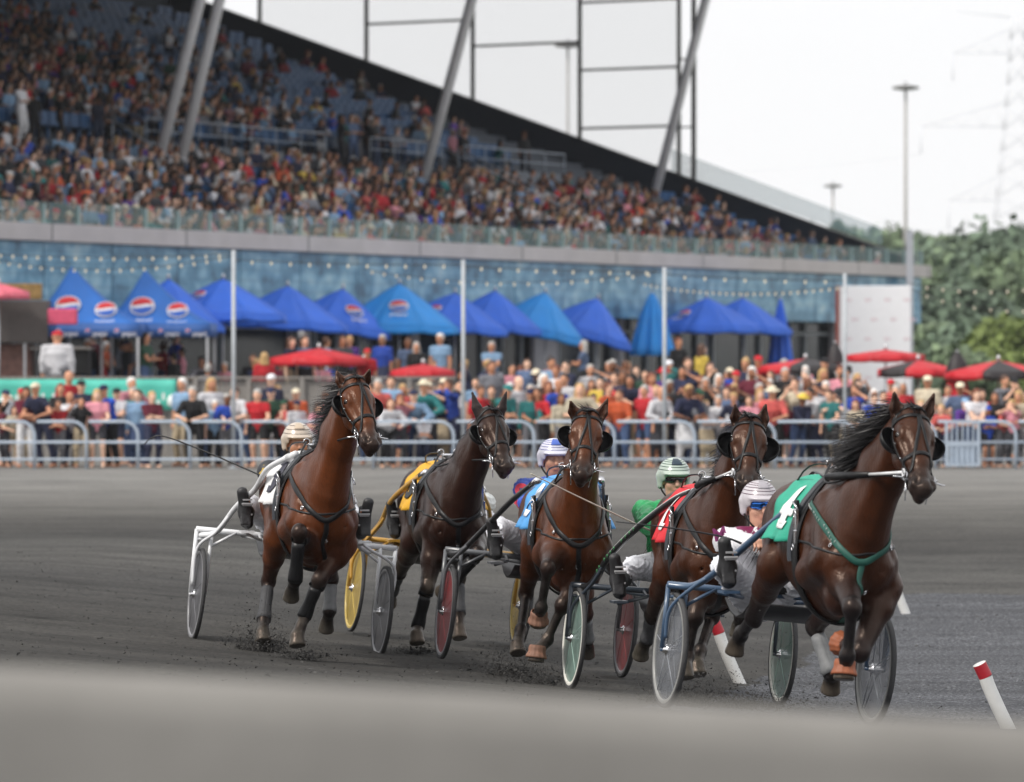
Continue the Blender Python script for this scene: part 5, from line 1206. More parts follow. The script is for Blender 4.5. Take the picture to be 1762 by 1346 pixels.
def horse_material():
    m = bpy.data.materials.new('horse_coat'); m.use_nodes = True; n = m.node_tree.nodes; l = m.node_tree.links; b = n['Principled BSDF']
    a = n.new('ShaderNodeAttribute'); a.attribute_name = 'Col'; tc = n.new('ShaderNodeTexCoord')
    def nz(sc, st, det=5):
        mp = n.new('ShaderNodeMapping'); mp.inputs['Scale'].default_value = st; l.new(tc.outputs['Object'], mp.inputs[0]); z = n.new('ShaderNodeTexNoise'); z.inputs['Scale'].default_value = sc; z.inputs['Detail'].default_value = det; l.new(mp.outputs[0], z.inputs[0]); return z.outputs['Fac']
    z1 = nz(5, (1, 1, 1)); z2 = nz(90, (1, 1, .25), 4)
    mr = n.new('ShaderNodeMapRange'); mr.inputs[1].default_value = .3; mr.inputs[2].default_value = .7; mr.inputs[3].default_value = .62; mr.inputs[4].default_value = 1.08; l.new(z1, mr.inputs[0])
    m2 = n.new('ShaderNodeMapRange'); m2.inputs[1].default_value = .3; m2.inputs[2].default_value = .7; m2.inputs[3].default_value = .82; m2.inputs[4].default_value = 1.18; l.new(z2, m2.inputs[0])
    mm = n.new('ShaderNodeMath'); mm.operation = 'MULTIPLY'; l.new(mr.outputs[0], mm.inputs[0]); l.new(m2.outputs[0], mm.inputs[1])
    s = n.new('ShaderNodeVectorMath'); s.operation = 'SCALE'; l.new(a.outputs['Color'], s.inputs[0]); l.new(mm.outputs[0], s.inputs[3]); 
    sp_ = n.new('ShaderNodeSeparateXYZ'); l.new(tc.outputs['Object'], sp_.inputs[0]); lo = n.new('ShaderNodeMapRange'); lo.inputs[1].default_value = 1.0; lo.inputs[2].default_value = .25; lo.inputs[3].default_value = .0; lo.inputs[4].default_value = .38; l.new(sp_.outputs['Z'], lo.inputs[0])
    zd = nz(16, (1, 1, 1), 8); dm = n.new('ShaderNodeMapRange'); dm.inputs[1].default_value = .50; dm.inputs[2].default_value = .66; l.new(zd, dm.inputs[0]); df = n.new('ShaderNodeMath'); df.operation = 'MULTIPLY'; l.new(lo.outputs[0], df.inputs[0]); l.new(dm.outputs[0], df.inputs[1])
    dx = n.new('ShaderNodeMix'); dx.data_type = 'RGBA'; l.new(df.outputs[0], dx.inputs[0]); l.new(s.outputs[0], dx.inputs[6]); dx.inputs[7].default_value = (.075, .068, .060, 1); l.new(dx.outputs[2], b.inputs['Base Color'])
    rr = n.new('ShaderNodeMapRange'); rr.inputs[3].default_value = .25; rr.inputs[4].default_value = .42; l.new(z1, rr.inputs[0]); l.new(rr.outputs[0], b.inputs['Roughness'])
    b.inputs['Specular IOR Level'].default_value = .34; b.inputs['Specular Tint'].default_value = (1, .78, .66, 1); b.inputs['Sheen Weight'].default_value = .0; b.inputs['Sheen Roughness'].default_value = .4
    # veins and skin folds under a fine hair grain
    v = n.new('ShaderNodeTexNoise'); v.inputs['Scale'].default_value = 6.5; v.inputs['Detail'].default_value = 3; v.inputs['Distortion'].default_value = 1.3; l.new(tc.outputs['Object'], v.inputs[0])
    r = n.new('ShaderNodeMapRange'); r.interpolation_type = 'SMOOTHSTEP'; r.inputs[1].default_value = .47; r.inputs[2].default_value = .53; r.inputs[3].default_value = 0; r.inputs[4].default_value = 1; l.new(v.outputs['Fac'], r.inputs[0])
    b1 = n.new('ShaderNodeBump'); b1.inputs['Strength'].default_value = .10; b1.inputs['Distance'].default_value = .02; l.new(r.outputs[0], b1.inputs['Height'])
    b2 = n.new('ShaderNodeBump'); b2.inputs['Strength'].default_value = .32; b2.inputs['Distance'].default_value = .008; l.new(z2, b2.inputs['Height']); l.new(b1.outputs[0], b2.inputs['Normal']); l.new(b2.outputs[0], b.inputs['Normal'])
    return m
coat_m = horse_material()
leather = mat('black_leather', (.008, .008, .009), .42, var=.2, scale=30, bump=.1, spec=.3); nylon = mat('grey_webbing', (.035, .040, .050), .6, var=.15)
chrome = mat('chrome', (.75, .75, .77), .18, metal=1.0, var=.05); wrapm = mat('charcoal_boot', (.045, .046, .05), .7, var=.3, scale=25, bump=.3)
mane_m = mat('black_hair', (.010, .008, .009), .42, var=.4, scale=60, spec=.4)
def strap(bvh, pts, w_, t=.004, n=8, name='strap', m=None, par=None, off=.004, mb=None, closed=False, snap=True):
    """flat strap lying on the body surface through the given points"""
    P = smoothpath(pts, n, closed); A = []
    for p in P:
        if snap:
            loc, nr, _, dist = bvh.find_nearest(p)
            if dist < .22: A.append((loc + nr * off, nr))
            else: A.append((Vector(p), nr))
        else: A.append((Vector(p), Vector((1, 0, .3)).normalized()))
    if snap:
        for _ in range(4):
            B_ = list(A); rg = range(len(A)) if closed else range(1, len(A) - 1)
            for i in rg: a_, b_ = B_[i - 1], B_[(i + 1) % len(A)]; A[i] = ((B_[i][0] * 2 + a_[0] + b_[0]) / 4 , (B_[i][1] * 2 + a_[1] + b_[1]).normalized())
        for i, (p_, n_) in enumerate(A):
            loc, nr, _, dist = bvh.find_nearest(p_); e_ = (p_ - loc).dot(nr)
            if e_ < off: A[i] = (loc + nr * off, (n_ + nr).normalized())
    rows = []; N = len(A)
    for i, (p, nr) in enumerate(A):
        tg = ((A[(i + 1) % N][0] if closed or i < N - 1 else p) - (A[i - 1][0] if closed or i else p)); tg = tg.normalized() if tg.length > 1e-6 else Vector((0, 0, 1))
        sd = tg.cross(nr).normalized() * (w_ / 2); rows.append([p + sd + nr * t * .2, p + sd * .8 + nr * t, p - sd * .8 + nr * t, p - sd + nr * t * .2, p - sd - nr * t * .6, p + sd - nr * t * .6, p + sd + nr * t * .2])
    q = mb or MB(); 
    if closed: rows.append(rows[0])
    q.grid(rows)
    return q if mb else q.build(name, m, par)
def ring(q, c, n_, r, w_=.0035, seg=18, el=1.0):
    n_ = Vector(n_).normalized(); u = n_.cross(Vector((0, 0, 1))); u = u.normalized() if u.length > .1 else Vector((1, 0, 0)); v = n_.cross(u)
    q.tube([Vector(c) + u * r * math.cos(a) + v * r * el * math.sin(a) for a in [2 * math.pi * k / seg for k in range(seg)]], w_, 6, closed=True)
def hair_strands(roots, dirs, lens, spread, n, m, name, par, wid=.010, grav=-.12, curl=.10, seg=8):
    q = MB(); K = len(roots)
    for i in range(n):
        t = random.random() * (K - 1); j = int(t); f = t - j; j2 = min(j + 1, K - 1)
        p = Vector(roots[j]).lerp(Vector(roots[j2]), f) + Vector([random.gauss(0, .010) for _ in range(3)]); d = Vector(dirs[j]).lerp(Vector(dirs[j2]), f).normalized(); L = (lens[j] + (lens[j2] - lens[j]) * f) * random.uniform(.45, 1.12)
        d = (d + Vector([random.gauss(0, spread) for _ in range(3)])).normalized(); ph = random.random() * 6.28; pts = [p]; v = d.copy()
        cz = Vector([random.gauss(0, 1) for _ in range(3)]) * curl
        for k in range(seg): v = (v + Vector((0, 0, grav)) / seg * 2 + cz * math.sin(ph + k * .8) / seg * 3).normalized(); pts.append(pts[-1] + v * L / seg)
        s = v.cross(Vector((random.gauss(0, .4), 1, random.gauss(0, .4)))).normalized(); vs = []; w0 = wid * random.uniform(.5, 1.3)
        if s.length < .1: s = Vector((0, 0, 1))
        for k, pp in enumerate(pts): ww = w0 * (1 - (k / seg) ** 1.5 * .93) * (.6 + .4 * min(1, k * 2 / seg)); vs += [pp - s * ww / 2, pp + s * ww / 2]
        q.add(vs, [(2 * k, 2 * k + 1, 2 * k + 3, 2 * k + 2) for k in range(seg)], True)
    return q.build(name, m, par)
def boot(bvh_unused, a, b, r0, r1, m, name, par, n=16, flare=0.0, ribs=0):
    """sleeve round a leg between a and b"""
    a, b = Vector(a), Vector(b); d = (b - a).normalized(); u = d.cross(Vector((0, 1, 0))).normalized(); v = d.cross(u); q = MB(); rows = []
    L = (b - a).length
    for i in range(9):
        t = i / 8; r = r0 + (r1 - r0) * t + flare * max(0, t - .6) * .05 + .003 * math.sin(t * 9); row = []
        for k in range(n * 3 + 1):
            an = 2 * math.pi * k / (n * 3); rr = r * (1 + (.035 * math.cos(an * ribs) if ribs else 0)); row.append(a + d * L * t + (u * math.cos(an) + v * math.sin(an)) * rr)
        rows.append(row)
    q.grid(rows, .004); return q.build(name, m, par)
# ================================================================ THE FIVE SULKIES
RIGS = {'A': Rig((329, 1103), (651, 1133), 31.9, 12.5), 'B': Rig((601, 1087), (890, 1117), 34.2, 12.5), 'C': Rig((757, 1134), (1069, 1166), 31.4, 10.5), 'D': Rig((979, 1186), (1341, 1214), 29.3, 10.5), 'E': Rig((1142, 1218), (1497, 1250), 25.9, 13.5)}
for k_, r_ in RIGS.items(): print('rig', k_, 'O', [round(v, 2) for v in r_.O], 'half', round(r_.half, 3), 'roll', round(math.degrees(r_.roll), 1), 'gz', round(gz(r_.O.x, r_.O.y), 3))
def build_horse(key, spec, label, coatname):
    r = RIGS[key]; P = r.P; wx = 1.80; H = {'coat': COATS[key], 'wx': wx}
    w_ = P(*spec['withers'], wx); cr = P(*spec['croup'], wx - 1.0); H['wz'] = w_.z - .0
    H['wz'] = w_.z; k_ = (w_.y - cr.y) / 1.0; H['ty'] = lambda x: w_.y + (x - wx) * k_
    H['bz'] = max(-.015, min(.03, (cr.z - w_.z + .06)))
    for q in ('L', 'R'):
        for lg in ('f', 'h'):
            H[lg + q] = [P(*j[:3]) if len(j) == 3 else Vector(j[3]) for j in spec[lg + q][:4]] + [Vector(spec[lg + q][4])]; H[lg + 'h' + q] = True
            a = H[lg + q]; print(key, lg + q, [round((a[i + 1] - a[i]).length, 2) for i in range(3)], 'y', [round(v.y - H['ty'](v.x), 2) for v in a[:4]], 'z', [round(v.z, 2) for v in a[:4]])
    H['poll'] = P(*spec['poll']); H['muzzle'] = P(*spec['muzzle']); H['earL'] = P(*spec['earL']); H['earR'] = P(*spec['earR']); H['lat'] = Vector(spec['lat']).normalized()
    print(key, 'withers z', round(H['wz'], 2), 'slope', round(k_, 3), 'bz', round(H['bz'], 3), 'croup z', round(cr.z, 2), 'poll', [round(v, 2) for v in H['poll']], 'muz', [round(v, 2) for v in H['muzzle']], 'head', round((H['muzzle'] - H['poll']).length, 2), 'ears', round((H['earL'] - H['poll']).length, 2), round((H['earR'] - H['poll']).length, 2))
    S = horse_solid(H); me = S.mesh('horse', .0095, coat_m)
    o = link('horse', me); o.location = r.O; o.rotation_euler = (0, 0, r.rz); tag(o, label, 'horse', 'harness racing horses')
    H['o'] = o; n = len(me.vertices); v = np.empty(n * 3, np.float32); me.vertices.foreach_get('co', v); H['bvh'] = BVHTree.FromPolygons([tuple(x) for x in v.reshape(-1, 3).tolist()], [tuple(p) for p in np.array([l_ for l_ in _loops(me)]).tolist()])
    return H
def _loops(me):
    f = np.empty(len(me.loops), np.int32); me.loops.foreach_get('vertex_index', f); return f.reshape(-1, 4)
dn, = [(0, 0, -1)]
SPEC = {
 'A': dict(withers=(548, 776), croup=(517, 797), poll=(611, 657, 2.52), muzzle=(644, 770, 2.86), earL=(636, 637, 2.52), earR=(580, 640, 2.50), lat=(-.30, .95, .02),
   fR=[(540, 948, 2.00), (515, 916, 2.36), (508, 998, 2.24), (502, 1018, 2.14), (-.55, 0, -.8)], fL=[(592, 938, 1.92), (549, 998, 2.12), (524, 1060, 2.04), (511, 1096, 2.12), (.35, 0, -1)],
   hR=[(478, 925, 1.20), (462, 1000, .92), (454, 1066, 1.16), (452, 1090, 1.26), (.5, 0, -.9)], hL=[(562, 935, 1.10), (570, 996, .58), (567, 1052, .70), (562, 1072, .62), (-.5, 0, -1)]),
 'B': dict(withers=(777, 793), croup=(750, 818), poll=(845, 712, 2.50), muzzle=(873, 808, 2.86), earL=(871, 676, 2.50), earR=(813, 677, 2.48), lat=(-.28, .95, .02),
   fR=[(748, 940, 1.95), (735, 1012, 2.05), (719, 1078, 1.98), (717, 1093, 2.06), (.4, 0, -1)], fL=[(815, 935, 2.00), (822, 952, 2.40), (780, 1002, 2.28), (765, 1014, 2.18), (-.8, -.1, -.4)],
   hR=[(712, 930, .95), (688, 985, .40), (675, 1018, .12), (672, 1032, .02), (-.8, 0, -.6)], hL=[(800, 925, 1.2), (790, 995, .9), (790, 1055, 1.05), (790, 1085, 1.12), (.4, 0, -.9)]),
 'C': dict(withers=(986, 818), croup=(964, 836), poll=(1012, 714, 2.52), muzzle=(1001, 822, 2.86), earL=(1045, 688, 2.52), earR=(982, 692, 2.52), lat=(.02, 1, .0),
   fR=[(955, 945, 2.05), (943, 978, 2.36), (931, 1046, 2.28), (927, 1062, 2.20), (-.4, 0, -.9)], fL=[(1010, 975, 2.0), (968, 1042, 2.10), (942, 1100, 2.02), (924, 1122, 2.08), (.1, -.15, -1)],
   hR=[(921, 945, 1.15), (905, 1022, .88), (896, 1085, 1.15), (890, 1110, 1.25), (.5, 0, -.8)], hL=[(1000, 990, 1.05), (1008, 1056, .55), (1011, 1100, .38), (1011, 1116, .30), (-.5, 0, -.9)]),
 'D': dict(withers=(1230, 834), croup=(1197, 856), poll=(1291, 725, 2.50), muzzle=(1287, 838, 2.84), earL=(1317, 698, 2.50), earR=(1265, 699, 2.50), lat=(.03, 1, .0),
   fR=[(1215, 985, 2.00), (1196, 1062, 2.10), (1183, 1128, 2.05), (1178, 1150, 2.12), (.35, 0, -1)], fL=[(1280, 975, 2.05), (1285, 1000, 2.42), (1275, 1060, 2.30), (1272, 1078, 2.2), (-.4, 0, -.9)],
   hR=[(1150, 985, 1.0), (1122, 1058, .55), (1114, 1100, .42), (1104, 1118, .34), (-.55, 0, -.8)], hL=[(1238, 980, 1.2), (1225, 1060, .9), (1205, 1120, 1.1), (1200, 1145, 1.2), (.4, 0, -.9)]),
 'E': dict(withers=(1457, 818), croup=(1400, 842), poll=(1571, 712, 2.50), muzzle=(1592, 846, 2.88), earL=(1607, 679, 2.48), earR=(1539, 677, 2.50), lat=(-.25, .96, .05),
   fR=[(1452, 985, 2.02), (1466, 1046, 2.38), (1458, 1128, 2.30), (1453, 1149, 2.25), (.15, -.12, -.9)], fL=[(1525, 1010, 1.98), (1480, 1122, 2.16), (1462, 1112, 1.90), (1452, 1109, 1.78), (-.9, -.2, .1)],
   hR=[(1333, 975, 1.0), (1297, 1062, .50), (1275, 1092, .22), (1267, 1108, .16), (-.3, -.1, -.9)], hL=[(1445, 1020, 1.30), (1402, 1078, .98), (1430, 1158, 1.12), (1431, 1174, 1.06), (-.45, 0, -.9)]),
}
HL = {'A': ('bright bay horse with white saddle cloth, leftmost of the runners', ''), 'B': ('dark brown horse with grey ear covers and yellow saddle cloth', ''), 'C': ('bay horse with light blue saddle cloth, middle of the runners', ''), 'D': ('brown horse with red saddle cloth behind the green driver\'s shafts', ''), 'E': ('leading dark bay horse with green saddle cloth numbered 4', '')}
HS = {}
for k_ in 'ABCDE': HS[k_] = build_horse(k_, SPEC[k_], HL[k_][0], '')
# ================================================================ TACK, HAIR, BOOTS
CLOTH = {'A': ((.72, .72, .72), (.03, .03, .05), '3'), 'B': ((.62, .33, .012), (.02, .02, .02), '6'), 'C': ((.085, .33, .70), (.78, .78, .80), '2'), 'D': ((.58, .02, .03), (.78, .78, .78), '1'), 'E': ((.022, .33, .22), (.80, .80, .80), '4')}
STROKES = {'3': [[(.2, .9), (.75, .9), (.75, .52), (.35, .52)], [(.75, .52), (.75, .1), (.2, .1)]], '6': [[(.75, .9), (.3, .7), (.25, .15), (.75, .12), (.75, .5), (.3, .5)]],
           '2': [[(.2, .75), (.35, .92), (.7, .9), (.75, .65), (.2, .12), (.8, .12)]], '1': [[(.35, .75), (.55, .92), (.55, .08)], [(.35, .08), (.75, .08)]], '4': [[(.62, .05), (.62, .95), (.15, .35), (.85, .35)], [(.45, .06), (.8, .06)]]}
def tack(key, H):
    o, bvh, P, C = H['o'], H['bvh'], H['hP'], H['coat']; wx, wz, ty = H['wx'], H['wz'], H['ty']; lat, d, fr = H['hl'], H['hd'], H['hf']
    def T(x, y, z): return Vector((wx + x, ty(wx + x) + y, wz - 1.57 + z))
    St = lambda pts, w_, **k: strap(bvh, pts, w_, par=o, **k)
    # ---- bridle: one part, with bit rings and buckles as sub-parts
    br = MB()
    def bs(pts, w_, **k): strap(bvh, pts, w_, mb=br, n=7, t=.004, **k)
    bs([P(.34, -.10, -.10), P(.12, -.08, -.085), P(.015, -.01, -.05), P(.0, .03, 0), P(.015, -.01, .05), P(.12, -.08, .085), P(.34, -.10, .10)], .026)
    bs([P(.10, -.08, -.10), P(.11, .03, -.05), P(.12, .06, 0), P(.11, .03, .05), P(.10, -.08, .10)], .024)
    for s in (1, -1):
        bs([P(.12, -.07, .09 * s), P(.40, -.08, .10 * s), P(.62, -.06, .075 * s), P(.76, -.05, .065 * s)], .020)
        bs([P(.12, .06, .004 * s), P(.28, .05, .010 * s), P(.44, .05, .032 * s), P(.62, .03, .056 * s), P(.76, -.02, .066 * s)], .018)
        bs([P(.10, -.09, .09 * s), P(.22, -.16, .085 * s), P(.33, -.20, .03 * s)], .014)
    bs([P(.60, -.10, 0), P(.60, -.08, .07), P(.58, -.0, .07), P(.575, .05, 0), P(.58, -.0, -.07), P(.60, -.08, -.07)], .026, closed=True)
    bs([P(.80, -.11, 0), P(.79, -.08, .06), P(.76, -.04, .065)], .014); bs([P(.80, -.11, 0), P(.79, -.08, -.06), P(.76, -.04, -.065)], .014)
    br.lathe([(.012, -.01), (.03, -.004), (.03, .004), (.012, .01)], tuple(P(.0, .05, 0)), 10)
    bo = br.build('bridle', leather, o)
    q = MB()
    for s in (1, -1):
        ring(q, P(.77, -.045, .082 * s), lat, .024); ring(q, P(.70, -.055, .082 * s), lat + fr * .3, .017); ring(q, P(.78, -.045, .095 * s), lat + d, .016)
        q.tube([P(.78, -.045, .07 * s), P(.79, -.05, .14 * s)], .005, 6); ring(q, P(.79, -.05, .14 * s), (0, 0, 1), .013, .003)
        for u in (.16, .34, .52): q.lathe([(0, -.004), (.008, -.002), (.008, .002), (0, .004)], tuple(P(u, -.06, (.105 if u < .5 else .085) * s)), 8)
        q.tube([P(.80, -.06, .075 * s), P(.95, -.13, .06 * s)], .0035, 6); ring(q, P(.86, -.09, .068 * s), lat, .012, .003)
    q.tube([P(.78, -.06, .085), P(.78, -.06, -.085)], .006, 6); q.build('bit', chrome, bo)
    # blinkers: open cups outside the eyes
    for s in (1, -1):
        G = []; c0 = P(.29, -.065, .100 * s); R_ = .082 if key != 'D' else .090
        for i in range(11):
            a = math.pi * (i / 10 - .5) * .92; row = []
            for j in range(9):
                b = math.pi * (j / 8) * .56 - .22; row.append(c0 + d * (R_ * 1.05 * math.sin(a)) + (lat * s * math.cos(b) * 1.1 - fr * math.sin(b) * .8 + fr * .10) * R_ * math.cos(a) * .98)
            G.append(row)
        q = MB(); q.grid(G, .004 * s); q.build('blinker', leather, bo)
    for s in (1, -1):       # glossy eyes
        q = MB(); c0 = P(.30, -.018, .097 * s); M = Matrix.Translation(c0); q.lathe([(.026 * math.cos(a), .022 * math.sin(a)) for a in [R(-90 + 18 * k) for k in range(11)]], n=14, M=M @ Matrix(((d.x, fr.x, lat.x * s, 0), (d.y, fr.y, lat.y * s, 0), (d.z, fr.z, lat.z * s, 0), (0, 0, 0, 1))))
        q.build('eye', mat('horse_eye', (.012, .006, .004), .06, spec=.8), o)
    # ---- saddle pad, girth, collar
    sx = -.20; loopp = lambda x, w0: [T(x, .30 * math.sin(a), 1.17 + .42 * math.cos(a)) for a in [2 * math.pi * k / 14 for k in range(14)]]
    gi = St(loopp(sx, 0), .10, name='girth', m=leather, closed=True, off=.010, t=.010)
    St(loopp(sx - .055, 0)[:5] , .05, name='saddle_pad', m=nylon, off=.02, t=.02); St(loopp(sx - .055, 0)[-4:] + loopp(sx - .055, 0)[:1], .05, name='saddle_pad', m=nylon, off=.02, t=.02)
    q = MB(); tr = T(sx, 0, 1.60)
    q.box(tuple(T(sx, 0, 1.595)), (.10, .09, .05), bev=.015)
    for s in (1, -1): ring(q, T(sx + .01, .06 * s, 1.63), (1, 0, 0), .022, .004)
    q.build('terret', chrome, gi)
    for s in (1, -1):
        q = MB(); loc, nr, _, _ = bvh.find_nearest(T(sx, .30 * s, 1.33)); b = loc + nr * .035
        q.box(tuple(b), (.05, .025, .12), bev=.008); q.box(tuple(b + Vector((.02, .01 * s, -.10))), (.03, .02, .08), bev=.005); ring(q, b + Vector((.03, .015 * s, .03)), (0, 1, .3), .024, .004); ring(q, b + Vector((0, .02 * s, -.16)), (0, 1, 0), .018, .004); q.tube([b + Vector((.03, 0, .06)), b + Vector((-.03, .01 * s, .10))], .006, 6)
        q.build('shaft_buckle', chrome, gi)
        q = MB(); q.box(tuple(b + Vector((-.005, -.006 * s, -.04))), (.055, .018, .30), bev=.008); q.build('shaft_tug', leather, gi)
    cm = {'E': mat('green_collar', (.008, .075, .055), .55)}.get(key, leather); cw = .038
    V = [[T(-.16, .20 * s, 1.42), T(.08, .20 * s, 1.36), T(.34, .13 * s, 1.20), T(.47, .05 * s, 1.10)] for s in (1, -1)]
    col_o = St(V[0] + V[1][::-1], cw, name='breast_collar', m=cm, off=.006, t=.006, n=8)
    St([T(.48, 0, 1.09), T(.45, 0, .98), T(.32, 0, .86), T(.0, 0, .78), T(-.2, 0, .78)], .035, name='chest_strap', m=leather if key != 'E' else cm)
    St([T(-.18, .29, 1.20), T(.05, .28, 1.19), T(.28, .22, 1.17), T(.44, .1, 1.14), T(.50, 0, 1.13), T(.44, -.1, 1.14), T(.28, -.22, 1.17), T(.05, -.28, 1.19), T(-.18, -.29, 1.20)], .014, name='breast_strap', m=leather)
    q = MB()
    for (x, y, z) in ((.36, .0, 1.10), (.30, .12, 1.17), (.30, -.12, 1.17), (.36, 0, .95)):
        loc, nr, _, _ = bvh.find_nearest(T(x, y, z)); ring(q, loc + nr * .014, nr, .014, .003); q.lathe([(0, 0), (.009, .002), (.006, .008)], tuple(loc + nr * .014), 8)
    q.build('buckle', chrome, col_o)
    if key == 'E':
        q = MB(); n_ = 22
        for i in range(n_):
            t = .15 + .7 * i / n_
            if i in (8, 9, 15): continue
            a = V[1][0].lerp(V[1][1], min(1, t * 2)) if t < .5 else V[1][1].lerp(V[1][3], (t - .5) * 2); loc, nr, _, _ = bvh.find_nearest(a)
            up = Vector((.1, 0, 1)); sd = nr.cross(up).normalized(); c = loc + nr * .018
            q.tube([c - up * .007 + sd * .004, c + up * .007 - sd * .003, c + up * .002 + sd * .005], .0016, 4)
        q.build('white_lettering', mat('white_thread', (.7, .7, .68)), col_o)
    # ---- saddle cloth with number
    fc, nc, num = CLOTH[key]
    def cp(u, v, off=.013):
        x = -.26 - .60 * u; ph = v * R(98); dirv = Vector((0, math.sin(ph), math.cos(ph))); c = T(x, 0, 1.22); hit = bvh.ray_cast(c + dirv * .8, -dirv, .8)
        p = hit[0] if hit[0] is not None else c + dirv * .3; nr = hit[1] if hit[1] is not None else dirv
        if abs(v) > .72:                      # lower edge hangs free and flutters a little
            p = p + Vector((0, math.copysign(.02 * (abs(v) - .72) / .28 * (1.3 + math.sin(u * 13 + v * 3)), v), 0))
        return p + nr * off + dirv * .004 * math.sin(u * 17 + v * 9) + dirv * .006 * abs(math.sin(u * 5.0 + 2 * v))
    cmat = mat(f'saddle_cloth_{key}', fc, .6, var=.10, scale=10, bump=.2, bscale=120)
    q = MB(); q.grid([[cp(i / 20, -1 + 2 * j / 44) for j in range(45)] for i in range(21)], .004)
    so_ = q.build('saddle_cloth', cmat, o)
    nm = mat(f'number_print_{key}', nc, .6, var=.05)
    for s in (1, -1):
        q = MB()
        for stk in STROKES[num]:
            pts = [stk[0]]
            for a, b in zip(stk[:-1], stk[1:]):
                for k in range(1, 9): pts.append((a[0] + (b[0] - a[0]) * k / 8, a[1] + (b[1] - a[1]) * k / 8))
            rows = []
            for i, (gx, gy) in enumerate(pts):
                a = pts[max(0, i - 1)]; b = pts[min(len(pts) - 1, i + 1)]; tx, tyy = b[0] - a[0], b[1] - a[1]; L = math.hypot(tx, tyy) or 1; hx, hy = -tyy / L * .10, tx / L * .085
                def uv(gx_, gy_): U_ = .12 + .72 * (gx_ if s < 0 else 1 - gx_); U_ = .12 + .72 * (1 - gx_) if s < 0 else .12 + .72 * gx_; return U_, s * (.84 - .56 * gy_)
                rows.append([cp(*uv(gx + hx * f, gy + hy * f), .0225) for f in (-1, -.33, .33, 1)])
            q.grid(rows, .0015)
        q.build('number', nm, so_)
    # back strap and crupper
    St([T(-.26, 0, 1.55), T(-.6, 0, 1.5), T(-1.0, 0, 1.52), T(-1.3, 0, 1.42)], .025, name='back_strap', m=leather, off=.02)
    # reins: bit -> terret -> behind
    q = MB()
    for s in (1, -1):
        b = P(.77, -.045, .085 * s); t = T(sx + .01, .06 * s, 1.63); m_ = b.lerp(t, .5) + Vector((0, .035 * s, -.035)); m2 = T(.03, .13 * s, 1.53)
        q.tube(smoothpath([b, m_, m2, t], 6), .0075, 6); h = H['hand'] + Vector((0, .04 * s, 0)); q.tube(smoothpath([t, T(-.7, .12 * s, 1.575), h], 5), .006, 5)
    q.build('reins', leather, o)
    if key in ('E', 'D'):
        q = MB(); a = T(-.02, -.12, 1.56); b = P(.74, -.04, -.10); q.tube([a.lerp(b, .55), b], .009, 8); ring(q, b + Vector((.02, 0, 0)), (0, 1, 0), .02, .004); qq = q.build('head_pole', mat('white_pole', (.65, .65, .66), .3), bo)
        q = MB(); q.tube([a.lerp(b, .02), a.lerp(b, .2), a.lerp(b, .58)], [.02, .026, .016], 10); q.build('pole_sleeve', leather, bo)
    # ---- hair
    pl = H['poll']; c0 = pl - d * .0 + fr * -.03; nm_ = T(-.05, 0, 1.57); k = [pl + fr * .01 - d * .01, pl.lerp(nm_, .25) + Vector((-.13, 0, .05)), pl.lerp(nm_, .5) + Vector((-.13, 0, .03)), pl.lerp(nm_, .75) + Vector((-.09, 0, .0)), nm_]
    sn = []
    for p_ in k: loc, nr, _, _ = bvh.find_nearest(p_ + Vector((-.08, 0, .08))); sn.append(loc - nr * .006)
    mp_ = {'A': (1.0, .24, -.6, .05), 'B': (.55, .16, -.15, -.1), 'C': (.45, .13, -.2, -.2), 'D': (.8, .2, -.3, -.05), 'E': (1.25, .30, -.80, .10)}[key]
    dirs = [Vector((-1, mp_[2], mp_[3])), Vector((-1, mp_[2] * 1.1, mp_[3] + .05)), Vector((-1, mp_[2], mp_[3])), Vector((-1, mp_[2] * .8, -.05)), Vector((-1, -.2, -.15))]
    lens = [mp_[1] * f for f in (.85, 1.15, .9, .55, .3)]
    if key in 'BC': dirs = [Vector((-.6, -.5, -.6)) for _ in dirs]
    hair_strands(sn, dirs, lens, .13, int(1700 * max(.6, mp_[0])), mane_m, 'mane', o, wid=.0065, grav=-.20, curl=.34, seg=10)
    hair_strands([P(.0, .03, 0), P(.03, .05, 0)], [(fr * .3 - d * .5 + Vector((-.9, -.4, .3))), (d * .8 + fr * .25)], [.08, .10], .2, 160, mane_m, 'forelock', o, wid=.006)
    tl, nr, _, _ = bvh.find_nearest(T(-1.45, 0, 1.42)); hair_strands([tl, tl + Vector((-.02, .02, -.03))], [Vector((-.9, -.12, -.2)), Vector((-.8, -.25, -.35))], [.62, .7], .09, 900, mane_m, 'tail', o, wid=.007, grav=-.38, curl=.12, seg=10)
    # ---- leg boots and bell boots
    B_ = BOOTS[key]
    for q_, (kn, mt, bell) in B_.items():
        e, kk, ft, co, toe = [Vector(v) for v in H[q_]]; m2 = {'k': leather, 'g': mat('grey_boot', (.16, .165, .17), .6, var=.2, scale=20), 'w': wrapm}.get(mt)
        if kn: boot(None, kk + (e - kk).normalized() * .10, kk + (ft - kk).normalized() * .06, .060, .055, leather, 'knee_boot', o)
        if mt: boot(None, kk.lerp(ft, .20), ft + (kk - ft).normalized() * -.01, .043, .051, m2, 'shin_boot', o)
        if bell:
            bm = mat('terracotta_rubber', (.27, .080, .032), .6, var=.25, scale=18) if bell == 1 else mat('dusty_rubber', (.20, .10, .065), .7, var=.3, scale=18)
            t = toe.normalized(); boot(None, co - t * .045, co + t * .042, .053, .072, bm, 'bell_boot', o, ribs=12)
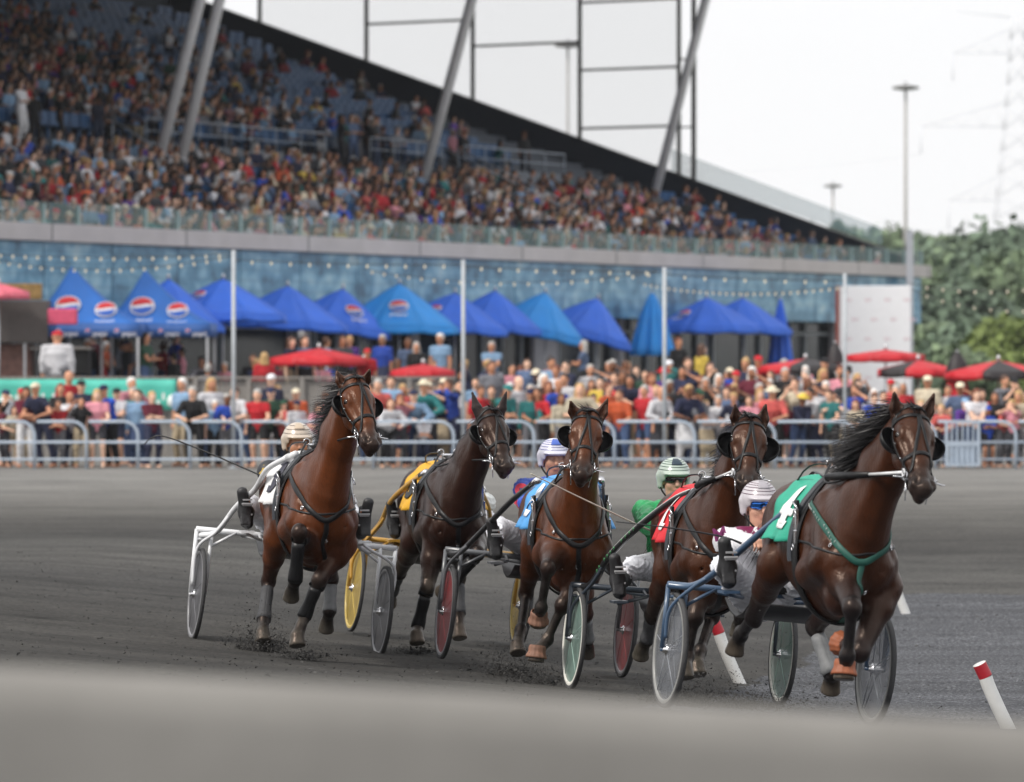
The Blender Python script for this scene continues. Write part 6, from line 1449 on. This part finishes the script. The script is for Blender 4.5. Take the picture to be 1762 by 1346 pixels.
    if key == 'E':
        q = MB(); rows = []
        for a in range(13):
            an = 2 * math.pi * a / 12; r0 = .011 * (1 + .55 * math.cos(2 * an + .5)); row = []
            for f in (0, 1): loc, nr, _, _ = bvh.find_nearest(P(.20 + r0 * f * math.cos(an) * 1.6, .06, r0 * f * math.sin(an) - .006)); row.append(loc + nr * .0025)
            rows.append(row)
        q.grid(rows); q.build('star_marking', mat('white_hair', (.7, .66, .62), .7), o)
BOOTS = {'A': {'fR': (1, 'k', 0), 'fL': (1, 'k', 0), 'hL': (0, 'g', 0), 'hR': (0, 'w', 0)}, 'B': {'fR': (1, 'k', 0), 'fL': (1, 'k', 0), 'hR': (0, 'w', 0), 'hL': (0, 'w', 0)}, 'C': {'fR': (0, '', 2), 'fL': (0, '', 2), 'hL': (0, 'g', 0), 'hR': (0, '', 0)},
         'D': {'fR': (0, '', 0), 'fL': (0, '', 0), 'hR': (0, 'w', 0), 'hL': (0, '', 0)}, 'E': {'fR': (0, '', 1), 'fL': (0, '', 1), 'hL': (0, 'g', 0), 'hR': (0, '', 0)}}
HAND = {'A': (.42, .05, 1.20), 'B': (.42, .0, 1.20), 'C': (.42, .1, 1.2), 'D': (.42, -.05, 1.18), 'E': (.40, -.05, 1.14)}
for k_ in 'ABCDE': HS[k_]['hand'] = Vector(HAND[k_]); tack(k_, HS[k_])
# ================================================================ SULKIES AND DRIVERS
tyre_m = mat('tyre_rubber', (.045, .045, .047), .8, var=.25, scale=12, bump=.2); 
SK = {
 'A': dict(col=(.72, .73, .75), disc=(.10, .10, .11), lip=(.20, .20, .21), L=[(345, 921, 0), (373, 915, .15), (406, 873, .45), (438, 843, .75), (462, 806, 1.1), (506, 783, 1.5)], bar=910, nm='white'),
 'B': dict(col=(.46, .25, .035), disc=(.40, .28, .05), lip=(.45, .33, .08), L=[(632, 926, 0), (655, 900, .3), (672, 864, .7), (700, 836, 1.1), (732, 814, 1.5)], bar=926, nm='golden yellow'),
 'C': dict(col=(.10, .105, .115), disc=(.30, .045, .05), lip=(.22, .22, .23), L=[(772, 952, 0), (792, 950, .15), (836, 907, .6), (880, 862, 1.05), (924, 828, 1.5)], bar=945, nm='black', sh=(.02, .02, .022)),
 'D': dict(col=(.035, .045, .06), disc=(.20, .30, .26), lip=(.75, .74, .68), L=[(1000, 1010, 0), (1018, 1003, .12), (1049, 957, .4), (1101, 905, .8), (1160, 861, 1.2), (1198, 845, 1.5)], bar=1007, nm='black', sh=(.012, .012, .014)),
 'E': dict(col=(.045, .085, .15), disc=(.17, .18, .20), lip=(.26, .26, .25), L=[(1150, 1007, 0), (1192, 1008, .12), (1232, 984, .36), (1312, 914, .85), (1377, 863, 1.25), (1420, 852, 1.5)], bar=1005, nm='dark blue'),
}
SLAB = {'A': 'white racing sulky behind the leftmost bay horse', 'B': 'golden yellow racing sulky behind the dark brown horse', 'C': 'racing sulky with grey frame and red wheel discs', 'D': 'racing sulky with black shafts and pale green wheel discs', 'E': 'leading blue framed racing sulky with grey wheel discs'}
def wheel(q3, c, key, sp):
    """returns meshes for tyre, rim disc, hub around centre c, axis = y"""
    r = .35; root = q3
    q = MB(); q.lathe([(r - .012, -.016), (r - .002, -.014), (r, 0), (r - .002, .014), (r - .012, .016), (r - .028, .013), (r - .030, 0), (r - .028, -.013), (r - .012, -.016)], c, 56, 'Y'); w_ = q.build('wheel', tyre_m, root)
    q = MB(); q.lathe([(r - .026, -.014), (r - .040, -.016), (r - .050, -.010), (r - .050, .010), (r - .040, .016), (r - .026, .014)], c, 56, 'Y'); q.build('rim', mat('rim_' + key, sp['lip'], .35, var=.1), w_)
    q = MB(); q.lathe([(r - .045, -.007), (.04, -.022), (.0, -.022)], c, 56, 'Y'); q.lathe([(r - .045, .007), (.04, .022), (.0, .022)], c, 56, 'Y'); q.build('disc', mat('disc_' + key, sp['disc'], .3, var=.35, scale=5, alpha={'E': .42, 'D': .5}.get(key, .6)), w_)
    q = MB()
    for k in range(5):
        a = 2 * math.pi * (k + .3) / 5
        for s in (-1, 1): q.tube([(c[0] + .03 * math.cos(a), c[1] + .021 * s, c[2] + .03 * math.sin(a)), (c[0] + .30 * math.cos(a), c[1] + .0075 * s, c[2] + .30 * math.sin(a))], .0035, 4)
    q.build('spokes', mat('spoke_' + key, tuple(min(1, v * 1.3 + .03) for v in sp['disc']), .35), w_)
    q = MB(); q.lathe([(0, -.05), (.018, -.048), (.022, -.03), (.035, -.025), (.035, .025), (.022, .03), (.018, .048), (0, .05)], c, 14, 'Y'); q.build('hub', chrome, w_)
def sulky(key):
    r = RIGS[key]; sp = SK[key]; hw = r.half; ro = r.roll; H = HS[key]
    root = empty('racing_sulky', r.O, r.rz); tag(root, SLAB[key], 'sulky', 'racing sulkies')
    MR = Matrix.Rotation(ro, 4, 'X'); fm = mat('sulky_paint_' + key, sp['col'], .32, var=.08, coat=.4); sm_ = mat('shaft_paint_' + key, sp.get('sh', sp['col']), .3, var=.08, coat=.4)
    ctr = Vector((0, 0, 0))
    for s in (-1, 1):
        we = empty('wheel_mount', (0, 0, 0)); bpy.data.objects.remove(we)
        wheel(root, (0, hw * s, .35), key, sp)
    lowered = []
    for o in root.children_recursive: pass
    zt = r.P(sp['L'][0][0] - 20, sp['bar'], 0).z; P0 = r.P(sp['L'][0][0] - 20, sp['bar'], 0); zt = P0.z - math.tan(ro) * P0.y
    T = lambda x, y, z: MR @ Vector((x, y, z))
    q = MB(); q.tube([T(-.0, -hw - .055, zt), T(-.02, -hw * .5, zt + .0), T(-.02, hw * .5, zt), T(0, hw + .055, zt)], .021, 12); q.tube([T(-.12, -hw * .55, zt - .02), T(-.14, 0, zt - .05), T(-.12, hw * .55, zt - .02)], .016, 10)
    q.tube([T(-.02, -hw * .62, zt), T(-.12, -hw * .55, zt - .02)], .016, 8); q.tube([T(-.02, hw * .62, zt), T(-.12, hw * .55, zt - .02)], .016, 8); q.build('crossbar', fm, root)
    for s in (-1, 1):
        q = MB(); q.tube([T(0, s * (hw + .05), zt), T(0, s * (hw + .05), .36)], .016, 10); q.tube([T(0, s * (hw - .065), zt), T(0, s * (hw - .060), .36)], .014, 10); q.tube([T(0, s * (hw + .05), zt - .07), T(0, s * (hw - .065), zt - .07)], .011, 8)
        q.tube([T(0, s * (hw + .06), .35), T(0, s * (hw - .07), .35)], .012, 8); q.tube([T(0, s * (hw - .065), zt - .12), T(0, s * (hw - .25), zt)], .011, 8); q.build('wheel_fork', fm, root)
    base = [r.P(*p) for p in sp['L']]; ax = HS[key]['ty'](1.5)
    for s in (-1, 1):
        pts = []
        for p in base:
            f = min(1, p.x / 1.5)
            pts.append(p if s < 0 else Vector((p.x, -p.y + 2 * ax * f, p.z + (math.tan(ro) * 2 * abs(p.y)) * (1 - f))))
        if s < 0: q = MB()
        q = MB(); sp_ = smoothpath(pts, 8); q.tube(sp_, .021, 12); sh = q.build('shaft', sm_, root)
        q = MB(); q.tube([pts[-1] + (pts[-2] - pts[-1]).normalized() * .10, pts[-1] + (pts[-1] - pts[-2]).normalized() * .03], .026, 12); q.build('shaft_tip', chrome if key != 'A' else fm, sh)
        q = MB(); a = T(.03, s * (hw + .045), .42); bm_ = T(.06, s * (hw + .04), zt - .14); e = sp_[int(len(sp_) * .36)]; q.tube(smoothpath([a, bm_, pts[1] + Vector((.10, -.02 * -s, .0)), e], 6), .012, 8); q.build('shaft_brace', fm, root)
        if key == 'D' and s < 0:
            q = MB(); lo_, hi_ = int(len(sp_) * .30), int(len(sp_) * .62)
            for i in range(lo_, hi_):
                if i % 5 == 4: continue
                p = sp_[i]; tg = (sp_[i + 1] - sp_[i]).normalized(); up = Vector((0, 0, 1)); sd = tg.cross(up).normalized(); up = sd.cross(tg); oc = Vector((.3, -.95, 0)).normalized() * .0225
                q.tube([p + oc - up * .011, p + oc + up * .011 + tg * .006, p + oc - up * .004 + tg * .016], .0026, 4)
            q.build('shaft_lettering', mat('green_lettering', (.12, .45, .18), .5), sh)
        if key == 'D':
            q = MB(); q.tube([x + Vector((0, -.004, .0215)) for x in sp_[int(len(sp_) * .35):int(len(sp_) * .95)]], .005, 5); q.build('shaft_stripe', mat('white_stripe', (.6, .62, .6), .4), sh)
        # stirrup with bracket
        ft = Vector(DR[key]['foot' + ('R' if s < 0 else 'L')]); q = MB(); q.tube([T(-.02, s * .28, zt), T(.25, s * .31, zt - .03), ft + Vector((-.02, 0, -.13))], .012, 8); q.box(tuple(ft + Vector((-.0, 0, -.115))), (.14, .10, .016)); q.build('stirrup', fm, root)
    q = MB(); q.box(tuple(T(-.14, 0, zt + .03)), (.34, .34, .05), bev=.02); q.box(tuple(T(-.30, 0, zt + .08)), (.05, .32, .10), bev=.02); q.build('seat', leather, root)
    q = MB(); q.grid([[T(-.32 + .55 * i / 4, y, zt - .06 - .10 * math.sin(math.pi * i / 4)) for y in (-.25, 0, .25)] for i in range(5)], .01); q.build('seat_tray', mat('tray_black', (.02, .02, .022), .4), root)
    # wheel meshes are rolled with the axle
    for o in root.children:
        if o.name.startswith('wheel') and not o.name.startswith('wheel_fork'):
            for w_ in [o] + list(o.children): w_.data.transform(MR)
    return root
def helmet_solid(J, brim=True):
    h, hu = J['head'], J['hu']; fw = Vector((hu.z, 0, -hu.x)); M = frame(fw, (0, 1, 0)); P = lambda x, y, z: h + fw * x + Vector((0, y, 0)) + hu * z; S = Solid()
    S.ell(P(-.012, 0, .055), (.132, .110, .108), .01, None, M); S.cone(P(-.03, .085, -.03), P(-.04, .085, .03), .03, .035, .03); S.cone(P(-.03, -.085, -.03), P(-.04, -.085, .03), .03, .035, .03); S.ell(P(-.07, 0, .0), (.062, .085, .075), .03, None, M)
    S.ell(P(.085, 0, .060), (.060, .090, .016), .02, None, M)
    S.box(P(.10, 0, -.035), (.125, .072, .075), M, .015, sub=True); S.ell(P(0, 0, .015), (.105, .085, .090), .01, sub=True, M=M); S.box(P(0, 0, -.13), (.3, .3, .06), M, .01, sub=True)
    return S, P, fw, hu
DR = {
 'A': dict(lean=-6, top=(.42, .27, .02), yoke=(.02, .02, .025), pants=(.74, .75, .80), helm=(.52, .44, .36), stripe=(.10, .07, .06), head=(512, 764), footR=(424, 888), footL=(625, 906), lab='driver in gold and black silks and tan striped helmet behind the leftmost horse', skin=(.55, .26, .15), glass=None),
 'B': dict(lean=-10, top=(.70, .72, .70), yoke=(.02, .25, .12), pants=(.72, .73, .78), helm=(.6, .6, .6), stripe=(.05, .2, .1), head=(796, 822), footR=(677, 905), footL=(820, 925), lab='driver in white, green and yellow silks on the golden sulky, head hidden', skin=(.5, .25, .16), glass=None),
 'C': dict(lean=-8, top=(.03, .09, .50), yoke=(.50, .03, .06), pants=(.74, .75, .80), helm=(.60, .60, .70), stripe=(.06, .08, .34), head=(953, 792), footR=(853, 941), footL=(1000, 960), lab='driver in royal blue silks with red cuffs and purple white helmet', skin=(.58, .30, .20), glass=None),
 'D': dict(lean=-8, top=(.012, .33, .10), yoke=(.012, .33, .10), pants=(.74, .75, .82), helm=(.42, .50, .44), stripe=(.02, .07, .05), head=(1160, 828), footR=(1065, 1006), footL=(1230, 1030), lab='driver in bright green silks with black sunglasses and striped helmet', skin=(.62, .36, .26), glass=(.01, .01, .012)),
 'E': dict(lean=-12, top=(.74, .73, .76), yoke=(.17, .015, .07), pants=(.74, .75, .84), helm=(.50, .47, .50), stripe=(.12, .06, .09), head=(1307, 872), footR=(1254, 985), footL=(1440, 985), lab='leading driver in white and maroon silks with mirrored blue glasses', skin=(.62, .34, .24), glass=(.05, .22, .75)),
}
def driver(key):
    r = RIGS[key]; D = DR[key]; c = D['skin']; hd = r.P(*D['head'], -.28); hipz = .93 + (hd.z - 1.52) * .7
    hip = Vector((-.16, (hd.y) * .35, hipz)); J = {'hip': hip}; neck = hd - Vector((.02, 0, .175)); up = (neck - hip).normalized(); L = (neck - hip).length; J['chest'] = hip + up * L * .62; J['neck'] = neck; J['head'] = hd; J['hu'] = Vector((.08, 0, 1)).normalized()
    for q, s in (('L', 1), ('R', -1)):
        J['sh' + q] = hip + up * L * .90 + Vector((0, .205 * s, 0)); t = Vector(HAND[key]) + Vector((0, .12 * s, -.06)); J['el' + q], J['wr' + q] = ik(J['sh' + q], t - Vector((.05, 0, 0)), .29, .26, (-.2, s * 1.5, -.5))
        J['hp' + q] = hip + Vector((.03, .10 * s, -.01)); f = Vector(D['foot' + q]); J['kn' + q], J['an' + q] = ik(J['hp' + q], f + Vector((-.03, 0, .03)), .45, .44, (0, s * .9, .9))
    S = Solid(); head_solid(S, J, c, True, lerp3(c, (.1, .05, .04), .5), lerp3(c, (.4, .08, .06), .5)); up_ = up
    S.cone(hip, J['chest'], (.135, .10), (.16, .11), .05, c); S.cone(J['chest'], neck - up * .06, (.16, .11), (.12, .075), .05, c)
    for q, s in (('L', 1), ('R', -1)):
        S.cone(neck - up * .06, J['sh' + q], .06, .055, .05, c); S.cone(J['sh' + q], J['el' + q], .053, .042, .03, c); S.cone(J['el' + q], J['wr' + q], .042, .028, .02, c)
        S.cone(J['hp' + q], J['kn' + q], .085, .057, .05, c); S.cone(J['kn' + q], J['an' + q], .055, .04, .02, c); a = J['an' + q]; S.cone(a, a + Vector((.035, 0, .08)), .034, .026, .03, c)
        hands(S, J['wr' + q], J['el' + q], side=-s, col=c, curl=1.0)
    o = link('person', S.mesh('body', .0085, mat('driver_skin', attr='Col', rough=.5, var=.08, scale=30, spec=.35))); o.location = r.O; o.rotation_euler = (0, 0, r.rz); tag(o, D['lab'], 'driver', 'sulky drivers')
    tm = mat('silks_' + key, D['top'], .5, var=.10, scale=14, bump=.55, bscale=16, sheen=.2); ym = mat('silks_yoke_' + key, D['yoke'], .5, var=.1, scale=14, bump=.5, bscale=16)
    g = .018; S = Solid(); S.cone(hip - up * .05, J['chest'], (.155 + g, .115 + g), (.168 + g, .12 + g), .05); S.cone(J['chest'], neck - up * .06, (.168 + g, .12 + g), (.12 + g, .08 + g), .05)
    for q in 'LR':
        S.cone(neck - up * .05, J['sh' + q], .064 + g, .062 + g, .05)
        if key != 'C': S.cone(J['sh' + q], J['el' + q], .062 + g, .054 + g, .03); S.cone(J['el' + q], J['wr' + q], .052 + g, .030 + g * .4, .03)
        else: S.cone(J['sh' + q], J['el' + q], .062 + g, .056 + g, .03)
    jk = link('jacket', S.mesh('jacket', .010, tm, wrinkle=.010), o)
    S = Solid(); S.cone(neck - up * .10, neck - up * .045, (.165 + g, .085 + g), (.10 + g, .07 + g), .03)
    g += .010
    for q in 'LR': S.cone(neck - up * .055, (neck - up * .055).lerp(J['sh' + q], 1 if key == 'A' else .55) + Vector((0, 0, .004)), .070 + g, .067 + g, .03)
    if key in 'AE': link('shoulder_yoke', S.mesh('shoulder_yoke', .012, ym), jk)
    S = Solid(); S.cone(neck - up * .03, neck + J['hu'] * .025, .064, .060, .02); link('collar', S.mesh('collar', .009, mat('white_collar', (.75, .75, .78), .6)), jk)
    S = Solid(); S.cone(hip - up * .02, hip + up * .05, (.165, .125), (.150, .112), .04)
    for q in 'LR': S.cone(J['hp' + q], J['kn' + q], .108, .078, .05); S.cone(J['kn' + q], J['kn' + q].lerp(J['an' + q], .72), .076, .058, .03)
    link('trousers', S.mesh('trousers', .010, mat('white_pants', D['pants'], .6, var=.08, scale=14, bump=.5, bscale=30), wrinkle=.011), o)
    for q, s in (('L', 1), ('R', -1)):
        a = J['an' + q]; k = J['kn' + q]; S = Solid(); S.cone(a.lerp(k, .34) + Vector((0, 0, -.02)), a, .060, .055, .05); S.cone(a + Vector((-.01, -.012 * s, -.085)), a + Vector((.055, .035 * s, .150)), (.046, .045), (.040, .034), .04, w=(0, 1, 0)); S.box(a + Vector((.040, .010 * s, .01)), (.010, .042, .115), Matrix.Rotation(-.28, 3, 'Y'), .015, rnd=.009)
        b = link('boot', S.mesh('boot', .009, mat('boot_black', (.022, .022, .024), .5, var=.3, scale=20, bump=.2)), o)
        q2 = MB()
        for t in (-.02, .06): c0 = a + Vector((.06 + t * .35, 0, t)); q2.box(tuple(c0), (.012, .084, .014), bev=.004); 
        q2.box(tuple(a + Vector((.085, 0, .09))), (.008, .07, .012)); q2.box(tuple(a + Vector((.075, 0, .05))), (.008, .07, .012))
        q2.build('boot_strap', mat('boot_strap', (.35, .35, .36) if key in 'AE' else (.08, .08, .08), .5), b)
    S, P, fw, hu = helmet_solid(J); hm = link('helmet', S.mesh('helmet', .007, mat('helmet_' + key, D['helm'], .28, var=.06, coat=.5)), o)
    q2 = MB(); c0 = P(-.012, 0, .055)
    for zz_ in (.030, .052, .070, .084, .094) if key != 'A' else (.03, .06, .088):
        rr = math.sqrt(max(0, 1 - (zz_ / .108) ** 2)); pts = [c0 + fw * (.1335 * rr * math.cos(a)) + Vector((0, .1115 * rr * math.sin(a), 0)) + hu * zz_ for a in [R(-112 + 8 * k) for k in range(29)]]; q2.tube(pts, .0024, 6)
    q2.build('helmet_stripes', mat('helmet_stripe_' + key, D['stripe'], .3), hm)
    q2 = MB(); q2.grid([[c0 + fw * (.135 * math.sin(b_) * math.cos(a)) + Vector((0, .1125 * math.sin(b_) * math.sin(a), 0)) + hu * (.110 * math.cos(b_)) for a in [R(-26 + 6.5 * k) for k in range(9)]] for b_ in [R(18 + 7 * k) for k in range(6)]], .002); q2.build('helmet_badge', mat('badge_' + key, {'A': (.5, .4, .3), 'B': (.1, .3, .2), 'C': (.06, .12, .45), 'D': (.02, .04, .06), 'E': (.35, .33, .36)}[key], .3), hm)
    q2 = MB()
    for s in (1, -1): q2.tube(smoothpath([P(-.03, .098 * s, -.0), P(.0, .088 * s, -.06), P(.035, .045 * s, -.118), P(.045, 0, -.128)], 5), .0065, 6)
    q2.build('chin_strap', leather, hm)
    if D['glass']:
        q2 = MB()
        G = []
        for i in range(17):
            a = R(-62 + 124 * i / 16); nb = .018 * math.exp(-(a / .16) ** 2); hh = (.024 if key == 'E' else .019) * (1 - .35 * abs(a / R(62)) ** 3); G.append([P(.012 + .088 * math.cos(a), .086 * math.sin(a), .018 + nb * .3 * (j == 0) - hh + nb * (1 - j / 3) + 2 * hh * j / 3) for j in range(4)])
        q2.grid(G, .003); q2.build('sunglasses', mat('lens_' + key, D['glass'], .05, metal=.9 if key == 'E' else 0, spec=.9), o)
        q2 = MB()
        for s in (1, -1): q2.tube([P(.055, .078 * s, .022), P(-.02, .084 * s, .02)], .005, 6)
        q2.build('glasses_arm', leather, o)
    if key == 'E':
        me = text_mesh('M', mat('maroon_print', (.17, .015, .10), .6), ext=.002, size=.115, bold=.0015); t = link('sleeve_letter', me, jk)
        vv = [tuple(v.co) for v in jk.data.vertices]; bj = BVHTree.FromPolygons(vv, [tuple(p.vertices) for p in jk.data.polygons]); a0, a1 = r.P(1239, 920, 1.2), r.P(1239, 920, -.9); hit = bj.ray_cast(a0, (a1 - a0).normalized(), 3)
        n_ = (a0 - a1).normalized(); rt = Vector((0, 0, 1)).cross(n_).normalized(); u2 = n_.cross(rt); M = Matrix(((rt.x, u2.x, n_.x), (rt.y, u2.y, n_.y), (rt.z, u2.z, n_.z))).to_4x4() @ Matrix.Rotation(.25, 4, 'Z'); M.translation = (hit[0] or a0) + n_ * .040; t.matrix_local = M; print('letter', hit[0])
    if key == 'C':
        me = text_mesh('S', mat('red_print', (.5, .03, .06), .6), ext=.004, size=.22, bold=.008); t = link('sleeve_letter', me, jk); m_ = J['shR'].lerp(J['elR'], .6); n_ = Vector((.75, -.66, .1)).normalized(); rt = Vector((0, 0, 1)).cross(n_).normalized(); u2 = n_.cross(rt); M = Matrix((( rt.x, u2.x, n_.x), (rt.y, u2.y, n_.y), (rt.z, u2.z, n_.z))).to_4x4(); M.translation = m_ + n_ * .078; t.matrix_local = M
        q2 = MB()
        for q in 'LR': q2.tube([J['elR' if q == 'R' else 'elL'] + (J['sh' + q] - J['el' + q]).normalized() * k for k in (-.012, .02)], .080, 16)
        q2.build('cuff', mat('red_cuff', (.5, .03, .06), .6), jk)
    return J
for k_ in 'ABCDE':
    for q_ in 'LR': 
        px, py = DR[k_]['foot' + q_]; DR[k_]['foot' + q_] = tuple(RIGS[k_].P(px, py, .66))
    sulky(k_); print('driver', k_); JJ = driver(k_); DR[k_]['J'] = JJ
# whips
def whip(key, pts, col, lab):
    r = RIGS[key]; q = MB(); P_ = [r.P(*p) for p in pts]; q.tube(smoothpath(P_, 8), .0075, 6, r2=.0035); o = q.build('whip', mat('whip_' + key, col, .4)); o.location = r.O; o.rotation_euler = (0, 0, r.rz); tag(o, lab, 'whip', 'whips')
whip('A', [(490, 836, .30), (448, 818, .2), (360, 780, .0), (286, 752, -.15), (262, 753, -.2), (248, 765, -.25)], (.015, .015, .015), 'long black whip trailing left from the gold and black driver')
whip('D', [(1122, 914, .45), (1101, 905, .6), (1010, 862, 1.0), (913, 815, 1.5)], (.62, .58, .48), 'pale cream whip crossing in front of the middle bay horse')
whip('E', [(1275, 935, .5), (1240, 923, .6), (1150, 908, .9), (1060, 898, 1.2)], (.02, .02, .025), 'thin black whip crossing over the red saddle cloth')
# ================================================================ FLYING DIRT
def spray(cx, cy, xl, key, n, h, w_, lab):
    r = RIGS[key]; p0 = r.P(cx, cy, xl); g = r.ground(xl, p0.y); q = MB()
    for i in range(n):
        t = random.random() ** 1.35; x = random.gauss(-.05, w_ * (.35 + t)); y = random.gauss(0, w_ * (.4 + t)); z = g + random.random() * .02 + 1.7 * h * t ** 1.4 * max(0, 1 - (math.hypot(x, y) / (w_ * 2.6)) ** 2) * random.uniform(.3, 1.1)
        s = random.uniform(.0018, .0078) * (1.35 - t) * (1 + 1.6 * (random.random() < .08)); k = random.uniform(.018, .07); q.cur = (k, k * .97, k * .94); c = Vector((xl + x, p0.y + y, z))
        vs = [c + Vector([random.uniform(-1, 1) * s for _ in range(3)]) for _ in range(4)]; q.add(vs, [(0, 1, 2), (0, 3, 1), (0, 2, 3), (1, 3, 2)])
    o = q.build('dirt_spray', MATS['clods']); o.location = r.O; o.rotation_euler = (0, 0, r.rz); tag(o, lab, 'dirt', 'sprays of dirt thrown up by the hooves', 'stuff')
spray(452, 1108, 1.25, 'A', 5100, 0.32, 0.17, 'dark dirt spray round the landing hind hoof of the bright bay horse')
spray(520, 1122, 2.05, 'A', 2210, 0.16, 0.17, 'low dirt spray at the fore hoof of the bright bay horse')
spray(720, 1108, 2.0, 'B', 1530, 0.14, 0.14, 'low dirt spray under the dark brown horse')
spray(878, 1125, 1.2, 'C', 4080, 0.34, 0.18, 'dirt spray left of the terracotta hoof boots')
spray(925, 1150, 2.0, 'C', 2040, 0.16, 0.17, 'low dirt spray under the middle bay horse')
spray(1190, 1165, 2.0, 'D', 5440, 0.27, 0.22, 'broad dirt spray below the red cloth horse')
spray(1270, 1180, 1.6, 'D', 5100, 0.19, 0.31, 'wide low dirt spray beside the leaning marker post')
def specks(key, x0, x1, y0, y1, n, lab):
    r = RIGS[key]; q = MB()
    for i in range(n):
        p = r.P(random.uniform(x0, x1), random.uniform(y0, y1), random.uniform(-.3, 1.8)); s = random.uniform(.002, .007); k = random.uniform(.015, .06); q.cur = (k, k, k * .96)
        q.add([p + Vector([random.uniform(-1, 1) * s for _ in range(3)]) for _ in range(4)], [(0, 1, 2), (0, 3, 1), (0, 2, 3), (1, 3, 2)])
    o = q.build('flying_clods', MATS['clods']); o.location = r.O; o.rotation_euler = (0, 0, r.rz); tag(o, lab, 'dirt', 'flying specks of dirt', 'stuff')
specks('A', 370, 470, 920, 1100, 130, 'dirt specks flying left of the bright bay horse'); specks('B', 650, 700, 1000, 1110, 60, 'dirt specks flying behind the dark brown horse'); specks('D', 850, 1160, 960, 1180, 170, 'dirt specks flying around the green wheel'); specks('E', 1180, 1420, 1050, 1215, 220, 'dirt specks flying behind the leading sulky')
settle_labels()
# ================================================================ HAZE
hz_ = MB(); hz_.box((0, 330, 24), (760, 760, 60))
hm_ = bpy.data.materials.new('haze_air'); hm_.use_nodes = True; hn = hm_.node_tree; hn.nodes.clear(); ho = hn.nodes.new('ShaderNodeOutputMaterial'); pv = hn.nodes.new('ShaderNodeVolumePrincipled')
pv.inputs['Color'].default_value = (.93, .95, 1, 1); pv.inputs['Density'].default_value = .00018; pv.inputs['Anisotropy'].default_value = .3; hn.links.new(pv.outputs[0], ho.inputs['Volume'])
hob = hz_.build('haze', hm_); tag(hob, kind='stuff')
